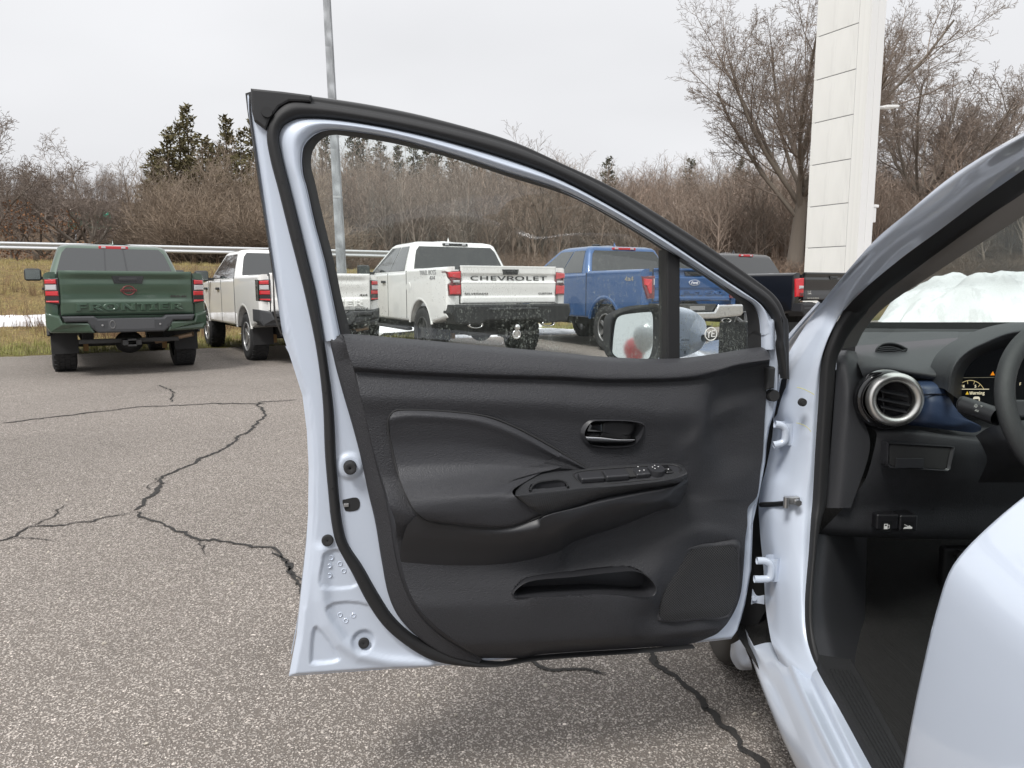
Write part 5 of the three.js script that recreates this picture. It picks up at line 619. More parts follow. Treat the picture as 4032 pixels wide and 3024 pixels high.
const handleRim = rounded([[-0.4398,0.7857,0.047],[-0.4344,0.7987,0.047],[-0.4236,0.8093,0.047],[-0.4047,0.8103,0.047],[-0.3275,0.8043,0.047],[-0.3088,0.7963,0.047],[-0.3086,0.7889,0.047],[-0.3144,0.7716,0.047],[-0.3285,0.7583,0.047],[-0.3407,0.7535,0.047],[-0.4199,0.7588,0.047],[-0.4304,0.7661,0.047],[-0.4377,0.7779,0.047]], 5), pocketRim = rounded([[-0.5921,0.4662,0.058],[-0.5812,0.4787,0.058],[-0.5607,0.4883,0.058],[-0.4646,0.4891,0.058],[-0.3653,0.4895,0.058],[-0.3281,0.4875,0.058],[-0.3039,0.4768,0.058],[-0.2827,0.4553,0.058],[-0.2763,0.44,0.058],[-0.2819,0.4292,0.058],[-0.3026,0.4274,0.058],[-0.3643,0.4384,0.058],[-0.4147,0.4455,0.058],[-0.4966,0.4511,0.058],[-0.5796,0.4569,0.058],[-0.5902,0.4597,0.058]], 5);
const flat2 = (l) => l.map((p) => [p[0], p[1]]);
dp('trim_panel', loft(T, 300, 12, { hole: [flat2(handleRim), flat2(pocketRim)] }), trimMat);
const flangeIn = [[-0.9132,0.9922,0.004],[-0.9048,0.9727,0.02],[-0.8974,0.9449,0.02],[-0.8902,0.9137,0.024],[-0.8735,0.8299,0.024],[-0.8564,0.7417,0.024],[-0.8413,0.679,0.03],[-0.8324,0.6253,0.03],[-0.8236,0.5548,0.028],[-0.8092,0.4933,0.026],[-0.7843,0.4359,0.026],[-0.7452,0.3859,0.024],[-0.6911,0.3404,0.02],[-0.6442,0.3041,0.006]], flangeOut = [[-0.9251,0.987,0.003],[-0.9333,0.984,0.003],[-0.9287,0.944,0.003],[-0.9163,0.8875,0.003],[-0.9013,0.8274,0.003],[-0.8862,0.7614,0.003],[-0.8713,0.6788,0.003],[-0.8596,0.6189,0.003],[-0.8488,0.5372,0.003],[-0.8374,0.4676,0.003],[-0.8213,0.4243,0.003],[-0.7956,0.3877,0.003],[-0.7561,0.3488,0.003],[-0.7157,0.3207,0.003],[-0.6549,0.2988,0.003]];
dp('trim_border', loft([flangeOut, mid(flangeOut, flangeIn, 0.08, 0.012), mid(flangeOut, flangeIn, 0.9, 0.004), flangeIn.map((p) => [p[0], p[1], p[2] + 0.004])], 160, 4), trimMat);
{ const left = T.slice(1).map((r) => (r.c ?? r)[0]); dp('trim_return', loft([flangeIn.slice(1).map((p) => [p[0], p[1], p[2] + 0.002]), left], 160, 4), trimMat); }
dp('trim_edge', loft([[[-0.9333,0.9841,0.004],[-0.925,0.9873,0],[-0.9132,0.9922,0.004]], [[-0.9291,0.9767,0.02],[-0.9186,0.9816,0.024],[-0.9049,0.9755,0.026]], [[-0.9266,0.9454,0.018],[-0.9127,0.9428,0.02],[-0.8986,0.9451,0.022]]], 30, 6), trimMat);
// pad above and along the arm rest
const pad = [[[-0.8211,0.8471,0.049],[-0.7983,0.849,0.049],[-0.6754,0.8362,0.049],[-0.6298,0.8253,0.049],[-0.5729,0.7992,0.049],[-0.49,0.7499,0.049],[-0.493,0.7514,0.049],[-0.4303,0.7117,0.049]], [[-0.8315,0.834,0.058],[-0.7995,0.8386,0.058],[-0.6773,0.8258,0.058],[-0.6395,0.8158,0.058],[-0.5753,0.788,0.058],[-0.4929,0.7408,0.058],[-0.4958,0.7449,0.058],[-0.4358,0.7123,0.058]], [[-0.831,0.8135,0.053],[-0.7993,0.8194,0.053],[-0.6764,0.8085,0.053],[-0.6257,0.7934,0.053],[-0.5476,0.7584,0.053],[-0.4911,0.7317,0.053],[-0.5076,0.7379,0.053],[-0.4394,0.7106,0.053]], [[-0.8272,0.7801,0.047],[-0.7007,0.7758,0.047],[-0.5985,0.7548,0.047],[-0.4908,0.7262,0.052],[-0.5209,0.7335,0.053],[-0.4477,0.7105,0.053]], [[-0.8196,0.7414,0.053],[-0.7021,0.7392,0.053],[-0.5739,0.7289,0.053],[-0.491,0.7212,0.053],[-0.5263,0.7299,0.053],[-0.4559,0.7103,0.053]], [[-0.8148,0.7186,0.072],[-0.7304,0.7192,0.072],[-0.6289,0.72,0.066],[-0.5483,0.7189,0.056],[-0.4913,0.7183,0.054],[-0.5316,0.7276,0.053],[-0.4804,0.7152,0.053]], [[-0.8089,0.7015,0.092],[-0.7338,0.7048,0.092],[-0.6332,0.7033,0.084],[-0.5924,0.7043,0.074],[-0.5679,0.7094,0.06],[-0.5211,0.7141,0.054]], [[-0.8035,0.6904,0.106],[-0.7121,0.6911,0.106],[-0.6383,0.6895,0.106],[-0.6123,0.6903,0.102],[-0.5976,0.6922,0.094]], [[-0.7974,0.6771,0.112],[-0.7133,0.6781,0.112],[-0.6398,0.6751,0.112],[-0.6002,0.6817,0.112]], [[-0.7887,0.6643,0.112],[-0.7135,0.6584,0.112],[-0.6148,0.6582,0.112],[-0.5744,0.6627,0.112]], [[-0.7726,0.6486,0.105],[-0.7124,0.6375,0.105],[-0.6131,0.6256,0.105],[-0.5492,0.6413,0.105]], [[-0.7592,0.6386,0.094],[-0.7106,0.6281,0.094],[-0.6358,0.6157,0.094],[-0.5975,0.6166,0.094],[-0.536,0.6353,0.094]]];
dp('arm_rest_pad', loft(pad, 120, 6), trimSoft);
const padSeam = [[-0.5391,0.6387,0.104],[-0.5975,0.6166,0.094],[-0.6358,0.6157,0.094],[-0.7106,0.6281,0.094],[-0.7592,0.6386,0.094],[-0.7873,0.6593,0.1],[-0.8023,0.6856,0.094],[-0.813,0.7135,0.072],[-0.8201,0.7402,0.053],[-0.8276,0.7799,0.046],[-0.8331,0.818,0.05],[-0.8317,0.835,0.05],[-0.8211,0.8471,0.049],[-0.7983,0.849,0.049],[-0.6754,0.8362,0.049],[-0.63,0.8255,0.05],[-0.5732,0.7994,0.05],[-0.4903,0.7501,0.05],[-0.4933,0.7516,0.05],[-0.4306,0.7119,0.05]];
dp('pad_seam', tube(padSeam, 0.0022, 220, 6), pitBlack);
const belly = [[[-0.7866,0.6549,0.094],[-0.759,0.6359,0.092],[-0.7102,0.6256,0.092],[-0.6358,0.6142,0.094],[-0.5981,0.6158,0.096],[-0.5392,0.6365,0.102],[-0.5368,0.6354,0.104],[-0.4819,0.646,0.104],[-0.4243,0.6623,0.104],[-0.3456,0.6718,0.104],[-0.2484,0.6808,0.104],[-0.2331,0.688,0.1]], [[-0.8042,0.6332,0.086],[-0.7264,0.6158,0.088],[-0.6257,0.6054,0.096],[-0.5508,0.6186,0.11],[-0.5499,0.6341,0.116],[-0.4619,0.6531,0.117],[-0.3547,0.6685,0.117],[-0.2714,0.6794,0.116],[-0.2366,0.6953,0.11]], [[-0.811,0.61,0.076],[-0.725,0.5953,0.078],[-0.6228,0.5844,0.084],[-0.5209,0.5996,0.1],[-0.4975,0.6141,0.107],[-0.4048,0.6408,0.108],[-0.2947,0.651,0.108],[-0.2306,0.6816,0.1]], [[-0.8158,0.5748,0.056],[-0.722,0.5616,0.058],[-0.6171,0.5512,0.06],[-0.4962,0.5621,0.064],[-0.4694,0.5767,0.065],[-0.3586,0.6012,0.065],[-0.2732,0.6233,0.065],[-0.2441,0.6266,0.065],[-0.2097,0.6614,0.06]], [[-0.8122,0.5361,0.038],[-0.7192,0.5215,0.038],[-0.6115,0.5129,0.036],[-0.4849,0.5238,0.03],[-0.4556,0.5442,0.026],[-0.3407,0.5742,0.024],[-0.2537,0.6017,0.026],[-0.2148,0.6072,0.026],[-0.1947,0.6399,0.026]]];
dp('arm_rest', loft(belly, 140, 8), trimSmooth);
const carbon = [[[-0.5754,0.6907,0.046],[-0.5678,0.6987,0.046],[-0.5351,0.7067,0.046],[-0.4626,0.7097,0.046],[-0.4027,0.7137,0.046],[-0.279,0.7121,0.046],[-0.2237,0.7081,0.046],[-0.2084,0.6992,0.046]], [[-0.5839,0.6865,0.06],[-0.5735,0.699,0.06],[-0.5392,0.7067,0.06],[-0.4675,0.71,0.06],[-0.4081,0.7136,0.06],[-0.2856,0.7122,0.06],[-0.233,0.7094,0.06],[-0.2168,0.7011,0.06]], [[-0.6015,0.6884,0.118],[-0.5617,0.6906,0.118],[-0.5061,0.6925,0.118],[-0.4684,0.6942,0.118],[-0.3915,0.6939,0.118],[-0.2926,0.6982,0.118],[-0.2564,0.7053,0.118],[-0.2433,0.7102,0.118]], [[-0.6035,0.6883,0.128],[-0.5646,0.6896,0.128],[-0.5094,0.6915,0.128],[-0.472,0.6938,0.128],[-0.3957,0.6937,0.128],[-0.2975,0.6977,0.128],[-0.2595,0.7042,0.128],[-0.2475,0.7091,0.128]], [[-0.5974,0.6816,0.122],[-0.5701,0.6633,0.122],[-0.5258,0.6673,0.122],[-0.4696,0.676,0.122],[-0.393,0.6854,0.122],[-0.2944,0.6908,0.122],[-0.2541,0.6957,0.122],[-0.2441,0.7017,0.122]], [[-0.5928,0.6749,0.106],[-0.5386,0.6373,0.106],[-0.4826,0.6474,0.106],[-0.4251,0.6637,0.106],[-0.3465,0.6732,0.106],[-0.2495,0.682,0.106],[-0.2363,0.6904,0.106]]];
const cupBack = [[-0.5636,0.6969,0.104],[-0.548,0.7001,0.09],[-0.5007,0.7017,0.09],[-0.4948,0.6993,0.098]], cupFront = [[-0.5724,0.6929,0.117],[-0.543,0.6934,0.117],[-0.5207,0.694,0.117],[-0.4954,0.6948,0.117]], sunk = (c, d) => c.map((p) => [p[0], p[1] - d, p[2]]);
dp('arm_rest_trim', loft(carbon, 180, 20, { hole: [[...cupBack, ...cupFront.slice().reverse()].map((p) => [p[0], p[1]])] }), carbonMat);
dp('cup_recess', loft([cupBack, sunk(cupBack, 0.03), sunk(cupFront, 0.034), sunk(cupFront, 0.002)].map((c) => ({ c, crease: true })), 24, 4), trimSmooth);
dp('cup_lip', tube([[-0.5734,0.6935,0.119],[-0.5653,0.6976,0.106],[-0.5486,0.7014,0.092],[-0.5014,0.703,0.092],[-0.4949,0.7002,0.1],[-0.4959,0.6953,0.12]], 0.0022, 40, 6), carbonMat);
const swBack = [[-0.4689,0.7072,0.071],[-0.4585,0.7103,0.068],[-0.3912,0.7129,0.068],[-0.2904,0.713,0.07],[-0.2498,0.7125,0.072],[-0.2418,0.7094,0.082]], swFront = [[-0.467,0.698,0.098],[-0.4598,0.6927,0.11],[-0.4471,0.6929,0.112],[-0.3497,0.6955,0.112],[-0.2694,0.6989,0.112],[-0.2521,0.7044,0.104]];
dp('switch_panel', loft([swBack, mid(swBack, swFront, 0.06, 0.003), mid(swBack, swFront, 0.94, 0.003), swFront], 60, 4), trimSmooth);
dp('switch_panel_rim', tube([...swBack, ...swFront.slice().reverse()].map((p) => [p[0], p[1] + 0.001, p[2] + 0.002]), 0.0016, 120, 5, true), sealLip);
const key = (name, p, w, h, d, m = piano, turn = 0) => { const b = dp(name, new RoundedBoxGeometry(w, h, d, 2, Math.min(w, h, d) * 0.3), m); b.position.set(p[0], p[1] + 0.004, p[2]); b.rotation.set(0.3, turn, 0); return b; };
key('window_switch', [[-0.4411,0.7019,0.098]][0], 0.05, 0.012, 0.026, trimSmooth); key('window_switch', [[-0.3893,0.7032,0.098]][0], 0.05, 0.013, 0.028, trimSmooth); key('switch_well', [[-0.4172,0.704,0.094]][0], 0.035, 0.004, 0.03, pitBlack); key('switch_well', [[-0.3615,0.7039,0.093]][0], 0.03, 0.004, 0.03, pitBlack);
key('lock_switch', [[-0.3386,0.7021,0.098]][0], 0.020, 0.012, 0.022, trimSmooth); key('lock_switch', [[-0.3256,0.7028,0.098]][0], 0.017, 0.012, 0.022, trimSmooth); key('lockout_switch', [[-0.3326,0.706,0.082]][0], 0.03, 0.008, 0.012, trimSmooth);
{ const p = [[-0.2995,0.7059,0.094]][0], dial = new THREE.CylinderGeometry(0.017, 0.0185, 0.012, 28); const m = dp('mirror_dial', dial, trimSmooth); m.position.set(p[0], p[1] + 0.004, p[2]); m.rotation.x = 0.3; key('mirror_switch', [[-0.2751,0.7063,0.088]][0], 0.017, 0.009, 0.016, piano); key('fold_switch', [[-0.2717,0.7008,0.096]][0], 0.017, 0.009, 0.014, piano);
  const dot = std(lin(0.75, 0.75, 0.75), 0.6), bits = [];
  for (const q of [[-0.3023,0.7103,0.094],[-0.3063,0.7065,0.104],[-0.3101,0.7088,0.1],[-0.2967,0.7085,0.099],[-0.3409,0.7043,0.106],[-0.3313,0.7052,0.106],[-0.3368,0.7085,0.089],[-0.2763,0.7028,0.103]]) bits.push(new THREE.BoxGeometry(0.0018, 0.0008, 0.0022).rotateX(0.3).translate(q[0], q[1] + 0.0105, q[2])); dp('switch_symbols', merge(bits), dot); }
// door handle
{
  const inner = handleRim.map((p) => { const c = [[-0.367,0.7787,0.03]][0]; return [lerp(p[0], c[0], 0.05), lerp(p[1], c[1], 0.07), 0.012]; }), o = [...handleRim, handleRim[0]].map((p) => [p[0], p[1], 0.049]), q = [...inner, inner[0]], lipO = o.map((p) => { const c = [[-0.367,0.7787,0.03]][0]; return [c[0] + (p[0] - c[0]) * 1.09, c[1] + (p[1] - c[1]) * 1.14, 0.046]; });
  dp('handle_bowl', loft([lipO, o.map((p) => [p[0], p[1], 0.053]), o, q], 90, 4, { straight: true }), trimSmooth); dp('handle_back', plate(flat2(inner), 0.004, 0.013), trimSmooth);
  dp('handle_tab', plate(rounded([[-0.3888,0.8016,0.03],[-0.324,0.7978,0.03],[-0.319,0.7936,0.03],[-0.3297,0.771,0.03],[-0.3905,0.7795,0.03]], 3).map((p) => [p[0], p[1]]).reverse(), 0.012, 0.03, 0.005), std(lin(0.02, 0.02, 0.022), 0.5));
  dp('lock_slide', plate([[-0.4212,0.8027,0.03],[-0.3929,0.8023,0.03],[-0.3915,0.7809,0.03],[-0.428,0.7847,0.03]].reverse(), 0.012, 0.034, 0.006), piano);
  const Lv = [[[-0.4308,0.7835,0.03],[-0.3956,0.7813,0.03],[-0.3566,0.7747,0.03],[-0.3171,0.7684,0.03]], [[-0.4336,0.7825,0.04],[-0.3995,0.78,0.04],[-0.3607,0.7734,0.04],[-0.3219,0.7679,0.04]], [[-0.4378,0.779,0.056],[-0.4056,0.7758,0.056],[-0.3673,0.77,0.056],[-0.3302,0.7681,0.056]], [[-0.4326,0.7709,0.053],[-0.4043,0.7684,0.053],[-0.366,0.7651,0.053],[-0.3354,0.7634,0.053]], [[-0.4203,0.7614,0.04],[-0.3991,0.7599,0.04],[-0.3604,0.757,0.04],[-0.3378,0.7558,0.04]]];
  dp('door_lever', loft(Lv, 50, 6), chrome);
}
// map pocket
{
  const c = [0, 1].map((k) => pocketRim.reduce((s, p) => s + p[k] / pocketRim.length, 0)), o = [...pocketRim, pocketRim[0]], shrink = (f, z) => o.map((p) => [lerp(p[0], c[0], f), lerp(p[1], c[1], f), z]);
  dp('map_pocket', loft([shrink(-0.012, 0.060), shrink(0, 0.066), shrink(0.02, 0.058), shrink(0.03, 0.008)], 140, 4, { straight: true }), trimSmooth); dp('pocket_back', plate(flat2(shrink(0.0, 0).slice(0, -1)), 0.003, 0.010), trimSmooth);
}
// speaker
{
  const frame = rounded([[-0.2187,0.5071,0.034],[-0.2009,0.5213,0.034],[-0.1736,0.5267,0.034],[-0.1179,0.5258,0.034],[-0.0577,0.5187,0.034],[-0.0507,0.4767,0.034],[-0.0506,0.3991,0.034],[-0.0617,0.3612,0.034],[-0.0845,0.3322,0.034],[-0.1574,0.3357,0.034],[-0.2317,0.3393,0.034],[-0.2609,0.3501,0.034],[-0.2619,0.3839,0.034],[-0.2438,0.4373,0.034]], 4), mesh1 = rounded([[-0.2108,0.4819,0.038],[-0.1858,0.5078,0.038],[-0.1538,0.5127,0.038],[-0.0851,0.5093,0.038],[-0.0702,0.5006,0.038],[-0.0673,0.4798,0.038],[-0.0653,0.4203,0.038],[-0.0695,0.3729,0.038],[-0.083,0.3528,0.038],[-0.1034,0.3468,0.038],[-0.1663,0.3497,0.038],[-0.2341,0.3532,0.038],[-0.2508,0.3616,0.038],[-0.2526,0.3847,0.038],[-0.2365,0.4324,0.038]], 5);
  dp('speaker_frame', sheet(frame, [], 0.006, (x, y) => { const d = -sdf(frame, x, y), m = sdf(mesh1, x, y); return 0.020 + 0.018 * smooth(0, 0.010, d) - 0.004 * smooth(0.004, 0, m); }, 0.02), trimMat);
  const hex = texture(128, (x, y) => { const sx = x / 32, sy = y / 32; let b = 9; for (const [ox, oy] of [[0, 0], [0.5, 0.5]]) { const fx = sx - ox - Math.round(sx - ox), fy = sy - oy - Math.round(sy - oy); b = Math.min(b, Math.hypot(fx, fy * 0.9)); } const v = b < 0.27 ? 0.12 : 1; return [v, v, v]; }, { srgb: true, repeat: 42 });
  dp('speaker_grille', sheet(mesh1, [], 0.008, (x, y) => 0.036 + 0.004 * smooth(0, 0.02, -sdf(mesh1, x, y)), 0.004), std(lin(0.055, 0.055, 0.058), 0.6, { map: hex, bumpMap: hex, bumpScale: 0.0012 }));
}
// stops, plugs, latch, edge pieces
for (const [p, r, h] of [[[[-0.9052,0.7349,0.006]][0], 0.0125, 0.022], [[[-0.8879,0.3649,-0.004]][0], 0.011, 0.006], [[[-0.9521,0.588,0]][0], 0.0115, 0.006]]) { const b = new THREE.LatheGeometry([[0, 0], [r, 0], [r, h * 0.35], [r * 0.93, h * 0.42], [r * 0.97, h * 0.5], [r * 0.95, h * 0.92], [r * 0.8, h], [r * 0.14, h], [r * 0.12, h * 0.7], [0, h * 0.7]].map((q) => new THREE.Vector2(q[0], q[1])), 28); b.rotateX(Math.PI / 2); b.translate(p[0], p[1], p[2]); dp('rubber_stop', b, rubber); }
dp('latch_opening', plate(rounded([[-0.9209,0.6667,0.002],[-0.9155,0.6678,0.002],[-0.8948,0.6699,0.002],[-0.8888,0.6643,0.002],[-0.8887,0.6501,0.002],[-0.8937,0.6445,0.002],[-0.915,0.6441,0.002],[-0.9184,0.6511,0.002]], 3).map((p) => [p[0], p[1]]), -0.004, 0.0012), pitBlack); dp('latch_claw', box(...(() => { const p = [[-0.9134,0.6571,0.002]][0]; return [p[0] - 0.006, p[0] + 0.004, p[1] - 0.004, p[1] + 0.003, 0.0008, 0.0045, 0.001]; })()), steel);
dp('edge_block', plate([[-0.0026,0.9035,0.02],[0.0147,0.9064,0.02],[0.0187,0.9029,0.02],[0.0173,0.8576,0.02],[-0.0011,0.8554,0.02]].reverse(), -0.01, 0.02, 0.004), darkPlastic); dp('edge_plug', new THREE.CylinderGeometry(0.013, 0.014, 0.03, 20).rotateX(Math.PI / 2).translate(...[[0.0213,0.8404,0]][0]), rubber);
for (const q of [[-1.0104,1.2681,0.018],[-0.9885,1.1665,0.018],[-0.9688,1.072,0.018],[-0.9556,0.9776,0.018],[-0.9467,0.8828,0.018],[-0.9424,0.7896,0.018],[-0.9397,0.6966,0.018],[-0.9402,0.6963,0.018],[-0.9293,0.5967,0.018],[-0.8883,0.5029,0.018],[-0.8433,0.411,0.018],[-0.7677,0.3414,0.018]]) dp('seal_vent', new THREE.CylinderGeometry(0.0018, 0.0018, 0.002, 8).rotateX(Math.PI / 2).translate(q[0], q[1], q[2] - 0.001), pitBlack);
// -- body side: windscreen pillar, hinge pillar, sill
const A0 = [[0.639,1.0261,-1.6],[0.6503,1.0858,-1.5],[0.6504,1.156,-1.35],[0.6412,1.2007,-1.21],[0.6239,1.2324,-1.08],[0.5943,1.2451,-0.95],[0.5604,1.2485,-0.83],[0.5265,1.2458,-0.73]], A1 = [[0.646,1.0268,-1.58],[0.6556,1.0857,-1.48],[0.6522,1.1527,-1.33],[0.6408,1.1968,-1.19],[0.6186,1.2254,-1.055],[0.5867,1.2378,-0.925],[0.5473,1.2399,-0.81],[0.5123,1.2384,-0.71]], A2 = [[0.6602,1.0273,-1.565],[0.6691,1.0856,-1.465],[0.6646,1.1466,-1.32],[0.6482,1.189,-1.175],[0.6257,1.2163,-1.045],[0.5984,1.2303,-0.93],[0.5753,1.2374,-0.85],[0.5311,1.2363,-0.735]], A3 = [[0.6862,1.027,-1.575],[0.6858,1.0769,-1.47],[0.6815,1.1357,-1.325],[0.6649,1.1771,-1.18],[0.6413,1.2048,-1.05],[0.6104,1.2211,-0.935],[0.5936,1.2271,-0.875],[0.5503,1.2306,-0.76]], A4 = [[0.7102,1.0268,-1.58],[0.7011,1.0706,-1.48],[0.6909,1.1237,-1.335],[0.6794,1.168,-1.19],[0.6561,1.1981,-1.06],[0.6292,1.214,-0.955],[0.6116,1.2195,-0.9],[0.5658,1.2245,-0.78]], A5 = [[0.7618,1.0267,-1.585],[0.7522,1.0679,-1.49],[0.7425,1.1195,-1.345],[0.7206,1.1597,-1.2],[0.6843,1.184,-1.06],[0.6484,1.1968,-0.95],[0.597,1.2091,-0.82]], A6 = [[0.7952,1.0261,-1.6],[0.7934,1.0679,-1.5],[0.7618,1.098,-1.36],[0.7389,1.1343,-1.22],[0.6998,1.1604,-1.075],[0.6677,1.1757,-0.975],[0.621,1.1915,-0.85]];
const railLine = [[0.50, 1.325, -0.46], [0.475, 1.372, -0.15], [0.45, 1.385, 0.3], [0.40, 1.36, 1.2]], glassA6 = A6.slice();
for (const [A, dx, dy] of [[A0, 0, 0], [A1, -0.012, -0.012], [A2, -0.008, -0.032], [A3, 0.006, -0.046], [A4, 0.022, -0.056], [A5, 0.042, -0.074], [A6, 0.062, -0.084]]) for (const q of railLine) A.push([q[0] + dx, q[1] + dy, q[2]]);   // the pillar runs on into the roof rail
body('pillar_seal', loft([A4, mid(A4, A5, 0.5, 0.02), A5], 120, 5), seal);
const A5t = [...[[0.7403,0.9444,-1.63],[0.7457,0.9838,-1.61]], ...A5], A6t = [...[[0.8077,0.9429,-1.72],[0.7946,0.9837,-1.66]], ...A6];
body('pillar_trim', loft([A5t.map((p) => [p[0], p[1], p[2] - 0.005]), mid(A5t, A6t, 0.5, 0.004), A6t.map((p) => [p[0] + 0.004, p[1], p[2]])], 100, 4), std(lin(0.20, 0.19, 0.18), 0.95));
const PL = [[0.6838,1.0396,-1.6],[0.6669,0.9807,-1.615],[0.6398,0.9116,-1.63],[0.6298,0.876,-1.64],[0.6248,0.8404,-1.645],[0.6211,0.7965,-1.645],[0.6256,0.7642,-1.645],[0.6218,0.7149,-1.64],[0.6155,0.6643,-1.64],[0.6038,0.6343,-1.64],[0.5984,0.5879,-1.635],[0.5952,0.5573,-1.625],[0.595,0.5116,-1.615],[0.5978,0.464,-1.6],[0.5978,0.4088,-1.585],[0.5963,0.3564,-1.565],[0.5915,0.3126,-1.53],[0.5836,0.2922,-1.47]], PR = [[0.7105,1.0294,-1.575],[0.6905,0.9883,-1.58],[0.6785,0.9467,-1.585],[0.6747,0.9046,-1.59],[0.6738,0.8202,-1.59],[0.6707,0.7357,-1.585],[0.6666,0.606,-1.575],[0.6612,0.5766,-1.565],[0.652,0.5049,-1.545],[0.6306,0.406,-1.5],[0.6224,0.3529,-1.465],[0.6185,0.3276,-1.425],[0.6155,0.3122,-1.365]];
const R4 = (A, B, n) => [...A.slice(1).reverse(), ...B.filter((_, i) => i % n === 0 || i === B.length - 1)], sink = (c) => [...c, ...[c[c.length - 1]].map((p) => [p[0] + 0.01, p[1] - 0.05, p[2] + 0.10])];
const PM = mid(PL, PR, 0.35, 0.02), PN = mid(PL, PR, 0.75, 0.018), PB = mid(PL, PR, -0.10, -0.06);
const pillarRow = (A, P) => { const up = A.slice(2).reverse(); return alongSplit([...up, ...P], up.length, 200, 150); }, thinOut = (c, n) => c.filter((_, i) => i % n === 0 || i === c.length - 1);
body('windscreen_pillar', loft([pillarRow(A0, sink(thinOut(PB.slice(12), 16))), pillarRow(A1, sink(PL)), pillarRow(A2, sink(thinOut(PM, 12))), pillarRow(A3, sink(thinOut(PN, 12))), pillarRow(A4, sink(PR))], 350, 6, { raw: true }), sedanPaint);
const PS = [[0.7746,1.0344,-1.59],[0.7414,0.9875,-1.595],[0.7212,0.9455,-1.6],[0.7132,0.9147,-1.6],[0.7115,0.847,-1.6],[0.7072,0.7623,-1.595],[0.702,0.603,-1.585],[0.6891,0.5733,-1.575],[0.6715,0.5209,-1.555],[0.6498,0.421,-1.51],[0.6378,0.3619,-1.47],[0.6324,0.3265,-1.42],[0.6341,0.3077,-1.36]];
body('opening_seal', loft([PR, mid(PR, PS, 0.25, 0.016), mid(PR, PS, 0.75, 0.014), PS], 110, 4), seal);
const S0 = [[0.5785,0.2398,-1.72],[0.5784,0.2001,-1.675],[0.5488,0.2128,-1.52],[0.5257,0.2198,-1.36],[0.5132,0.2185,-1.22],[0.4939,0.2454,-1.06],[0.4752,0.2796,-0.86]], S1 = [[0.5738,0.2358,-1.64],[0.5598,0.2419,-1.49],[0.528,0.2641,-1.29],[0.4909,0.2961,-1.11],[0.4564,0.3331,-0.9],[0.4246,0.3685,-0.73]], S2 = [[0.6172,0.2648,-1.6],[0.586,0.2805,-1.47],[0.5433,0.3035,-1.26],[0.4958,0.3456,-1.04],[0.4573,0.3834,-0.86],[0.4242,0.4183,-0.7]], S2b = [[0.6271,0.2648,-1.6],[0.5918,0.2859,-1.46],[0.5484,0.3097,-1.25],[0.4989,0.3526,-1.03],[0.4586,0.3915,-0.85],[0.4235,0.4277,-0.69]], S3 = [[0.6412,0.2729,-1.56],[0.6094,0.2926,-1.42],[0.5687,0.3185,-1.225],[0.5188,0.3597,-1.02],[0.4787,0.3956,-0.86],[0.4436,0.4295,-0.71]], S4 = [[0.6487,0.3056,-1.52],[0.6153,0.3166,-1.39],[0.5852,0.3313,-1.215],[0.5392,0.3653,-1.012],[0.5005,0.4004,-0.86],[0.4618,0.4336,-0.71]];
const drop = (c, dx, dy, dz) => c.map((p) => [p[0] + dx, p[1] + dy, p[2] + dz]);
body('sill', loft([drop(S0, 0.05, -0.08, 0), S0, { c: S1, crease: true }, drop(mid(S1, S2, 0.5, 0), 0, 0.004, 0), { c: S2, crease: true }, drop(S2b, 0, 0.006, 0), mid(S2b, S3, 0.6, 0), { c: S3, crease: true }, drop(mid(S3, S4, 0.25, 0), 0, 0.006, 0), S4], 90, 4), sedanPaint);
const S5 = [[0.6367,0.325,-1.43],[0.6269,0.3194,-1.385],[0.5974,0.3313,-1.215],[0.5565,0.3597,-1.02],[0.5176,0.3925,-0.87],[0.4778,0.4245,-0.72]];
body('sill_seal', loft([S4, drop(mid(S4, S5, 0.5, 0), 0, 0.014, 0), S5], 80, 4), seal);
const S6 = [[0.7231,0.2922,-1.47],[0.7082,0.2935,-1.385],[0.6754,0.306,-1.245],[0.6386,0.3195,-1.085],[0.5964,0.3451,-0.93],[0.5522,0.3699,-0.78]];
const scuff = std(lin(0.02, 0.02, 0.021), 0.55, { bumpMap: grain, bumpScale: 0.0008 });
body('scuff_plate', loft([S5, mid(S5, S6, 0.1, 0), mid(S5, S6, 0.9, 0), S6, drop(S6, 0.02, -0.06, 0)], 80, 3), scuff);
for (let k = 0; k < 6; k++) body('scuff_rib', tube(drop(mid(S5, S6, 0.2 + k * 0.12, 0, 30).slice(2), 0, 0.0005, 0), 0.002, 40, 5), seal);
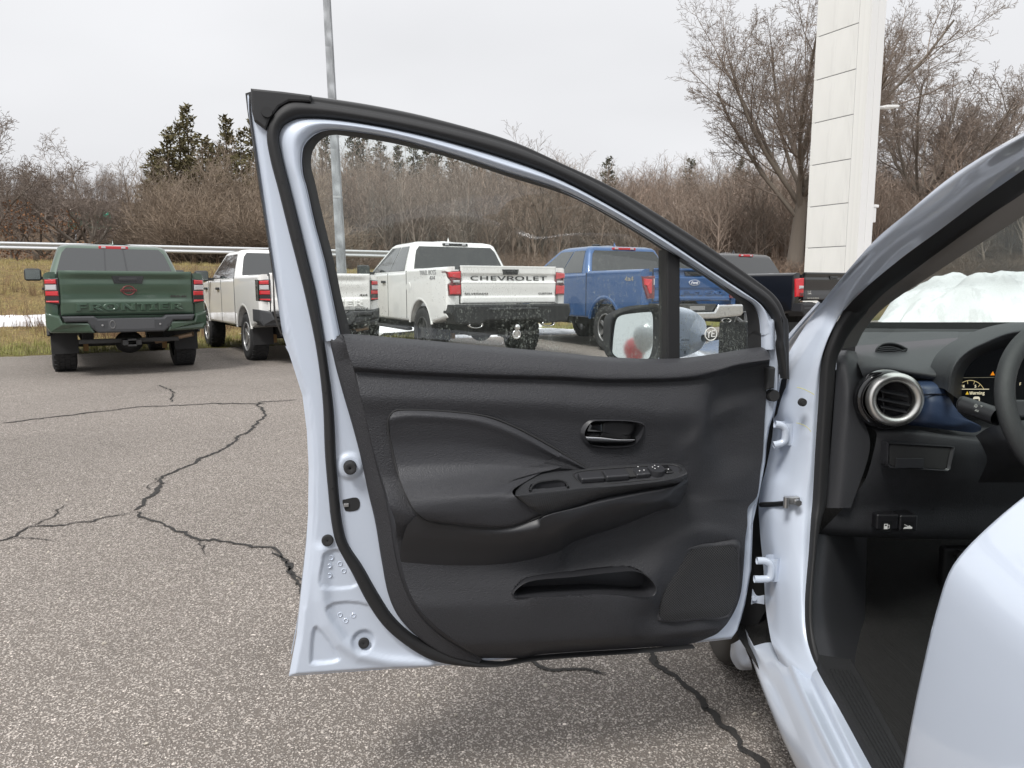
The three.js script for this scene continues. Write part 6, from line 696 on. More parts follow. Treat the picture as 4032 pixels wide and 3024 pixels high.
// rear door, closed, beside the camera
const rearFront = [[0.3526,0.4504,-0.62],[0.3561,0.5286,-0.62],[0.3632,0.6422,-0.62],[0.3707,0.7144,-0.62],[0.3817,0.7895,-0.62],[0.3904,0.8262,-0.62],[0.4001,0.8433,-0.62],[0.4243,0.8708,-0.62],[0.4474,0.8926,-0.62],[0.4766,0.9166,-0.62]], shiftBack = (c, s, out = 0) => c.map((p) => [p[0] - 0.087 * s - out, p[1], p[2] + 0.996 * s]);
body('rear_door', loft([drop(rearFront, 0.03, 0, 0.012), drop(rearFront, 0.006, 0, 0.0), shiftBack(rearFront, 0.012), shiftBack(rearFront, 0.3, 0.006), shiftBack(rearFront, 0.7, 0.004), shiftBack(rearFront, 1.1, -0.03)], 60, 5), sedanPaint);
{ const belt = rearFront[rearFront.length - 1]; const gl = grid((i, j) => { const s = i * 0.12; return [belt[0] - 0.087 * s + 0.01 + 0.02 * j / 4, belt[1] - 0.01 + 0.43 * j / 4, belt[2] + 0.996 * s]; }, 9, 4); body('rear_door_glass', gl, autoGlass); body('centre_pillar', merge([grid((i, j) => { const s = 0.0 + i * 0.09; return [belt[0] - 0.087 * s + 0.004 + 0.02 * j / 4, belt[1] - 0.02 + 0.45 * j / 4, belt[2] + 0.996 * s]; }, 1, 4)]), blackGloss); }
// roof, far side and floor close the cabin
body('roof', loft([railLine.map((p) => [p[0], p[1] - 0.004, p[2]]), [[0.60, 1.405, -0.52], [0.58, 1.44, -0.15], [0.56, 1.45, 0.3], [0.52, 1.42, 1.2]], [[1.18, 1.435, -0.62], [1.18, 1.485, -0.15], [1.16, 1.485, 0.3], [1.12, 1.45, 1.2]], [[1.78, 1.40, -0.50], [1.78, 1.44, -0.12], [1.76, 1.45, 0.35], [1.72, 1.42, 1.2]], [[1.88, 1.32, -0.44], [1.87, 1.37, -0.1], [1.86, 1.385, 0.35], [1.82, 1.36, 1.2]]], 40, 5), sedanPaint);
body('headliner', loft([[[0.66, 1.345, -0.70], [0.58, 1.365, 0.0], [0.54, 1.37, 1.5]], [[1.2, 1.425, -0.72], [1.2, 1.455, 0.0], [1.18, 1.40, 1.5]], [[1.84, 1.33, -0.6], [1.82, 1.35, 0.1], [1.8, 1.3, 1.5]]], 20, 4), std(lin(0.42, 0.41, 0.39), 0.95));
body('far_door', loft([[[1.93, 0.2, -1.75], [1.86, 0.2, 1.5]], [[2.02, 0.55, -1.75], [1.95, 0.55, 1.5]], [[1.99, 0.9, -1.75], [1.9, 0.92, 1.5]], [[1.93, 0.96, -1.72], [1.84, 0.98, 1.5]]], 20, 4), sedanPaint);
const carpet = std(lin(0.014, 0.0135, 0.013), 1, { bumpMap: grain, bumpScale: 0.004 });
body('floor', grid((i, j) => { const x = lerp(0.56, 1.9, i / 30), z = lerp(-2.15, 1.4, j / 40); return [x - 0.05 * (z + 1.2) * 0, 0.215 + 0.012 * fbm(x * 8, z * 8, 3) + 0.30 * smooth(-1.75, -2.1, z), z]; }, 30, 40), carpet);
body('bulkhead', grid((i, j) => [lerp(0.6, 2.0, i / 4), lerp(0.2, 0.98, j / 4), -2.12], 4, 4), carpet);
body('rear_bulkhead', grid((i, j) => [lerp(0.45, 1.9, i / 4), lerp(0.2, 1.36, j / 4), 1.45], 4, 4), std(lin(0.05, 0.05, 0.05), 0.9));
// wing and wheel in front of the door
body('front_wing', loft([[[0.545, 0.24, -1.74], [0.58, 0.24, -1.95]], [[0.52, 0.5, -1.74], [0.56, 0.5, -1.97]], [[0.53, 0.72, -1.74], [0.6, 0.74, -2.7], [0.75, 0.72, -3.3]], [[0.56, 0.84, -1.75], [0.64, 0.86, -2.7], [0.8, 0.8, -3.3]], [[0.64, 0.87, -1.8], [0.74, 0.86, -2.7], [0.9, 0.84, -3.3]], [[1.3, 0.86, -2.0], [1.3, 0.84, -2.7], [1.3, 0.88, -3.35]], [[2.0, 0.84, -1.8], [2.0, 0.83, -2.7], [1.85, 0.84, -3.3]]], 30, 5), sedanPaint);
body('rocker_front', loft([[[0.5889,0.1274,-1.86],[0.5905,0.0881,-1.86],[0.6028,0.0695,-1.84],[0.6212,0.0977,-1.78]], [[0.5672,0.1833,-1.76],[0.5752,0.1461,-1.76],[0.5827,0.1337,-1.74],[0.5999,0.1377,-1.72]], [[0.5751,0.2173,-1.72],[0.5738,0.2004,-1.7],[0.5832,0.178,-1.7],[0.5824,0.1752,-1.68]]], 24, 6), sedanPaint);
{ const w = partGroup('front_wheel', sedan); w.position.set(0.73 - CX, 0.24, -2.2 - CZ); w.rotation.y = -0.1 + Math.PI; const R = 0.315, ty = new THREE.LatheGeometry([[0.2, 0.085], [0.25, 0.1], [0.29, 0.098], [0.308, 0.088], [R, 0.07], [R, -0.07], [0.308, -0.088], [0.29, -0.098], [0.25, -0.1], [0.2, -0.085]].map((p) => new THREE.Vector2(p[0], p[1])), 60); ty.rotateZ(-Math.PI / 2); const grooves = []; for (let k = 0; k < 80; k++) { const q = new THREE.BoxGeometry(0.15, 0.006, 0.006); q.rotateY((k & 1 ? 1 : -1) * 0.25); q.translate(0, R + 0.001, 0); q.rotateX(k / 80 * 6.2832); grooves.push(q); } mesh('tyre', merge([ty, ...grooves]), std(lin(0.045, 0.04, 0.034), 0.9), w); const rim = [new THREE.CylinderGeometry(0.2, 0.2, 0.16, 36, 1, true).rotateZ(Math.PI / 2), new THREE.TorusGeometry(0.2, 0.012, 8, 40).rotateY(Math.PI / 2).translate(0.085, 0, 0)]; for (let k = 0; k < 5; k++) rim.push(box(0.05, 0.075, 0.03, 0.2, -0.03, 0.03, 0.008).rotateX(k / 5 * 6.2832)); mesh('rim', merge(rim), std(lin(0.45, 0.45, 0.45), 0.4, { metalness: 0.8 }), w); }
body('hinge_cavity', plate([[0.6259,0.8758,-1.74],[0.6715,0.8758,-1.74],[0.6694,0.7334,-1.74],[0.6658,0.4918,-1.74],[0.6696,0.4133,-1.74],[0.6506,0.2809,-1.74],[0.6097,0.1969,-1.74],[0.5771,0.2138,-1.74],[0.5874,0.3474,-1.74],[0.6089,0.5752,-1.74],[0.6233,0.7334,-1.74]].map((p) => [p[0], p[1]]), -1.80, -1.765), pitBlack);
// quarter between pillar and bonnet
body('cowl_edge', loft([[[0.6903,1.0481,-1.66],[0.6935,1.0072,-1.75],[0.6835,0.9516,-1.83],[0.685,0.9429,-1.84]], [[0.692,1.0454,-1.65],[0.6888,1.0036,-1.73],[0.6809,0.9483,-1.81],[0.6779,0.9381,-1.82]], [[0.7014,1.0438,-1.66],[0.6946,0.9971,-1.74],[0.6859,0.9341,-1.83],[0.6865,0.9269,-1.84]]], 40, 4), sedanPaint);
body('pillar_cover', loft([[[0.7093,1.044,-1.68],[0.7026,0.9968,-1.76],[0.6934,0.9331,-1.85],[0.6946,0.9252,-1.86]], [[0.6982,1.0321,-1.67],[0.6925,0.9519,-1.74],[0.6827,0.8687,-1.8]]], 30, 3), std(lin(0.26, 0.25, 0.245), 0.6));
body('pillar_gasket', loft([[[0.6948,1.0351,-1.665],[0.6864,0.9545,-1.725],[0.6784,0.8683,-1.79]], [[0.6914,1.0428,-1.64],[0.6871,0.9585,-1.69],[0.6638,0.8712,-1.74]], [[0.6954,1.0361,-1.63],[0.6858,0.9722,-1.66],[0.6539,0.876,-1.7]]], 40, 4), seal);
body('gasket_tail', loft([[[0.6158,0.8705,-1.66],[0.6167,0.8204,-1.68],[0.6172,0.7719,-1.7]], [[0.6227,0.8846,-1.64],[0.6251,0.8507,-1.655],[0.6249,0.8147,-1.66]]], 20, 3), seal);
// hinges and check strap
for (const [P1, nm] of [[[[0.5886,0.7763,-1.612],[0.603,0.7734,-1.612],[0.6119,0.7647,-1.612],[0.6118,0.7386,-1.612],[0.6049,0.7328,-1.612],[0.588,0.7284,-1.612]]], [[[0.5483,0.4732,-1.572],[0.5682,0.4717,-1.572],[0.5789,0.4628,-1.572],[0.5786,0.4331,-1.572],[0.5616,0.4301,-1.572],[0.5444,0.4301,-1.572]]]]) { body('hinge', tube(P1, 0.0085, 40, 8), sedanPaint); const c = P1[2], d = P1[3]; body('hinge_plate', tube([[c[0] + 0.012, c[1] + 0.012, c[2] - 0.02], [d[0] + 0.012, d[1] - 0.012, d[2] - 0.02]], 0.016, 10, 8), sedanPaint); }
body('wiring_bracket', loft([[[0.5714,0.37,-1.66],[0.5792,0.357,-1.65],[0.5936,0.363,-1.64]], [[0.5701,0.3304,-1.66],[0.5771,0.3381,-1.65],[0.5946,0.3394,-1.64]]], 12, 2), sedanPaint); body('bracket_rivet', new THREE.CylinderGeometry(0.006, 0.006, 0.006, 16).rotateX(Math.PI / 2).translate(...[[0.5718,0.3529,-1.645]][0]), sedanPaint);
body('check_strap', tube([[0.5819,0.5755,-1.66],[0.5976,0.5855,-1.63],[0.6094,0.5964,-1.6],[0.6178,0.6027,-1.585]], 0.006, 16, 6), std(lin(0.02, 0.02, 0.02), 0.4, { metalness: 0.5 })); { const p = [[0.6253,0.611,-1.565]][0]; body('strap_bracket', merge([box(p[0] - 0.02, p[0] + 0.012, p[1] - 0.009, p[1] + 0.009, p[2] - 0.02, p[2] - 0.004, 0.003), new THREE.CylinderGeometry(0.0075, 0.0075, 0.012, 6).rotateX(Math.PI / 2).translate(p[0] + 0.003, p[1], p[2] + 0.005), new THREE.CylinderGeometry(0.006, 0.006, 0.024, 16).translate(p[0] - 0.022, p[1], p[2] + 0.003)]), steel); }
{ const p = [[0.6289,0.8332,-1.565]][0]; body('pillar_bolt', merge([new THREE.CylinderGeometry(0.0085, 0.009, 0.008, 22).rotateX(Math.PI / 2).translate(p[0], p[1], p[2]), new THREE.CylinderGeometry(0.0048, 0.0048, 0.014, 16).rotateX(Math.PI / 2).translate(p[0], p[1], p[2])]), rubber); }
const crayon = std(lin(0.72, 0.68, 0.18), 0.8); body('crayon_mark', tube([[0.616,0.8658,-1.566],[0.6286,0.8625,-1.566],[0.6426,0.8561,-1.566],[0.654,0.8497,-1.566]], 0.0007, 20, 5), crayon); body('crayon_mark', tube([[0.6194,0.7874,-1.568],[0.6335,0.7832,-1.568],[0.6449,0.7761,-1.568],[0.6523,0.7677,-1.568]], 0.0006, 20, 5), crayon);
// -- cabin: dashboard, instruments, steering wheel
const dash = partGroup('dashboard', sedan), dd = (n, g, m) => body(n, g, m, dash);
const dashMat = std(lin(0.04, 0.041, 0.045), 0.52, { bumpMap: grain, bumpScale: 0.0006 });
dd('top_pad', loft([[[0.9361,0.959,-1.98],[1.0583,0.9586,-2.02],[1.2457,0.9574,-2.04]], [[0.8668,0.9413,-1.84],[0.9762,0.943,-1.86],[1.1224,0.9445,-1.84]], [[0.7997,0.9222,-1.7],[0.8892,0.9231,-1.69],[0.9605,0.9216,-1.66],[0.9827,0.924,-1.62]], [[0.7703,0.9023,-1.61],[0.8155,0.9091,-1.6],[0.8803,0.9032,-1.59],[0.9426,0.8957,-1.57]], [[0.7754,0.8809,-1.6],[0.8138,0.8962,-1.595],[0.8786,0.8884,-1.585],[0.9398,0.8791,-1.57]], [[0.7983,0.8644,-1.64],[0.838,0.8731,-1.64],[0.9047,0.8671,-1.63],[0.9706,0.8613,-1.62]]], 70, 6), dashMat);
dd('hood_top', loft([[[1.2187,0.9559,-2.03],[1.2635,0.9567,-2.04],[1.323,0.9568,-2.05],[1.4008,0.9569,-2.06],[1.4794,0.9571,-2.07],[1.5586,0.9575,-2.08]], [[0.9298,0.8969,-1.56],[0.9469,0.9288,-1.57],[0.9731,0.9499,-1.58],[1.0199,0.9691,-1.6],[1.087,0.9902,-1.62],[1.1491,1.001,-1.63],[1.2196,1.0024,-1.63]]], 40, 6), dashMat);
dd('end_cap', loft([[[0.7484,0.9375,-1.66],[0.7236,0.9211,-1.62],[0.718,0.8455,-1.61],[0.7145,0.7603,-1.605],[0.7098,0.6452,-1.6],[0.7072,0.5879,-1.595]], [[0.7657,0.9375,-1.66],[0.7444,0.9136,-1.61],[0.7368,0.8492,-1.585],[0.7351,0.7936,-1.58],[0.7346,0.7082,-1.58],[0.7302,0.5925,-1.58]], [[0.8021,0.9311,-1.7],[0.7828,0.8762,-1.615],[0.7645,0.8299,-1.6],[0.7748,0.7918,-1.59],[0.7914,0.7357,-1.585],[0.7581,0.591,-1.585]]], 60, 8), dashMat);
dd('fascia', loft([[[0.7945,0.8724,-1.645],[0.8981,0.8724,-1.645],[1.0163,0.8718,-1.65],[1.2258,0.8705,-1.66]], [[0.7737,0.7864,-1.62],[0.8908,0.7864,-1.62],[1.0112,0.7846,-1.63],[1.2197,0.7828,-1.64]], [[0.7921,0.7728,-1.6],[0.8782,0.7738,-1.595],[0.9889,0.7604,-1.59],[1.1938,0.7498,-1.6]], [[0.8012,0.7625,-1.58],[0.8627,0.7655,-1.565],[0.9711,0.7552,-1.56],[1.0308,0.7447,-1.57],[1.1955,0.7325,-1.6]], [[0.7982,0.7225,-1.58],[0.8683,0.7248,-1.57],[0.9772,0.7174,-1.565],[1.0431,0.7082,-1.58],[1.2138,0.6929,-1.62]], [[0.7877,0.6537,-1.59],[0.8896,0.6511,-1.6],[1.0037,0.6511,-1.6],[1.074,0.6457,-1.62],[1.2641,0.6235,-1.68]], [[0.7508,0.5893,-1.6],[0.9164,0.577,-1.64],[1.0465,0.5709,-1.66],[1.315,0.5464,-1.74]], [[0.6988,0.5215,-1.61],[0.8402,0.5061,-1.64],[0.988,0.4887,-1.68],[1.3513,0.449,-1.78]], [[0.7857,0.4556,-1.8],[0.9322,0.4459,-1.82],[1.0876,0.4336,-1.85],[1.442,0.4113,-1.9]]], 80, 6), dashMat);
dd('windscreen_blackout', loft([[[0.9631,0.9681,-2.02],[1.2696,0.9622,-2.08],[1.588,0.9607,-2.12]], [[0.9443,0.9584,-1.99],[1.2459,0.9553,-2.04],[1.559,0.9529,-2.08]]], 10, 1), pitBlack);
{ // defrost outlet
  const o = rounded([[0.8659,0.9272,-1.745],[0.8742,0.9394,-1.745],[0.8891,0.9439,-1.745],[0.9104,0.9424,-1.745],[0.9323,0.9333,-1.745],[0.938,0.9296,-1.745],[0.9267,0.9257,-1.745],[0.8969,0.918,-1.745],[0.8711,0.9165,-1.745]], 4); const fz = (p) => p; dd('demister_rim', tube([...o, o[0]].map((p) => [p[0], p[1] + 0.004, p[2] + 0.012]), 0.003, 60, 6), trimSmooth);
  const oc = o.reduce((s, p) => [s[0] + p[0] / o.length, s[1] + p[1] / o.length, s[2] + p[2] / o.length], [0, 0, 0]); dd('demister_slot', grid((i, j) => { const p = o[i % o.length]; return j ? [oc[0], oc[1] + 0.003, oc[2] + 0.01] : [p[0], p[1] + 0.003, p[2] + 0.01]; }, o.length, 1), pitBlack);
  for (const L of [[[0.8703,0.9374,-1.732],[0.8948,0.9398,-1.732],[0.9193,0.9344,-1.732]], [[0.8658,0.9325,-1.732],[0.8951,0.9356,-1.732],[0.9256,0.9313,-1.732]], [[0.8631,0.9271,-1.732],[0.8954,0.9313,-1.732],[0.9182,0.9283,-1.732]], [[0.8629,0.9217,-1.732],[0.8838,0.9247,-1.732],[0.9049,0.9247,-1.732]]]) dd('demister_slat', tube(L, 0.0022, 20, 5), trimSmooth);
}
{ // round air outlet
  const p = [[0.8198,0.8419,-1.55]][0], n = [-0.18, 0.05, 1], M = facing(p, n), lathe = (pts, s = 48) => { const g = new THREE.LatheGeometry(pts.map((q) => new THREE.Vector2(q[0], q[1])), s); g.rotateX(Math.PI / 2); return g; };
  const put = (name, g, m) => { g.applyMatrix4(M); return dd(name, g, m); };
  put('outlet_bezel', lathe([[0.034, -0.06], [0.060, -0.05], [0.0655, -0.02], [0.064, 0.0], [0.058, 0.008], [0.05, 0.006]]).translate(-0.012, -0.002, -0.012), piano);
  put('outlet_ring', lathe([[0.0385, -0.012], [0.0368, 0.003], [0.040, 0.010], [0.046, 0.0145], [0.053, 0.0135], [0.0575, 0.005], [0.0575, -0.006]]), std(lin(0.78, 0.77, 0.74), 0.36, { metalness: 1 }));
  put('outlet_barrel', lathe([[0.0405, 0.0], [0.0375, -0.012], [0.034, -0.022], [0.0, -0.024]]), std(lin(0.012, 0.012, 0.014), 0.6));
  for (const [y, w] of [[0.014, 0.028], [-0.004, 0.033], [-0.02, 0.026]]) put('outlet_vane', new RoundedBoxGeometry(w * 2, 0.003, 0.02, 2, 0.001).rotateX(0.35).rotateZ(-0.18).translate(0, y, -0.008), trimSmooth);
  put('outlet_vane', new RoundedBoxGeometry(0.003, 0.06, 0.014, 2, 0.001).rotateZ(0.1).translate(-0.02, 0, -0.014), trimSmooth);
}
{ const leather = std(lin(0.030, 0.048, 0.098), 0.5, { bumpMap: grain, bumpScale: 0.0004 });
  dd('accent_panel', loft([[[0.8793,0.8753,-1.6],[0.9071,0.8782,-1.59],[0.9376,0.8783,-1.585],[0.9435,0.873,-1.585]], [[0.8789,0.866,-1.575],[0.8965,0.8687,-1.565],[0.9266,0.868,-1.56],[0.9371,0.8618,-1.565]], [[0.8813,0.8514,-1.57],[0.8981,0.8534,-1.556],[0.9257,0.854,-1.552],[0.9382,0.8494,-1.555]]], 24, 5), leather);
  dd('accent_panel', loft([[[0.8841,0.8477,-1.572],[0.9022,0.8498,-1.558],[0.9299,0.8496,-1.554],[0.9401,0.8462,-1.556]], [[0.8869,0.8318,-1.57],[0.8999,0.8347,-1.552],[0.9305,0.8326,-1.548],[0.9516,0.8262,-1.553]], [[0.8816,0.8095,-1.57],[0.9006,0.8101,-1.55],[0.9374,0.8051,-1.547],[0.9753,0.8023,-1.555]], [[0.872,0.7889,-1.575],[0.9057,0.7882,-1.556],[0.9476,0.7834,-1.552],[0.996,0.7883,-1.56],[1.0217,0.7808,-1.57]], [[0.8738,0.7787,-1.59],[0.9174,0.7753,-1.575],[0.9593,0.7707,-1.57],[1.0128,0.7646,-1.575],[1.0302,0.7681,-1.58]]], 40, 5), leather);
  dd('accent_seam', tube([[0.8731,0.8505,-1.553],[0.8991,0.853,-1.553],[0.921,0.8522,-1.553],[0.9377,0.8478,-1.553]], 0.0015, 30, 5), std(lin(0.01, 0.014, 0.03), 0.7)); }
{ // instrument binnacle
  const o = [[0.9163,0.8666,-1.54],[0.9179,0.8992,-1.54],[0.9318,0.9312,-1.545],[0.9547,0.9524,-1.55],[0.9944,0.9719,-1.56],[1.0534,0.993,-1.57],[1.1104,1.0036,-1.575],[1.1822,1.0047,-1.58]], c = [[0.905,0.8642,-1.5],[0.9071,0.9039,-1.5],[0.9212,0.9298,-1.505],[0.9494,0.95,-1.515],[0.9861,0.9651,-1.525],[1.0363,0.983,-1.535],[1.087,0.9907,-1.54],[1.1574,0.9917,-1.545]], i2 = [[0.995,0.8299,-1.6],[0.9936,0.8753,-1.6],[1.0005,0.9006,-1.6],[1.0182,0.9231,-1.6],[1.0449,0.9371,-1.6],[1.0829,0.9483,-1.6],[1.1325,0.9538,-1.6],[1.2019,0.9552,-1.6]];
  dd('binnacle_inner', loft([mid(c, i2, 0.35, 0.0), mid(c, i2, 0.7, 0.0), i2], 60, 4), std(lin(0.015, 0.015, 0.016), 0.5));
  dd('binnacle_hood', loft([drop(o, 0.0, -0.002, -0.06), o, c, mid(c, i2, 0.35, 0.0)], 60, 5), dashMat);
  const cv = document.createElement('canvas'); cv.width = 1024; cv.height = 640; const q = cv.getContext('2d'); q.fillStyle = '#050608'; q.fillRect(0, 0, 1024, 640); q.strokeStyle = '#cdbb86'; q.fillStyle = '#e6d9b0'; q.lineWidth = 5;
  q.beginPath(); q.arc(150, 445, 160, -2.3, -0.5); q.stroke(); for (const a of [-2.15, -1.75, -1.3, -0.9]) { q.beginPath(); q.moveTo(150 + Math.cos(a) * 130, 445 + Math.sin(a) * 130); q.lineTo(150 + Math.cos(a) * 158, 445 + Math.sin(a) * 158); q.stroke(); }
  q.fillStyle = '#f0e6c4'; q.font = 'bold 36px sans-serif'; q.fillText('4', 78, 350); q.fillText('5', 194, 350); q.fillRect(40, 360, 300, 5); q.font = 'bold 37px sans-serif'; q.fillText('Warning', 150, 410); q.fillStyle = '#d8b23a'; q.beginPath(); q.moveTo(112, 410); q.lineTo(146, 410); q.lineTo(129, 380); q.fill();
  q.fillStyle = '#e88a1c'; q.beginPath(); q.moveTo(340, 240); q.lineTo(384, 240); q.lineTo(362, 204); q.fill(); q.strokeStyle = '#8a8570'; q.lineWidth = 3; q.beginPath(); q.moveTo(70, 262); q.lineTo(560, 256); q.stroke();
  q.fillStyle = '#d9d2bd'; q.beginPath(); q.roundRect(190, 428, 68, 90, 20); q.fill(); q.fillStyle = '#14161a'; q.beginPath(); q.roundRect(200, 450, 48, 24, 8); q.fill(); q.fillStyle = '#e6d9b0'; q.font = 'bold 36px sans-serif'; q.fillText('F', 630, 330); q.beginPath(); q.roundRect(560, 420, 44, 60, 12); q.fill(); q.fillStyle = '#d8b23a'; q.fillRect(575, 510, 26, 26);
  const t = new THREE.CanvasTexture(cv); t.colorSpace = THREE.SRGBColorSpace; t.magFilter = THREE.LinearFilter;
  const [a, b, d] = [[0.9783,0.9481,-1.602],[1.2097,0.9481,-1.602],[0.9912,0.7868,-1.602]], g = new THREE.PlaneGeometry(b[0] - a[0], a[1] - d[1]); g.translate((a[0] + b[0]) / 2, (a[1] + d[1]) / 2, a[2]); dd('instrument_screen', g, phys(lin(0.006, 0.006, 0.006), 0.5, { specularIntensity: 0.2, emissive: lin(1, 1, 1), emissiveIntensity: 0.55, emissiveMap: t }));
}
{ // tray, levers, column
  const [a, b, c, e] = [[0.8176,0.7437,-1.555],[0.9531,0.7361,-1.555],[0.9474,0.6858,-1.555],[0.8196,0.6938,-1.555]]; const poly = [a, b, c, e], cx = (a[0] + c[0]) / 2, cy = (a[1] + c[1]) / 2, sc = (f, z) => [...poly, a].map((p) => [lerp(cx, p[0], f), lerp(cy, p[1], f), p[2] + z]);
  dd('tray_rim', loft([sc(1.12, -0.02), sc(1.08, 0.004), sc(1.0, 0.0), sc(0.95, -0.002)], 40, 3, { straight: true }), trimSmooth); dd('coin_tray', loft([sc(0.95, -0.001), sc(0.93, 0.0005), sc(0.0, 0.0005)], 40, 2, { straight: true }), pitBlack); const [r1, r2] = [[0.8321,0.7098,-1.552],[0.8925,0.6951,-1.552]]; dd('tray_divider', box(r1[0], r2[0], r2[1] - 0.004, r1[1] + 0.003, r1[2], r1[2] + 0.003, 0.001), trimSmooth);
  const icon = (draw) => { const k = document.createElement('canvas'); k.width = k.height = 128; const q = k.getContext('2d'); q.fillStyle = '#08090b'; q.fillRect(0, 0, 128, 128); q.fillStyle = '#e8e8e4'; q.strokeStyle = '#e8e8e4'; q.lineWidth = 7; draw(q); const t = new THREE.CanvasTexture(k); t.colorSpace = THREE.SRGBColorSpace; t.magFilter = THREE.LinearFilter; return t; };
  const pump = icon((q) => { q.fillRect(30, 34, 44, 66); q.fillStyle = '#08090b'; q.fillRect(40, 44, 24, 18); q.strokeRect(70, 50, 24, 38); q.fillStyle = '#e8e8e4'; }), bonnet = icon((q) => { q.beginPath(); q.moveTo(10, 84); q.lineTo(24, 60); q.lineTo(60, 56); q.lineTo(82, 40); q.lineTo(104, 56); q.lineTo(118, 62); q.lineTo(118, 84); q.fill(); q.beginPath(); q.moveTo(20, 30); q.lineTo(70, 54); q.stroke(); });
  for (const [pts, t] of [[[[0.8249,0.5713,-1.6],[0.8756,0.5701,-1.6],[0.8757,0.5282,-1.6],[0.821,0.5298,-1.6]], pump], [[[0.8772,0.5693,-1.6],[0.9185,0.5673,-1.6],[0.9169,0.525,-1.6],[0.8777,0.5274,-1.6]], bonnet]]) { const [p, q, r, s] = pts; dd('release_lever', box(p[0], q[0], s[1] + 0.004, p[1], p[2] - 0.05, p[2], 0.005), std(lin(0.012, 0.012, 0.014), 0.4)); const w = 0.024, mx = (p[0] + q[0]) / 2 - 0.002, my = lerp(p[1], s[1], 0.66); dd('lever_symbol', new THREE.PlaneGeometry(w, w).translate(mx, my, p[2] + 0.0012), std(lin(1, 1, 1), 0.6, { map: t })); }
  dd('column_shroud', loft([[[0.9678,0.7731,-1.5],[0.9569,0.8125,-1.42],[0.9875,0.8335,-1.36]], [[0.9698,0.7559,-1.48],[0.9476,0.7852,-1.38],[0.9693,0.8007,-1.33]], [[1.0096,0.7141,-1.52],[0.9892,0.7304,-1.42],[1.0104,0.7403,-1.38]], [[1.047,0.6452,-1.6],[1.0833,0.6588,-1.55],[1.1166,0.6669,-1.52]]], 20, 5), trimSmooth);
  dd('indicator_stalk', (() => { const [p, q, r] = [[0.8562,0.8586,-1.37],[0.8661,0.8542,-1.345],[0.8772,0.8479,-1.3]]; const g = tube([p, q, r], 0.0165, 20, 16); return merge([g, new THREE.SphereGeometry(0.0168, 18, 12).scale(0.55, 1, 1).translate(...p)]); })(), std(lin(0.02, 0.02, 0.022), 0.4));
  { const cv = document.createElement('canvas'); cv.width = 256; cv.height = 128; const q = cv.getContext('2d'); q.clearRect(0, 0, 256, 128); q.fillStyle = '#d8d8d4'; q.strokeStyle = '#d8d8d4'; q.lineWidth = 6; q.font = 'bold 40px sans-serif'; q.fillText('AUTO', 70, 112); q.beginPath(); q.arc(60, 40, 14, 0, 7); q.stroke(); for (let k = 0; k < 8; k++) { q.beginPath(); q.moveTo(60 + Math.cos(k * 0.785) * 20, 40 + Math.sin(k * 0.785) * 20); q.lineTo(60 + Math.cos(k * 0.785) * 30, 40 + Math.sin(k * 0.785) * 30); q.stroke(); } q.fillText('ID', 130, 60); q.fillRect(120, 14, 50, 10); const t = new THREE.CanvasTexture(cv); t.colorSpace = THREE.SRGBColorSpace; t.magFilter = THREE.LinearFilter; const [p] = [[0.8572,0.8591,-1.326]][0] ? [[[0.8572,0.8591,-1.326]][0]] : []; const g = new THREE.PlaneGeometry(0.034, 0.017); g.rotateZ(-0.3); g.translate(p[0], p[1], p[2] + 0.0165 - 0.013); dd('stalk_symbols', g, std(lin(1, 1, 1), 0.6, { map: t, transparent: true })); }
  dd('pedal_bracket', merge([box(...(() => { const p = [[1.1775,0.3819,-1.85]][0]; return [p[0] - 0.04, p[0] + 0.05, p[1] - 0.1, p[1] + 0.02, p[2] - 0.03, p[2], 0.01]; })())]), std(lin(0.02, 0.02, 0.02), 0.5)); dd('bracket_bolt', new THREE.CylinderGeometry(0.012, 0.012, 0.02, 16).rotateX(Math.PI / 2).translate(...[[1.1743,0.3838,-1.845]][0]), std(lin(0.1, 0.1, 0.1), 0.5, { metalness: 0.5 }));
}
body('kick_panel', loft([[[0.6898,0.525,-1.6],[0.6584,0.4123,-1.53],[0.6465,0.3522,-1.49],[0.6414,0.3159,-1.44]], [[0.7439,0.5111,-1.64],[0.7124,0.3948,-1.57],[0.7026,0.3326,-1.53],[0.6939,0.2883,-1.47]], [[0.9068,0.4382,-1.85],[0.9011,0.2945,-1.8],[0.8825,0.2072,-1.74],[0.8311,0.1817,-1.62]], [[1.0908,0.3515,-2.1],[1.092,0.1854,-2.05],[1.0346,0.127,-1.9],[0.9607,0.1514,-1.75]]], 40, 6), trimSmooth);
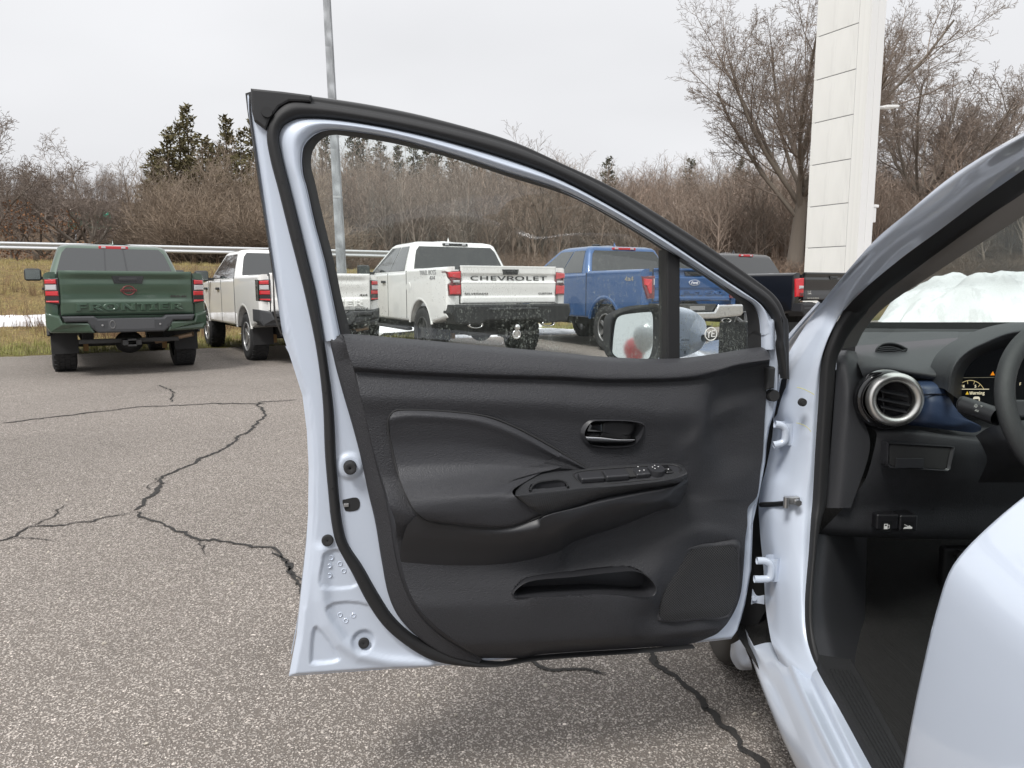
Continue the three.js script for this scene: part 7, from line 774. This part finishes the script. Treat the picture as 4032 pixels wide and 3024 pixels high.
{ const w = partGroup('steering_wheel', sedan), p = [[1.0568,0.8606,-1.3]][0]; w.position.set(p[0] - CX, p[1], p[2] - CZ); w.rotation.set(-0.42, 0.05, 0); mesh('rim', new THREE.TorusGeometry(0.172, 0.0165, 16, 80), std(lin(0.03, 0.031, 0.033), 0.5, { bumpMap: grain, bumpScale: 0.0003 }), w); mesh('hub', new RoundedBoxGeometry(0.17, 0.13, 0.05, 4, 0.022).translate(0, -0.01, -0.01), trimSmooth, w); for (const s of [-1, 1]) mesh('spoke', new RoundedBoxGeometry(0.1, 0.035, 0.018, 2, 0.006).translate(s * 0.125, 0.0, -0.004), trimSmooth, w); mesh('spoke', new RoundedBoxGeometry(0.035, 0.11, 0.016, 2, 0.006).translate(0, -0.11, -0.004), trimSmooth, w); }
const A6g = [...A6t.slice(0, 2), ...glassA6, [0.62, 1.30, -0.56]];
body('windscreen', loft([A6g.map((p) => [p[0] + 0.01, p[1], p[2] - 0.012]), A6g.map((p) => [p[0] + 0.55, p[1] + 0.02, p[2] - 0.14]), A6g.map((p) => [p[0] + 1.2, p[1], p[2] - 0.02])], 40, 6), phys(lin(0.84, 0.92, 0.88), 0.0, { transmission: 1, thickness: 0, ior: 1.5 }));

// -- balloons on the far side of the lot, behind the camera: the door mirror shows them
for (const [p, m, label] of [[[-8.46, 3.42, 10.18], phys(lin(0.6, 0.02, 0.03), 0.3, { clearcoat: 0.6 }), 'red balloon on a pole, mirrored in the door mirror'], [[-7.95, 3.60, 9.8], phys(lin(0.42, 0.43, 0.45), 0.25, { clearcoat: 0.6 }), 'grey balloon on a pole, mirrored in the door mirror']]) {
  const t = thing('balloon', label, 'balloon', [p[0], lotY(), p[2]]); mesh('envelope', new THREE.LatheGeometry([[0.0, -0.2], [0.02, -0.19], [0.09, -0.13], [0.145, -0.03], [0.155, 0.05], [0.125, 0.13], [0.06, 0.175], [0, 0.185]].map((q) => new THREE.Vector2(q[0] * 1.65, q[1] * 1.65)), 28).translate(0, p[1] + 0.1, 0), m, t); mesh('pole', new THREE.CylinderGeometry(0.012, 0.012, p[1] - 0.1, 8).translate(0, (p[1] - 0.1) / 2, 0), galvDull, t); mesh('foot', new THREE.CylinderGeometry(0.15, 0.17, 0.05, 20).translate(0, 0.025, 0), darkPlastic, t);
}

renderer.render(scene, camera);
